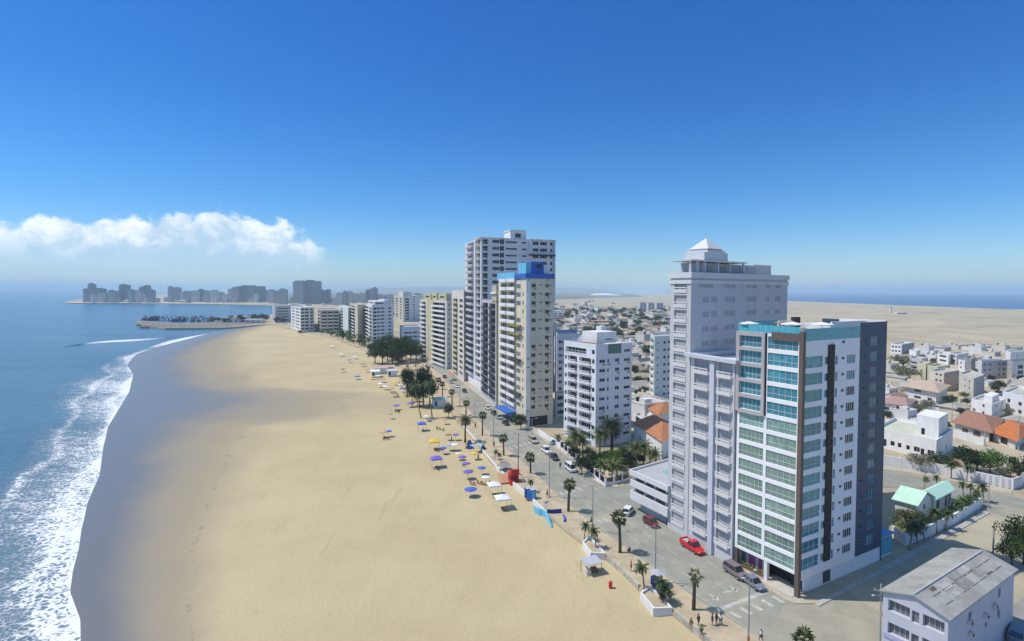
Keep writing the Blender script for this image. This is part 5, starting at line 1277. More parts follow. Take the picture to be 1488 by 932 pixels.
# fan palms along the promenade; the list gives foot and crown in the photograph
GFP='fan palms along the promenade'
FP=[((1008,886),826,'tall fan palm with a thin tuft of leaves, nearest the zebra crossing stop line'),((901,803),745,'full-crowned fan palm between the two white planters'),((826,743),697,'fan palm opposite the parking podium, beside the blue-walled steps'),
 ((771,688),659,'fan palm beside the red kiosk'),((732,662),631,'fan palm standing next to the bent blue tent banner'),((701,633),599,'fan palm behind the dark shaggy one'),((677,606),582,'fan palm across the road from the parked car row'),((657,590),566,'fan palm by the small white beach shed'),((643,577),555,'fan palm nearest the pair of tall dark trees'),((637,566),549,'small fan palm at the bend of the road'),((1166,990),918,'fan palm whose crown just enters the bottom of the picture')]
for k,((x,y),yt,lb) in enumerate(FP):
    p=G(x,y,.1); h=ZAT(x,yt,p.y); thin=k in (0,)
    hh=round(h*2)/2
    pr_=make_fanpalm(h-1.2,(.75 if thin else 1.)*(.95 if k else 1),.9 if k<3 else .5,k,9 if thin else 22,.24 if k<3 else .2); pr_.location=p; tag(pr_,lb,'palm',GFP)
t=make_coco(ZAT(673,607,G(673,641).y)-.2,30,3.3,77,.3,2.8,leafmat('shaggy_palm_leaf',(.06,.06,.03)),.22,bark); t.location=G(676,642); tag(t,'dark shaggy palm with drooping fronds on the sand','palm'); t.name='shaggy_palm'
for (x,y,xt,yt,lb) in ((612,607,601,560,'leaning bare palm trunk under the tall dark trees, left one'),(628,606,622,556,'leaning bare palm trunk under the tall dark trees, right one')):
    p=G(x,y,-.4); h=ZAT(xt,yt,p.y); t=thing('coconut_palm',lb,'palm',p); a=MB(); a.tube([(0,0,-.2),((xt-x)*.12,0,h*.5),((xt-x)*.24,0,h)],[.25,.2,.15],7); a.build('trunk',bark2,t,local=True,smooth=True)
    a=MB()
    for k in range(15): frond(a,((xt-x)*.24,0,h),k*2.399,1.1-1.6*k/15,3.2,2.,R)
    a.build('crown',cocoleaf,t,local=True)
# coconut palms
GC='coconut palms along the side-street wall'
CP=[(1322,798,763),(1343,786,764),(1333,790,766),(1361,775,744),(1374,770,745),(1389,756,731),(1397,749,727),(1409,744,723),(1416,740,722),(1403,746,733),(1420,736,716),(1429,731,707)]
for k,(x,y,yt) in enumerate(CP):
    p=G(x,y,.0); h=ZAT(x,yt,p.y); pt,us=kit('coco%d'%(k%3),lambda:make_coco(4.,16,1.9,k,.5))
    place(pt,us,p,k*1.3,f'coconut palm leaning over the white side-street wall, {ordn(k+1)} from the new tower' if k<11 else 'coconut palm at the street corner by the zebra stripes, end of the palm line',(max(.7,h/4.2),)*3,GC)
GB_='small palms along the back street'
for k,(x,y,yt) in enumerate([(1343,710,697),(1362,709,694),(1382,696,675),(1404,701,679),(1400,722,704),(1410,722,706)]):
    p=G(x,y); h=ZAT(x,yt,p.y); pt,us=kit('coco%d'%(k%3),None)
    place(pt,us,p,k*2.1,f'small palm beside the back street, {ordn(k+1)} from the new tower',(max(.6,h/4.0),)*3,GB_)
GPl='young palms by the white promenade planters'
for k,(x,y,yt,lb) in enumerate([(849,784,763,'young coconut palm at the far end of the upper white planter'),(866,797,773,'young coconut palm growing in the upper white planter'),(936,856,825,'young palm at the head of the lower white planter'),(961,874,845,'bushy young palm in the middle of the lower white planter'),(968,880,858,'low dark palm at the near end of the lower white planter'),(772,716,701,'dark young palm behind the blue toilet booths'),(727,672,662,'short palm on the sand by the low grey tent'),(719,668,658,'small pale palm beside the grey tent')]):
    p=G(x,y,.1); h=ZAT(x,yt,p.y); pt,us=kit('coco%d'%(k%3),None); place(pt,us,p,k*1.7,lb,(max(.55,h/4.1),)*3,GPl)
GG='palms in the garden of the white mid-rise'
t=make_coco(8.6,60,5.2,5,.2,2.0,leafmat('date_palm_leaf',(.035,.05,.016)),.35,bark); t.location=G(889,662); t.name='date_palm'; tag(t,'big dark date palm in front of the white mid-rise','palm',GG)
for k,(x,y,yt,lb) in enumerate([(838,668,629,'tall garden palm nearest the forecourt parking'),(847,664,636,'garden palm just right of the one by the forecourt'),(871,664,628,'garden palm standing against the corner of the white mid-rise'),(872,697,672,'low garden palm by the fence, left of the patio'),(890,699,672,'garden palm at the fence corner'),(897,694,668,'garden palm behind the corner pier'),(925,680,648,'tallest palm of the clump by the villa'),(935,676,646,'middle palm of the clump by the villa'),(944,680,655,'short palm of the clump by the villa'),(952,682,657,'palm of the villa clump nearest the podium'),(812,648,633,'small palm in the forecourt parking'),(908,676,655,'garden palm between the date palm and the villa clump')]):
    p=G(x,y); h=ZAT(x,yt,p.y); pt,us=kit('gpalm%d'%(k%2),lambda:make_coco(4.6,22,2.8,30+k,.4,1.8,leafmat('garden_palm_leaf%d'%(k%2),((.085,.11,.03),(.055,.085,.02))[k%2]),.17)); place(pt,us,p,k*1.9,lb,max(.6,h/5.2),GG)
# leafy trees
def tr(key,lb,x,y,yt,wpx,leaf,group=None,n=1500,ls=.4,seed=1,th_=.3,name='tree',extra=None,cat='tree',flat=.75,clumps=16,z=0):
    p=G(x,y,z); h=ZAT(x,yt,p.y); w_=wpx*p.y/800
    pt,us=kit(key,lambda:make_tree(6,6,seed,leaf,th_,n,name,ls,flat,extra=extra,clumps=clumps))
    o=place(pt,us,p,R.random()*6.3,lb,(w_/6,w_/6,h/6),group,cat); return o
tr('dusty','pale dusty tree in front of the flat-roofed white house',1338,684,658,34,leafC,seed=3)
tr('mid','green tree spreading over the garden wall, in front of the flat-roofed house',1362,684,657,36,leafA,seed=4)
tr('dark','dark round tree right of the flat-roofed house',1404,687,648,44,leafD,seed=5)
tr('bright','bright green tree inside the garage wall',1438,692,650,40,leafB,seed=6)
tr('dark','dark tree half hidden behind the bright green one',1420,684,655,38,leafD)
tr('boug','red bougainvillea bush between two dark trees',1385,682,661,22,leafR,name='bush',cat='bush',th_=.1,seed=8,extra=leafA)
tr('boug','red bougainvillea at the end of the garage wall',1470,704,686,18,leafR,cat='bush')
tr('mid','tall loose tree at the right end of the garage wall',1480,704,660,34,leafA)
tr('dusty','pale shrub between the bright tree and the garage wall end',1456,700,676,22,leafC)
tr('big','big tree with pale leaf clumps at the right edge above the gabled roof',1488,820,743,58,leafA,seed=9,n=2600,ls=.3,clumps=24)
tr('big','leafy tree against the far corner of the gabled roof',1470,826,775,38,leafA)
tr('olive','broad olive tree in the garden of the mint-roofed cottage',1318,778,736,46,leafmat('olive_leaves',(.12,.15,.05)),seed=10,n=2200,ls=.3,extra=None)
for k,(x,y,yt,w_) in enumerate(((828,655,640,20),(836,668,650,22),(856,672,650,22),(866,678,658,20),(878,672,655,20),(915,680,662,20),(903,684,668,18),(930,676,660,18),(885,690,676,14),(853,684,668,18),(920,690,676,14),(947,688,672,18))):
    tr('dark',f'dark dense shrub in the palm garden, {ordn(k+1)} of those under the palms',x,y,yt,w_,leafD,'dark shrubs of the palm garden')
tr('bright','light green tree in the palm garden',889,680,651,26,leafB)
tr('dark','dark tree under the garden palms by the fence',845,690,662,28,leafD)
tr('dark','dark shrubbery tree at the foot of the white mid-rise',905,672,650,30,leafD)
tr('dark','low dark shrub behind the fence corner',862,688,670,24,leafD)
tr('dark','dark bush at the foot of the cream tower',757,624,602,22,leafD)
tr('mid','palm-like bush in the forecourt of the cream tower',750,616,600,16,leafA)
tr('dark','dark clump by the lower white planter',966,874,856,26,leafD,name='bush',cat='bush')
tr('dark','round dark bush on the sand by the grey shade roof',652,606,588,16,leafD,cat='bush')
tr('dusty','faded grey-green tree by the desert edge',1312,536,514,34,leafC)
tr('dusty','faded grey-green tree below the lilac house',1318,553,532,38,leafC)
tr('mid','tree at the corner of the pale garden wall',1379,592,573,20,leafA)
tr('dusty','pair of pale trees before the salmon-roofed house, left one',1335,603,585,18,leafC)
tr('dusty','pair of pale trees before the salmon-roofed house, right one',1348,598,580,18,leafC)
tr('dark','dark tree by the beige compound wall',1450,574,552,20,leafD)
tr('dark','dark shrub beside the brown-roofed house',1376,626,612,12,leafD,cat='bush')
tr('mid','low bushes beside the white cube house',1464,613,603,16,leafA,cat='bush')
tr('bright','shrub of orange flowers in front of the cream cube',1401,580,569,14,leafB,cat='bush')
GT_='dark street trees beyond the slim blocks'
for k,(x,y,yt,w_) in enumerate([(545,527,497,26),(556,529,492,30),(570,529,489,32),(584,528,489,30),(597,526,491,28),(605,524,496,22),(563,524,486,26),(590,522,488,26)]):
    tr('street','dark leafy street tree of the clump before the cream block, '+ordn(k+1)+' from the beach' if k<6 else 'dark street tree at the back of the clump before the cream block',x,y,yt,w_,leafD if False else leafA,GT_,n=1700,ls=.42,seed=20,th_=.25)
for k,(x,y,yt,w_) in enumerate([(592,574,534,22),(599,588,552,22),(615,586,531,30),(624,590,548,26),(610,590,560,24)]):
    tr('casu','tall dark feathery tree at the bend of the promenade, '+ordn(k+1)+' from the sand',x,y,yt,w_,leafD,'tall dark trees at the promenade bend',n=1700,ls=.45,seed=21,th_=.4,flat=1.,clumps=20)
GR='greenery row along the far promenade'
for k in range(34):
    q=k/33; x=452+q*100+R.uniform(-5,5); y=prom(0) if False else None
    yy=486+q*41; x=prom(yy)+6+R.uniform(0,10)*(q+.3); h_=R.uniform(7,14)*(.6+.7*q)
    if k%3==1: 
        p=G(x,yy); pt,us=kit('gpalm%d'%(k%2),None); place(pt,us,p,k,f'palm in the far promenade greenery, {ordn(k+1)} plant along the row',ZAT(x,yy-h_*1.5,p.y)/5.2,GR)
    else: tr(('mid','rowg')[k%2],f'low green tree in the far promenade greenery, {ordn(k+1)} plant along the row',x,yy,yy-h_,h_*1.25,(leafA if k%2==0 else leafB),GR,seed=22)
for k,(x,y,yt,w_) in enumerate([(402,469,461,11),(411,470,462,10),(436,486,480,8),(460,483,470,9),(498,497,478,8)]):
    tr('dark','dark round tree by the '+['long pale block at the beach end','pale block at the beach end, right one','ribbed white block','concrete frame block','palm row kiosk'][k],x,y,yt,w_,leafD)
for k in range(13):
    x=312+k*6.2+R.uniform(-2,2); tr('dark',f'dark tree on the marina spit, {ordn(k+1)} from the boats',x,467+R.uniform(0,2),456+R.uniform(0,4)+(3 if k<4 else 0),R.uniform(9,14),leafD,'trees on the marina spit')
for k,(x,y,yt,w_) in enumerate(((926,566,546,18),(934,580,560,20),(941,592,570,18),(928,598,582,16),(922,548,530,16),(936,552,536,14),(1326,640,622,16),(1300,640,622,16),(1290,612,596,14),(1396,604,592,12),(1344,612,598,14),(1425,628,612,14),(1452,642,626,12),(1478,628,612,14),(1466,606,592,14),(1484,560,545,14),(1440,556,545,12),(1416,548,536,12),(1356,532,520,10),(1340,524,514,10),(1400,532,522,9),(1430,530,519,9),(1482,642,624,14),(1300,590,574,14),(1330,575,562,10),(1404,590,578,10),(1486,600,584,14))):
    tr(('dark','mid','dusty','bright')[k%4] if x<1200 or k%3 else 'dark',('dark round','green','dusty pale','light green')[k%4 if x<1200 or k%3 else 0]+' tree '+('in the yard between the white mid-rise and the pale green block' if x<1200 else f'among the right-hand houses, {ordn(k-5)} of the scatter'),x,y,yt,w_,leafA,'yard trees of the town')
GT2='trees among the low town houses'
for k in range(170):
    Y=math.sqrt(R.uniform(330**2,1300**2)); px=R.uniform(802,972); X=(px-744)/800*Y
    if not free(X,Y,7): continue
    pt,us=KIT[R.choice(('dark','mid','dark','street'))]; s=R.uniform(.8,1.7); place(pt,us,(X,Y,0),R.random()*6,'dark green tree among the low houses of the town',(s*1.3,s*1.3,s),GT2)
for k in range(64):
    Y=R.uniform(700,1700) if k<22 else R.uniform(1000,3200); px=R.uniform(560,690) if k<22 else R.uniform(470,800); X=(px-744)/800*Y
    pt,us=KIT[R.choice(('dark','mid'))]; s=R.uniform(1.,2.2) if k<22 else R.uniform(2,3.6); place(pt,us,(X,Y,0),R.random()*6,'dark tree inland of the far street blocks',(s*1.3,s*1.3,s),'trees inland of the far street')
# ------------------------------------------------------------ vehicles
carglass=M('car_glass',(.015,.02,.025),.06,.1,2,spec=.8); tyre=M('tyre',(.015,.015,.015),.85,.1,3); rim=M('wheel_rim',(.4,.4,.42),.35,.1,3,metal=.6); lampw=M('headlight_glass',(.7,.72,.75),.15,.05,3); lampr=M('tail_light_glass',(.4,.02,.02),.2,.1,3)
def paintm(name,c,r=.3): 
    m=M(name,c,r,.04,.5,spec=.6); return m
carbody=paintm('car_paint',(.5,.5,.5))
def make_car(kind):
    t=thing(kind,'x','car',(0,0,0))
    Ln,Wd,Ht={'hatchback':(3.9,1.68,1.5),'sedan':(4.5,1.75,1.45),'suv':(4.5,1.82,1.75),'pickup':(5.2,1.85,1.78),'van':(4.4,1.7,1.95)}[kind]
    h=Wd/2; bz=.28; belt={'van':1.05,'suv':1.05,'pickup':1.02}.get(kind,.9)
    # stations along x (front is +x): (x, halfwidth factor, top z)
    st=[(-Ln/2,.86,belt*.82),(-Ln/2+.12,.95,belt),(-Ln*.25,1,belt),(0,1,belt),(Ln*.2,1,belt*.99),(Ln/2-.5,.97,belt*.86),(Ln/2-.1,.9,belt*.74),(Ln/2,.8,belt*.6)]
    if kind=='van': st=[(-Ln/2,.92,belt),(-Ln/2+.1,1,belt),(0,1,belt),(Ln/2-.5,1,belt*.95),(Ln/2-.1,.93,belt*.8),(Ln/2,.85,belt*.6)]
    mb=MB(); rows=[]
    for x,wf,tz in st:
        w_=h*wf; rows.append([(x,-w_*.9,bz),(x,-w_,bz+.2),(x,-w_,tz-.12),(x,-w_*.92,tz),(x,w_*.92,tz),(x,w_,tz-.12),(x,w_,bz+.2),(x,w_*.9,bz),(x,-w_*.9,bz)])
    mb.grid(rows); mb.poly(rows[0][:8]); mb.poly(rows[-1][:8][::-1])
    if kind=='pickup':
        # open load bed: rails with darker floor
        mb.box(-Ln/2+.1,-.45,-h*.9,-h*.8,belt,belt+.28); mb.box(-Ln/2+.1,-.45,h*.8,h*.9,belt,belt+.28); mb.box(-Ln/2+.05,-Ln/2+.15,-h*.9,h*.9,belt,belt+.28)
    mb.build('body',carbody,t,local=True,smooth=False)
    c={'hatchback':(-Ln*.47,-Ln*.38,.25*Ln*.5,.28*Ln),'sedan':(-Ln*.36,-Ln*.2,Ln*.1,Ln*.25),'suv':(-Ln*.48,-Ln*.42,Ln*.1,Ln*.24),'pickup':(-.4,-.25,Ln*.13,Ln*.25),'van':(-Ln*.49,-Ln*.46,Ln*.26,Ln*.4)}[kind]
    cab=MB(); roof=Ht; wb,wr=h*.9,h*.76
    P=[[(c[0],-wb,belt-.03),(c[0],wb,belt-.03)],[(c[1],-wr,roof-.04),(c[1],wr,roof-.04)],[(c[2],-wr,roof),(c[2],wr,roof)],[(c[3],-wb,belt-.05),(c[3],wb,belt-.05)]]
    cab.poly([P[0][1],P[0][0],P[1][0],P[1][1]]); cab.poly([P[2][1],P[2][0],P[3][0],P[3][1]])
    for s in (0,1):
        q=[P[0][s],P[3][s],P[2][s],P[1][s]]; cab.poly(q if s==0 else q[::-1])
    cab.build('glasshouse',carglass,t,local=True)
    rf=MB(); rf.grid([[(c[1]-.06,-wr-.02,roof-.03),(c[1]-.06,wr+.02,roof-.03)],[((c[1]+c[2])/2,-wr-.02,roof+.05),((c[1]+c[2])/2,wr+.02,roof+.05)],[(c[2]+.06,-wr-.02,roof),(c[2]+.06,wr+.02,roof)]])
    for s in (-1,1):
        for (a,b) in ((c[0],c[1]),(c[3],c[2])): rf.tube([(a,s*(wb+.01),belt-.03),(b,s*(wr+.01),roof-.01)],.05,4)
        m_=(c[1]+c[2])/2-.1; rf.tube([(m_,s*(wb+.01),belt),(m_,s*(wr+.01),roof)],.045,4)
        rf.tube([(c[1],s*(wr+.01),roof-.02),(c[2],s*(wr+.01),roof)],.05,4)
    rf.build('roof',carbody,t,local=True)
    if kind=='pickup':
        bd=MB(); bd.poly([(-Ln/2+.15,-h*.8,belt+.02),(-.45,-h*.8,belt+.02),(-.45,h*.8,belt+.02),(-Ln/2+.15,h*.8,belt+.02)]); bd.build('load_bed',greyf,t,local=True)
    for sx in (-1,1):
        for sy in (-1,1):
            x=sx*Ln*.31; w_=MB(); w_.tube([(x,sy*(h-.2),.32),(x,sy*(h+.01),.32)],.32,12); wo=w_.build('wheel',tyre,t,local=True)
            r_=MB(); r_.tube([(x,sy*(h-.02),.32),(x,sy*(h+.03),.32)],.19,10); r_.build('rim',rim,wo,local=True)
    for s in (-1,1):
        a=MB(); a.box(Ln/2-.28,Ln/2-.03,s*h*.62-.18,s*h*.62+.18,belt*.6,belt*.75); a.build('headlight',lampw,t,local=True)
        a=MB(); a.box(-Ln/2-.02,-Ln/2+.08,s*h*.7-.12,s*h*.7+.12,belt*.62,belt*.85); a.build('tail_light',lampr,t,local=True)
    return t
CARS={k:[make_car(k),True] for k in ('hatchback','sedan','suv','pickup','van')}
PAINT={n:paintm('car_paint_'+n,c) for n,c in dict(red=(.55,.015,.02),maroon=(.16,.02,.025),white=(.7,.7,.7),silver=(.4,.41,.42),dark=(.03,.033,.04),mauve=(.2,.15,.17),bluegrey=(.17,.19,.25),beige=(.42,.38,.3),black=(.015,.015,.018),teal=(.18,.34,.34)).items()}
def heading(y): 
    a,b=G((lk(y)+rk(y))/2,y),G((lk(y-3)+rk(y-3))/2,y-3); d=b-a; return math.atan2(d.y,d.x)
def car(kind,px,py,colr,label,flip=False,rz=None,group=None,s=1.,cat='car'):
    p=G(px,py,-.03); h_=heading(py) if rz is None else rz
    o=dup(CARS[kind][0],p,h_+(math.pi if flip else 0),label,group,s,{'car_paint':PAINT[colr]}); o['category']=cat; return o
GCAR='cars on the beach road'
car('pickup',1006,799,'red','bright red double-cab pickup parked in front of the faded tower',True,group=GCAR,cat='pickup')
car('hatchback',946,763,'maroon','dark maroon car beside the parking podium',True,group=GCAR)
car('hatchback',913,746,'white','white car turning at the mouth of the cross street',rz=heading(746)-.9,group=GCAR)
car('suv',1069,836,'mauve','mauve car parked at the flower boxes of the new tower',True,group=GCAR)
car('sedan',1094,851,'bluegrey','blue-grey sedan parked nearest the brown corner pillar',True,group=GCAR)
car('van',829,684,'white','white van passing the garden fence',True,group=GCAR,cat='van')
car('sedan',805,667,'dark','dark sedan between the two white vehicles at the garden wall',True,group=GCAR)
car('suv',794,658,'white','white estate car in front of the long white wall',True,group=GCAR)
car('suv',775,643,'beige','beige car at the upper end of the long white wall',True,group=GCAR)
for k,(x,y,c_,lb) in enumerate(((709,595,'white','white car at the far end of the row parked by the cream tower'),(718,602.5,'dark','dark car second in the row parked by the cream tower'),(725,608.5,'silver','silver car third in the row parked by the cream tower'),(735,617,'black','black car at the near end of the row parked by the cream tower'),(656,557,'silver','silver car by the pink awning'),(664,563,'white','white car parked below the tallest tower'),(675,570,'dark','dark car parked below the lattice block'),(646,549,'dark','dark car below the cream block with wrapping balconies'))): car(('hatchback','sedan')[k%2],x,y,c_,lb,True,group=GCAR)
car('sedan',809,646,'teal','pale teal car in the forecourt behind the long white wall',rz=.4)
car('van',1453,574,'white','white van parked by the beige compound wall',rz=.3,cat='van')
car('suv',1479,928,'bluegrey','dark grey car in the yard beside the gabled building',rz=.7)
for k in list(CARS):
    def rm_(o):
        for c in children(o): rm_(c)
        bpy.data.objects.remove(o)
    rm_(CARS[k][0])
# three-wheeled taxi
p=G(1291,893,-.02); mt=thing('motor_tricycle','blue-roofed motor tricycle taxi behind the corner pole','tricycle',p,.9)
a=MB(); a.box(-1.2,.7,-.62,.62,.35,.9); a.box(.7,1.0,-.5,.5,.4,1.); a.build('body',PAINT['dark'],mt,local=True)
a=MB(); a.grid([[(-1.3,-.7,1.75),(-.3,-.7,1.85),(.9,-.7,1.75)],[(-1.3,-.4,1.95),(-.3,-.4,2.05),(.9,-.4,1.95)],[(-1.3,.4,1.95),(-.3,.4,2.05),(.9,.4,1.95)],[(-1.3,.7,1.75),(-.3,.7,1.85),(.9,.7,1.75)]]); a.build('canopy',M('blue_canopy',(.06,.16,.5),.5,.1,1),mt,local=True)
for x,y in ((-1.2,-.6),(-1.2,.6),(.8,-.5),(.8,.5)): a=MB(); a.tube([(x,y,.8),(x,y,1.78)],.03,4); a.build('post',metalg,mt,local=True)
for x,y in ((-.8,-.6),(-.8,.6),(1.25,0)):
    a=MB(); a.tube([(x,y-.07,.3),(x,y+.07,.3)],.3,10); wo=a.build('wheel',tyre,mt,local=True); a=MB(); a.tube([(x,y-.09,.3),(x,y+.09,.3)],.14,8); a.build('rim',rim,wo,local=True)
a=MB(); a.tube([(1.25,0,.35),(.95,0,1.15),(.95,-.35,1.2)],.03,5); a.tube([(.95,0,1.15),(.95,.35,1.2)],.03,5); a.build('fork',metalg,mt,local=True)
# ------------------------------------------------------------ lamps and poles
GL='street lamps along the promenade'
steel=M('lamp_steel',(.33,.34,.33),.6,.1,2)
def lamp(x,y,yt,label,group=None,arms=2,base=None,mat=steel):
    p=G(x,y,.1); h=ZAT(x,yt,p.y)-.1; t=thing('street_lamp',label,'street lamp',p,0,group)
    a=MB(); a.tube([(0,0,-.1),(0,0,h)],[.13,.07],7); a.build('post',mat,t,local=True)
    hd=heading(min(y,930))+math.pi/2
    for s in ((1,-1) if arms==2 else (1,)):
        d=Vector((math.cos(hd),math.sin(hd),0))*s; a=MB(); a.tube([(0,0,h-.3),tuple(d*.6+Vector((0,0,h+.05))),tuple(d*1.3+Vector((0,0,h+.15)))],.035,5); a.build('arm',mat,t,local=True)
        a=MB(); a.ball(tuple(d*1.55+Vector((0,0,h+.14))),.3,8,5,0,(1,.5,.35)); a.build('lamp_head',palegrey,t,local=True)
    if base:
        for z0,z1,m_ in base: a=MB(); a.tube([(0,0,z0),(0,0,z1)],.16,8); a.build('painted_band',m_,t,local=True)
    return t
lamp(952,846,766,'promenade lamp post by the lower white planter',GL)
lamp(861,772,706,'promenade lamp post by the upper white planter',GL)
lamp(798,722,650,'promenade lamp post between the toilet booths and the road',GL)
lamp(753,694,630,'promenade lamp post right behind the red kiosk',GL,mat=M('rusty_lamp',(.14,.1,.08),.8,.2,2))
lamp(717,649,594,'promenade lamp post beside a fan palm, uphill of the kiosk',GL)
lamp(690,622,583,'promenade lamp post across from the parked car row',GL)
lamp(668,592,558,'far promenade lamp post near the small white shed',GL)
lamp(773,638,609,'lamp post at the foot of the cream tower on the pavement',GL)
lamp(1087,958,836,'lamp post with an orange and blue painted foot at the crossing',GL,base=[(.0,.9,cyanp),(.9,3.0,M('orange_band',(.42,.16,.05),.7,.15,2))])
lamp(1344,697,662,'single-arm lamp post on the back street',None,1)
def upole(x,y,yt,label,arm=True):
    p=G(x,y); h=ZAT(x,yt,p.y); t=thing('utility_pole',label,'pole',p,0,'concrete utility poles in the side streets'); a=MB(); a.tube([(0,0,-.1),(0,0,h)],[.16,.09],8); a.build('post',concrete,t,local=True)
    if arm:
        a=MB(); a.box(-.9,.9,-.06,.06,h-.9,h-.78); a.build('crossarm',metalg,t,local=True)
        for s in (-.8,0,.8): a=MB(); a.tube([(s,0,h-.78),(s,0,h-.5)],.05,6); a.build('insulator',palegrey,t,local=True)
        a=MB(); a.tube([(0,0,h-1.6),(-1.1,-.3,h-1.3)],.035,5); a.ball((-1.25,-.35,h-1.35),.22,8,5,0,(1,.6,.6)); a.build('lamp_arm',palegrey,t,local=True)
upole(1278,938,849,'concrete pole with a small lamp in front of the gabled building')
upole(1443,807,760,'thin concrete pole behind the ridge of the gabled roof',False)
upole(1436,738,699,'pole at the corner where the palm line ends',False)
upole(1480,655,602,'tall pole in front of the orange-roofed house',False); upole(1431,648,624,'short pole before the brown-roofed house wall',False); upole(1383,612,585,'pole beside the dirt lane',False)
upole(1298,846,836,'low bollard pole on the side street',False) if False else None
# ------------------------------------------------------------ people
skin=M('skin',(.28,.16,.1),.6,.08,3); hair=M('dark_hair',(.015,.012,.01),.6,.1,5)
def skinmesh(verts,edges,rad,sub=1):
    me=bpy.data.meshes.new('t'); me.from_pydata([tuple(v) for v in verts],edges,[]); o=bpy.data.objects.new('t',me); COL.objects.link(o)
    md=o.modifiers.new('s','SKIN'); me.skin_vertices[0].data[0].use_root=True
    for i,r in enumerate(rad): me.skin_vertices[0].data[i].radius=(r,r) if not hasattr(r,'__len__') else r
    ss=o.modifiers.new('u','SUBSURF'); ss.levels=sub; ss.render_levels=sub
    dg=bpy.context.evaluated_depsgraph_get(); m=bpy.data.meshes.new_from_object(o.evaluated_get(dg)); bpy.data.objects.remove(o)
    m.polygons.foreach_set('use_smooth',[True]*len(m.polygons)); return m
def pose(kind):
    J={'pel':(0,0,.93),'chest':(0,0,1.28),'neck':(0,0,1.46),'head':(0,.015,1.58),'crown':(0,.01,1.7),
       'shL':(-.18,0,1.4),'shR':(.18,0,1.4),'elL':(-.25,-.02,1.13),'elR':(.25,-.02,1.13),'wrL':(-.26,.1,.9),'wrR':(.26,.1,.9),'haL':(-.255,.14,.81),'haR':(.255,.14,.81),
       'hiL':(-.1,0,.9),'hiR':(.1,0,.9),'knL':(-.11,.02,.49),'knR':(.11,.02,.49),'anL':(-.11,-.02,.08),'anR':(.11,-.02,.08),'toL':(-.12,.15,.03),'toR':(.12,.15,.03)}
    if kind=='walk':
        J.update(knL=(-.1,.2,.52),anL=(-.1,.28,.1),toL=(-.1,.44,.06),knR=(.1,-.05,.49),anR=(.1,-.32,.13),toR=(.1,-.2,.04),elL=(-.24,-.14,1.14),wrL=(-.24,-.12,.9),haL=(-.24,-.1,.82),wrR=(.24,.22,.95),haR=(.24,.28,.88))
    if kind=='sit':
        d=-.48
        for k in J: 
            if k[:2] not in ('kn','an','to'): J[k]=(J[k][0],J[k][1]-.1,J[k][2]+d)
        J.update(knL=(-.14,.36,.47),knR=(.14,.36,.47),anL=(-.13,.36,.07),anR=(.13,.36,.07),toL=(-.13,.52,.03),toR=(.13,.52,.03),wrL=(-.16,.25,.56),wrR=(.16,.25,.56),haL=(-.13,.34,.54),haR=(.13,.34,.54))
    return J
PM={}
def person_meshes(kind):
    if kind in PM: return PM[kind]
    J=pose(kind); nm=list(J); ix={n:i for i,n in enumerate(nm)}
    E=[('pel','chest'),('chest','neck'),('neck','head'),('head','crown'),('chest','shL'),('chest','shR'),('shL','elL'),('shR','elR'),('elL','wrL'),('elR','wrR'),('wrL','haL'),('wrR','haR'),('pel','hiL'),('pel','hiR'),('hiL','knL'),('hiR','knR'),('knL','anL'),('knR','anR'),('anL','toL'),('anR','toR')]
    rad=dict(pel=.125,chest=.135,neck=.055,head=.098,crown=.07,sh=.062,el=.042,wr=.032,ha=.036,hi=.09,kn=.058,an=.04,to=.035)
    rl=[rad.get(n,rad.get(n[:2])) for n in nm]
    body=skinmesh([J[n] for n in nm],[(ix[a],ix[b]) for a,b in E],rl)
    def part(names,es,k): 
        i={n:q for q,n in enumerate(names)}; V=[]
        for n in names:
            v=Vector(J[n[:3]] if n[:3] in J and n not in J else J[n]); V.append(v)
        return skinmesh(V,[(i[a],i[b]) for a,b in es],[(rad.get(n) or rad.get(n[:2]))*k+.012 for n in names])
    shirt=part(['pel','chest','shL','shR','elL','elR'],[('pel','chest'),('chest','shL'),('chest','shR'),('shL','elL'),('shR','elR')],1.1)
    sh=part(['pel','hiL','hiR','knL','knR'],[('pel','hiL'),('pel','hiR'),('hiL','knL'),('hiR','knR')],1.12)
    hb=MB(); c=J['head']; hb.ball((c[0],c[1]-.02,c[2]+.06),.112,8,6,0,(.95,1.05,.9)); hm=hb.mesh('hair',hair,True)
    body.materials.append(skin)
    PM[kind]=(body,shirt,sh,hm); return PM[kind]
def person(px,py,kind,cs,cl,rz,label,z=.1,group=None):
    body,s,l,hm=person_meshes(kind); p=G(px,py,z); t=thing('person',label,'person',p,rz,group)
    link('body',body,t,local=True); a=link('shirt',s,t,local=True); b=link('trousers',l,t,local=True); link('hair',hm,t,local=True)
    for o,m_ in ((a,cs),(b,cl)):
        if not o.data.materials: o.data.materials.append(skin)
        o.material_slots[0].link='OBJECT'; o.material_slots[0].material=m_
    return t
dk=M('dark_cloth',(.03,.03,.035),.9,.1,4); blc=M('blue_jeans',(.05,.08,.16),.9,.1,4); rc=M('red_cloth',(.4,.03,.03),.9,.1,4); brc=M('brown_cloth',(.22,.1,.03),.9,.15,4); grc=M('olive_cloth',(.2,.2,.06),.9,.15,4)
GP='people on the promenade'
person(1035,909,'stand',dk,dk,1.2,'person in dark clothes standing left in the group of three by the crossing',group=GP)
person(1041,907,'stand',dk,blc,-2.4,'person in a dark top standing in the middle of the group of three',group=GP)
person(1047,909,'stand',whitef,blc,2.6,'person in a white shirt standing right in the group of three',group=GP)
person(1106,933,'walk',whitef,dk,.3,'person in white stepping onto the road at the bottom edge',group=GP)
person(1004,911,'sit',brc,brc,2.4,'person in brown sitting on the low promenade wall',z=.0,group=GP)
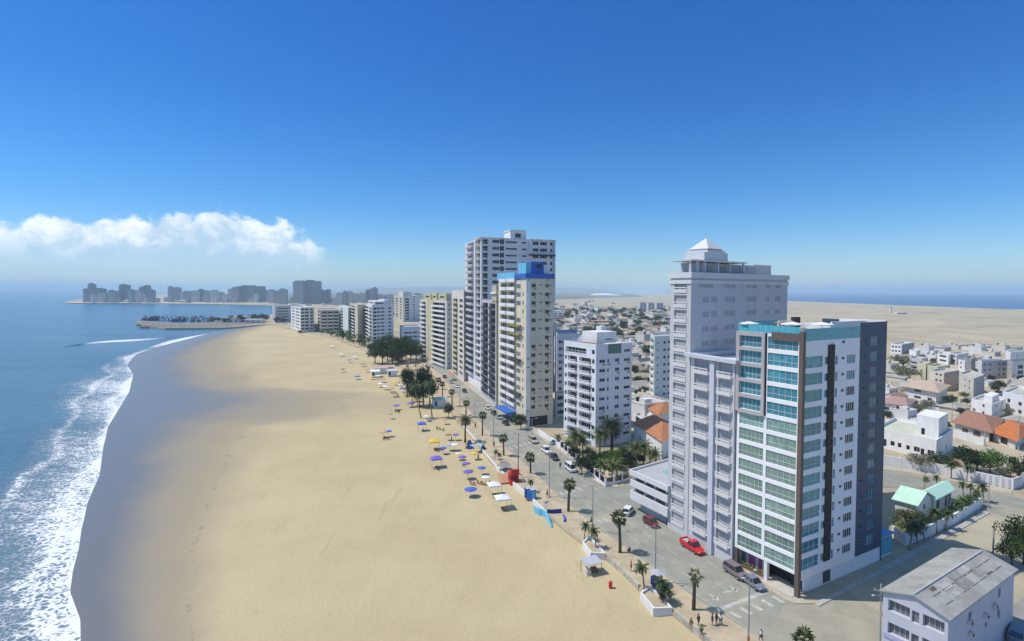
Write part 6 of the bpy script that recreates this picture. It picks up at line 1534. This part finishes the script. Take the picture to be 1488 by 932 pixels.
person(1015,909,'stand',dk,dk,1.9,'person in black standing by the promenade wall',group=GP)
person(1019,925,'walk',grc,dk,2.2,'person in olive clothes walking along the promenade wall',group=GP)
person(914,804,'sit',dk,brc,.5,'dark-dressed person sitting on the kerb beside the full-crowned fan palm',z=.0,group=GP)
person(917,830,'stand',rc,rc,1.5,'person all in red standing on the promenade',group=GP)
person(814,681,'stand',dk,dk,0,'dark-dressed person standing in the road beside the white van',z=0,group=GP)
person(795,723,'stand',brc,dk,1,'person in brown standing at the foot of a lamp post',group=GP)
person(691,622,'walk',dk,dk,2,'person in dark clothes walking past the fan palm row',group=GP)
person(718,650,'stand',dk,blc,1,'person in jeans beside the lamp post above the kiosk',group=GP)
person(859,763,'walk',grc,dk,1,'person walking under the lamp post by the upper planter',group=GP)
# ------------------------------------------------------------ things on the beach
def bz(px,py):
    s=shore0(py); t=max(0,(px-s)/(prom(py)-s)); return -1.98+1.38*t**.8
def BG(px,py): return G(px,py,bz(px,py))
GU='sunshades on the beach'
def gazebo(px,py,w_,fm,label,h=2.5,peak=.7,rz=.3,group=GU):
    t=thing('gazebo',label,'gazebo',BG(px,py),rz,group); s=w_/2; a=MB()
    cr=[(-s,-s),(s,-s),(s,s),(-s,s)]
    for k in range(4):
        p,q=cr[k],cr[(k+1)%4]; a.poly([(*p,h),(*q,h),(0,0,h+peak)]); a.poly([(*q,h),(*p,h),(*p,h-.25),(*q,h-.25)])
    a.build('canopy',fm,t,local=True)
    for p in cr: a=MB(); a.tube([(p[0]*.97,p[1]*.97,-.3),(p[0]*.97,p[1]*.97,h)],.04,5); a.build('leg',metalg,t,local=True)
    return t
def chairset(px,py,label,m_,n=2,group='chairs and loungers on the sand'):
    for k in range(n):
        t=thing('beach_chair',label if n==1 else label+(', left one' if k==0 else ', right one' if k==1 else ', rear one'),'chair',BG(px+k*4.5,py+k*1.2),R.uniform(-1,1),group)
        a=MB(); a.box(-.28,.28,-.1,.5,.3,.36); a.build('seat',m_,t,local=True)
        a=MB(); a.poly([(-.28,-.08,.34),(.28,-.08,.34),(.28,-.4,1.),(-.28,-.4,1.)]); a.poly([(-.28,-.1,.3),(-.28,-.44,.98),(.28,-.44,.98),(.28,-.1,.3)]); a.build('backrest',m_,t,local=True)
        for x in (-.27,.23):
            for y in (-.08,.45): a=MB(); a.box(x,x+.05,y,y+.05,-.1,.3); a.build('leg',metalg,t,local=True)
gazebo(730,739,3.1,whitef,'white pointed gazebo nearest the blue-walled steps'); gazebo(718,719,2.9,whitef,'white pointed gazebo beside the blue round umbrella')
gazebo(634,679,2.9,purplef,'violet-blue gazebo on the open sand below the yellow one'); gazebo(631,653,2.9,yellowf,'yellow gazebo on the open sand'); gazebo(613,626,2.8,bluef,'blue gazebo above the yellow one')
for (x,y,r_,fm,lb) in ((684,722,1.5,bluef,'round blue umbrella left of the white gazebo'),(677,684,.9,purplef,'small violet umbrella near the deck chairs'),(672,674,1.1,purplef,'violet umbrella touching a cream one'),(667,669,1.1,M('cream_fabric',(.7,.62,.4),.8,.1,1),'cream umbrella touching a violet one'),(680,696,1.3,purplef,'violet umbrella over the tan deck chairs'),(557,636,1.3,orangef,'peach umbrella alone on the sand, beside a blue one'),(565,635,1.1,bluef,'blue umbrella beside the peach one'),(576,596,1.4,purplef,'violet umbrella alone in the middle of the sand'),(660,655,1.3,whitef,'white tilted umbrella above the cream one'),(654,655,1.3,greyf,'grey umbrella beside the white tilted one'),(553,563,1.6,whitef,'white umbrella in the upper group, nearest the water'),(560,567,1.6,whitef,'second white umbrella in the upper group'),(568,570,1.7,orangef,'peach umbrella in the upper group'),(583,564,1.7,whitef,'wide white umbrella near the tall dark trees'),(590,576,1.6,M('straw_fabric',(.3,.24,.13),.9,.2,1),'straw umbrella at the foot of the tall dark trees'),(609,584,1.7,whitef,'white umbrella in the shade of the tall dark trees'),(519,552,1.8,purplef,'violet umbrella far up the beach'),(498,541,1.6,MATS['straw_fabric'],'straw umbrella far up the beach, beyond the violet one'),(540,552,1.6,yellowf,'small yellow umbrella by the far kiosks'),(516,522,2.,whitef,'white umbrella by the far greenery row'),(496,518,2.,whitef,'lone white umbrella on the far sand'),(483,506,2.2,whitef,'white umbrella farthest up the beach'),(567,609,1.,M('tan_fabric',(.45,.38,.2),.9,.1,1),'small tan umbrella left of the blue gazebo')):
    umbrella('beach_umbrella',lb,BG(x,y),r_,2.3,fm,GU,8,R.random(),.32,metalg)
for (x,y,n,m_,lb) in ((684,704,2,orangef,'tan deck chair by the violet umbrella'),(694,703,3,orangef,'tan deck chair of the trio beside the violet umbrella'),(635,624,3,wood,'wooden chair beside the blue gazebo'),(632,655,2,wood,'wooden chair under the yellow gazebo'),(632,682,2,darkv,'dark chair under the violet-blue gazebo'),(717,722,2,wood,'wooden chair under the white gazebo by the blue umbrella'),(730,742,2,wood,'wooden chair under the white gazebo near the steps'),(952,889,2,whitef,'white plastic chair below the lower planter'),(560,638,2,wood,'wooden chair between the peach and blue umbrellas'),(575,599,2,darkv,'dark chair under the lone violet umbrella')): chairset(x,y,lb,m_,n)
for x,y,c_,lb in ((615,627,bluef,'person in blue seated under the blue gazebo'),(674,678,dk,'dark person seated under the paired umbrellas'),(634,656,rc,'person in red seated under the yellow gazebo'),(558,640,dk,'dark person seated under the peach umbrella'),(578,599,dk,'dark person seated by the lone violet umbrella'),(719,724,dk,'dark person seated under the upper white gazebo')):
    person(x,y,'sit',c_,dk,R.random()*6,lb,z=bz(x,y),group='people seated on the beach')
for x,y,lb in ((443,484,'tiny person walking far up the wet beach, left one'),(449,484,'tiny person walking far up the wet beach, right one')): person(x,y,'walk',dk,dk,1,lb,z=bz(x,y),group='people seated on the beach'); 
GX=(whitef,orangef,MATS['straw_fabric'],purplef,yellowf,bluef)
GXN=('white','peach','straw','violet','yellow','blue')
for k,(x,y) in enumerate(((549,551),(556,556),(573,577),(597,592),(602,584),(586,570),(620,612),(646,617),(651,640),(662,640),(690,668),(700,690),(706,704),(533,541),(527,533),(508,527),(575,560),(644,660))):
    c=k%6; umbrella('beach_umbrella',f'small {GXN[c]} sunshade in the crowd near the promenade, {ordn(k+1)} of the scatter',BG(x,y),1.1+.5*(y<600),2.2,GX[c],GU,8,R.random(),.3,metalg)
    if k%2==0: person(x+5,y+1,('sit','stand','walk')[k//2%3],(dk,blc,rc,whitef)[k//2%4],dk,R.random()*6,f'small figure beside the {GXN[c]} sunshade, {ordn(k+1)} of the scatter',z=bz(x+5,y+1),group='people seated on the beach')
# grey roofed beach hut
t=thing('beach_hut','open beach hut with a pale grey sloping roof below the upper planter','hut',BG(859,832),heading(820)-1.57); t.scale=(.78,.78,.78)
a=MB(); a.poly([(-2,-1.5,2.5),(2,-1.5,2.5),(2,1.5,2.85),(-2,1.5,2.85)]); a.poly([(-2,-1.5,2.4),(-2,1.5,2.75),(2,1.5,2.75),(2,-1.5,2.4)]); a.poly([(-2,-1.5,2.4),(2,-1.5,2.4),(2,-1.5,2.5),(-2,-1.5,2.5)]); a.build('roof',M('grey_tarpaulin',(.45,.45,.5),.7,.1,1),t,local=True)
for x,y in ((-1.8,-1.3),(1.8,-1.3),(1.8,1.3),(-1.8,1.3)): a=MB(); a.tube([(x,y,-.3),(x,y,2.5)],.06,6); a.build('post',wood,t,local=True)
a=MB(); a.box(-1.5,-.6,-1,.9,0,1.); a.build('counter',offwhite,t,local=True); a=MB(); a.box(.2,1.5,-.6,.9,0,.75); a.build('crate_stack',wood,t,local=True)
t=thing('bin','red litter bin standing alone on the sand','bin',BG(887,855)); a=MB(); a.tube([(0,0,-.1),(0,0,1.05)],[.28,.32],10); a.build('drum',redp,t,local=True); a=MB(); a.tube([(0,0,1.05),(0,0,1.15)],[.33,.2],10); a.build('lid',redp,t,local=True)
# blue booths
for k,(x,y,lb) in enumerate(((767,723,'blue portable toilet booth, seaward one of two'),(774,725,'blue portable toilet booth, nearer the road'))):
    t=thing('toilet_booth',lb,'toilet booth',G(x,y,0),heading(720),'blue portable toilet booths'); a=MB(); a.box(-.6,.6,-.6,.6,-.1,2.2); a.build('cabin',navy if k==0 else bluep,t,local=True)
    a=MB(); a.poly([(-.65,-.65,2.2),(.65,-.65,2.2),(0,-.65,2.5)]); a.poly([(.65,.65,2.2),(-.65,.65,2.2),(0,.65,2.5)]); a.poly([(-.65,-.65,2.2),(0,-.65,2.5),(0,.65,2.5),(-.65,.65,2.2)]); a.poly([(0,-.65,2.5),(.65,-.65,2.2),(.65,.65,2.2),(0,.65,2.5)]); a.build('roof',palegrey,t,local=True)
    a=MB(); a.box(-.62,-.6,-.42,.42,.05,2.); a.build('door',cyanp,t,local=True)
# red kiosk with big letters lost to the shade: stacked red boxes and awning
t=thing('kiosk','tall bright red beach kiosk with a folded red awning','kiosk',BG(746,703),heading(700)); a=MB(); a.box(-1.2,1.2,-1.1,1.1,-.3,1.3); a.box(-1.1,1.1,-1.,1.,1.3,2.4,1); a.build('booth',[redp,M('dark_red_paint',(.2,.01,.012),.6,.15,1)],t,local=True)
a=MB(); a.box(-1.2,1.25,-1.1,1.1,2.4,2.6); a.box(-1.25,-.95,-1.1,.9,2.6,3.9); a.box(-.95,.7,.7,.95,2.6,3.5); a.build('roof_sign',redp,t,local=True)
a=MB(); a.poly([(-1.2,-1.4,2.4),(1.2,-1.4,2.4),(1.2,-2.2,2.),(-1.2,-2.2,2.)]); a.poly([(-1.2,-1.42,2.36),(-1.2,-2.22,1.96),(1.2,-2.22,1.96),(1.2,-1.42,2.36)]); a.build('awning',redp,t,local=True)
t=thing('shade_sail','tan patched shade sails slung beside the red kiosk','sail',BG(730,702),.4)
a=MB(); a.poly([(-1.6,-1,.3),(1.2,-1.2,.4),(1.7,.9,2.1),(-.6,1.1,1.9)]); a.build('sheet',orangef,t,local=True); a=MB(); a.tube([(1.7,.9,-.2),(1.7,.9,2.2)],.05,5); a.tube([(-.6,1.1,-.2),(-.6,1.1,2.)],.05,5); a.build('post',wood,t,local=True)
# blue-walled steps
t=thing('beach_steps','beach steps beside a curved light blue wall with a navy parapet','steps',BG(800,764))
a=MB(); Ls,Rs=[G(799,765,-1.),G(798,752,0)],[G(818,763,-1.),G(815,751,0)]
for k in range(6):
    q0,q1=k/6,(k+1)/6; A_,B_=Ls[0].lerp(Ls[1],q0),Rs[0].lerp(Rs[1],q0); C_,D_=Rs[0].lerp(Rs[1],q1),Ls[0].lerp(Ls[1],q1)
    a.prism([A_.xy,B_.xy,C_.xy,D_.xy],-1.4,-.85+.17*k)
a.build('flight',M('step_concrete',(.5,.46,.36),.9,.1,1),t)
def ribbon(pts,z0,z1,th,mat,name):
    P=[V2(G(x,y,-.6)) for x,y in pts]; a=MB(); inn_=[]
    for k,p in enumerate(P):
        d=(P[min(k+1,len(P)-1)]-P[max(k-1,0)]).normalized(); inn_.append(p+Vector((-d.y,d.x))*th)
    zz=[z1[k] if hasattr(z1,'__len__') else z1 for k in range(len(P))]
    a.grid([[(p.x,p.y,z0) for p in P],[(p.x,p.y,z) for p,z in zip(P,zz)],[(p.x,p.y,z) for p,z in zip(inn_,zz)],[(p.x,p.y,z0) for p in inn_]])
    for k in (0,-1): a.poly([(P[k].x,P[k].y,z0),(P[k].x,P[k].y,zz[k]),(inn_[k].x,inn_[k].y,zz[k]),(inn_[k].x,inn_[k].y,z0)])
    a.build(name,mat,t)
ribbon([(775,742),(778,746),(783,749),(788,750),(792,752),(795,757),(798,763),(801,767)],-1.6,[.5,.75,.8,.75,.75,.6,.2,-.3],.25,cyanp,'side_wall')
ribbon([(795,751),(802,751.5),(809,751),(816,750.5)],-.6,.9,.3,navy,'parapet')
ribbon([(821,764),(822,760),(820,755)],-1.3,.5,.3,bluep,'side_wall')
a=MB(); c_=G(792,741); a.tube([(c_.x,c_.y,-.5),(c_.x,c_.y,1.9)],.05,5); a.poly([(c_.x,c_.y,1.9),(c_.x+1,c_.y,1.75),(c_.x,c_.y,1.2)]); a.build('pennant',cyanp,t)
# bent tent banners and grey shade
for k,(x,y,lb) in enumerate(((682,652,'blue and white leaning banner tent on the sand'),(702,655,'small blue banner tent nearer the road'))):
    t=thing('banner_tent',lb,'tent',BG(x,y),.8+k); a=MB(); a.poly([(-1.2,-.8,0),(1.2,-.8,0),(.5,0,2.6),(-.5,0,2.6)],0); a.poly([(1.2,.8,0),(-1.2,.8,0),(-.5,0,2.6),(.5,0,2.6)],1); a.poly([(1.2,-.8,0),(1.2,.8,0),(.5,0,2.6)],1); a.build('sheet',[bluef,whitef if k==0 else cyanp],t,local=True)
t=thing('shade_roof','flat grey shade roof between the banner tents','shade',BG(693,657),.6); a=MB(); a.box(-1.8,1.8,-1.2,1.2,2.0,2.08); a.build('sheet',greyf,t,local=True)
for x,y in ((-1.7,-1.1),(1.7,-1.1),(1.7,1.1),(-1.7,1.1)): a=MB(); a.tube([(x,y,-.3),(x,y,2.)],.04,5); a.build('post',metalg,t,local=True)
t=thing('shade_roof','low grey tarpaulin tent on the promenade edge by the kiosk','shade',G(731,683,.1),.9); a=MB(); a.poly([(-1.8,-1.2,1.),(1.8,-1.2,1.),(1.8,0,1.9),(-1.8,0,1.9)]); a.poly([(-1.8,0,1.9),(1.8,0,1.9),(1.8,1.2,1.),(-1.8,1.2,1.)]); a.build('sheet',concrete,t,local=True)
for x,y in ((-1.7,-1.1),(1.7,-1.1),(1.7,1.1),(-1.7,1.1)): a=MB(); a.tube([(x,y,-.2),(x,y,1.1)],.04,5); a.build('post',metalg,t,local=True)
t=thing('vendor_cart','navy vendor cart under a grey parasol beside the lower planter','cart',G(954,851,.1),.5); a=MB(); a.box(-.8,.8,-.5,.5,.25,1.5); a.build('cabinet',navy,t,local=True); a=MB(); a.tube([(.3,0,1.5),(.3,0,2.4)],.03,5); a.build('pole',metalg,t,local=True)
a=MB()
for k in range(8): a.poly([(.3+1.3*math.cos(.785*k),1.3*math.sin(.785*k),2.05),(.3+1.3*math.cos(.785*k+.785),1.3*math.sin(.785*k+.785),2.05),(.3,0,2.5)])
a.build('parasol',greyf,t,local=True)
for x in (-.5,.5): a=MB(); a.tube([(x,-.55,.2),(x,-.48,.2)],.2,10); a.build('wheel',tyre,t,local=True)
# small beach buildings under the trees
for k,(x,y,w_,rm_,lb) in enumerate(((553,541,7,MATS['pinkish_paint'],'pink-roofed beach kiosk by the street trees, left one'),(562,539,8,MATS['salmon_roof'],'salmon-roofed beach kiosk by the street trees, right one'),(570,545,5,palegrey,'pale flat kiosk below the street trees'),(638,589,5,M('pale_teal_roof',(.5,.65,.63),.7,.1,1),'small white shed with a pale teal roof and blue door on the promenade'),(545,546,4,whitef,'white awning stall at the edge of the far sand'))):
    p=G(x,y); t=thing('kiosk',lb,'kiosk',p,.3); a=MB(); a.box(-w_/2,w_/2,-2,2,-.6,2.6); a.build('booth',white2,t,local=True); a=MB(); a.grid([[(-w_/2-.6,-2.6,2.5),(w_/2+.6,-2.6,2.5)],[(-w_/2-.6,0,3.4),(w_/2+.6,0,3.4)],[(-w_/2-.6,2.6,2.5),(w_/2+.6,2.6,2.5)]]); a.build('roof',rm_,t,local=True)
    a=MB(); a.box(-w_/2+.4,-w_/2+1.5,-2.06,-1.98,0,2.1); a.build('door',bluep if k==3 else darkv,t,local=True)
t=thing('awning','pink entrance awning over the pavement below the slim cream block','awning',G(655,552),heading(552)); a=MB(); a.poly([(-4,-1.5,3),(4,-1.5,3),(4,1.5,4),(-4,1.5,4)]); a.poly([(-4,-1.5,2.9),(-4,1.5,3.9),(4,1.5,3.9),(4,-1.5,2.9)]); a.build('sheet',pink,t,local=True)
for x in (-3.8,3.8): a=MB(); a.tube([(x,-1.4,-.1),(x,-1.4,3)],.08,5); a.build('post',white,t,local=True)
# promenade wall and planters
stonew=M('rough_wall',(.45,.42,.35),.9,.3,1.2,.3)
ys=[1100,1000,932,888,870]; 
wallrun('promenade_wall','low rough stone wall between sand and promenade at the bottom of the picture',[(prom(y)+1,y) for y in (1200,1000,932,910,892)],.5,.4,stonew,z0=-1.2)
wallrun('promenade_wall','low rough wall between the two white planters',[(prom(y)+1,y) for y in (853,834,822,812)],.4,.4,stonew,z0=-1.2)
wallrun('promenade_wall','low pale wall running from the steps up past the red kiosk',[(prom(y)+1,y) for y in (745,725,700,680,660,640,620)],.3,.35,white2,z0=-1.1)
def planter(label,pts,h):
    P=[V2(G(*p)) for p in pts]; t=thing('planter',label,'planter',(P[0].x,P[0].y,0)); a=MB(); a.ring(P,.3,-1.2,h); a.build('wall',white2,t); a=MB(); a.poly([(p.x,p.y,h-.3) for p in inset(P,.2)]); a.build('soil',promm,t)
planter('white boat-shaped planter wall bulging onto the sand, upper one of two',[(846,792),(858,808),(880,809),(871,797),(856,783)],.6)
planter('white boat-shaped planter wall bulging onto the sand, lower one of two',[(930,866),(949,890),(977,889),(965,873),(944,857)],.6)
# ------------------------------------------------------------ marina
def boat_mesh(ln,mast,cabin):
    mb=MB(); rows=[]
    for x,w_,z in ((-.5,.13,0),(-.45,.16,0),(-.1,.17,0),(.25,.13,.02),(.45,.05,.06),(.5,.005,.09)):
        rows.append([(x*ln,-w_*ln,.16*ln+z*ln),(x*ln,-w_*.7*ln,-.03*ln),(x*ln,w_*.7*ln,-.03*ln),(x*ln,w_*ln,.16*ln+z*ln)])
    mb.grid(rows,0); mb.poly(rows[0],0)
    for a,b in zip(rows,rows[1:]): mb.poly([a[0],b[0],b[3],a[3]],0)
    if cabin: mb.box(-.28*ln,.15*ln,-.1*ln,.1*ln,.16*ln,.34*ln,0); mb.box(-.26*ln,.16*ln,-.105*ln,.105*ln,.22*ln,.3*ln,1); mb.box(-.3*ln,.05*ln,-.1*ln,.1*ln,.44*ln,.46*ln,2); mb.box(-.28*ln,-.24*ln,-.1*ln,.1*ln,.34*ln,.44*ln,0)
    if mast: mb.tube([(.05*ln,0,.1*ln),(.05*ln,0,1.35*ln)],.018*ln,4,3); mb.tube([(.05*ln,0,.3*ln),(-.4*ln,0,.33*ln)],.035*ln,4,2)
    return mb
bn=M('boat_navy',(.03,.04,.13),.5,.1,.5); bw=M('boat_white',(.6,.61,.64),.5,.05,.5)
BO=[(boat_mesh(9,1,1).mesh('boat',[bw,darkv,bn,metalg]),'white yacht with a navy cover and mast'),(boat_mesh(12,0,1).mesh('boat',[bw,darkv,bluep,metalg]),'white motor cruiser with a blue canopy'),(boat_mesh(10,1,1).mesh('boat',[bn,darkv,whitef,metalg]),'dark-hulled sailing boat with a bare mast'),(boat_mesh(11,0,1).mesh('boat',[bn,darkv,bn,metalg]),'dark-hulled motor boat with an upper deck')]
k=0
for row in range(3):
    for i in range(17):
        px=209+i*6.1+R.uniform(-1.5,1.5)+row*2; py=467.6-row*2.2+R.uniform(-.4,.4)
        if px>316 or (px>262 and row==0 and False): continue
        if py>463.5+ (px-205)*.06+1.5: py-=1.4
        me,lb=R.choice(BO); k+=1
        o=link('boat',me,None,(G(px,py,-2.1).x,G(px,py,-2.1).y,-2.1),R.choice((1.4,1.7,-1.5))+R.uniform(-.3,.3)); tag(o,f'{lb}, {ordn(i+1)} berth, {["landward","middle","outer"][row]} marina row','boat','boats moored in the marina')
for (x,y,w_,h_,lb) in ((338,468.5,24,6,'long pale clubhouse roof among the spit trees'),(352,468,20,8,'white clubhouse block on the marina spit'),(370,469.5,22,5,'low white building at the root of the marina spit')):
    landmark('clubhouse',lb,'building',x,y,w_,h_,12,(white2,salmon if x<345 else white),.05)
rk_=MB()
for k in range(260):
    q=R.random(); px=198+q*135; py=475.2+R.uniform(-.8,1.2)-(3 if q<.05 else 0)-(1.6 if q>.85 else 0); p=G(px,py,-1.2); s=R.uniform(.8,1.9)
    rk_.ball((p.x,p.y,-1.3+R.uniform(-.3,.9)),s,5,4,0,(R.uniform(.8,1.3),R.uniform(.7,1.2),R.uniform(.5,.9)))
o=rk_.build('breakwater_rocks',stone); tag(o,'rough rock armour along the edge of the marina spit','rocks',kind='stuff')
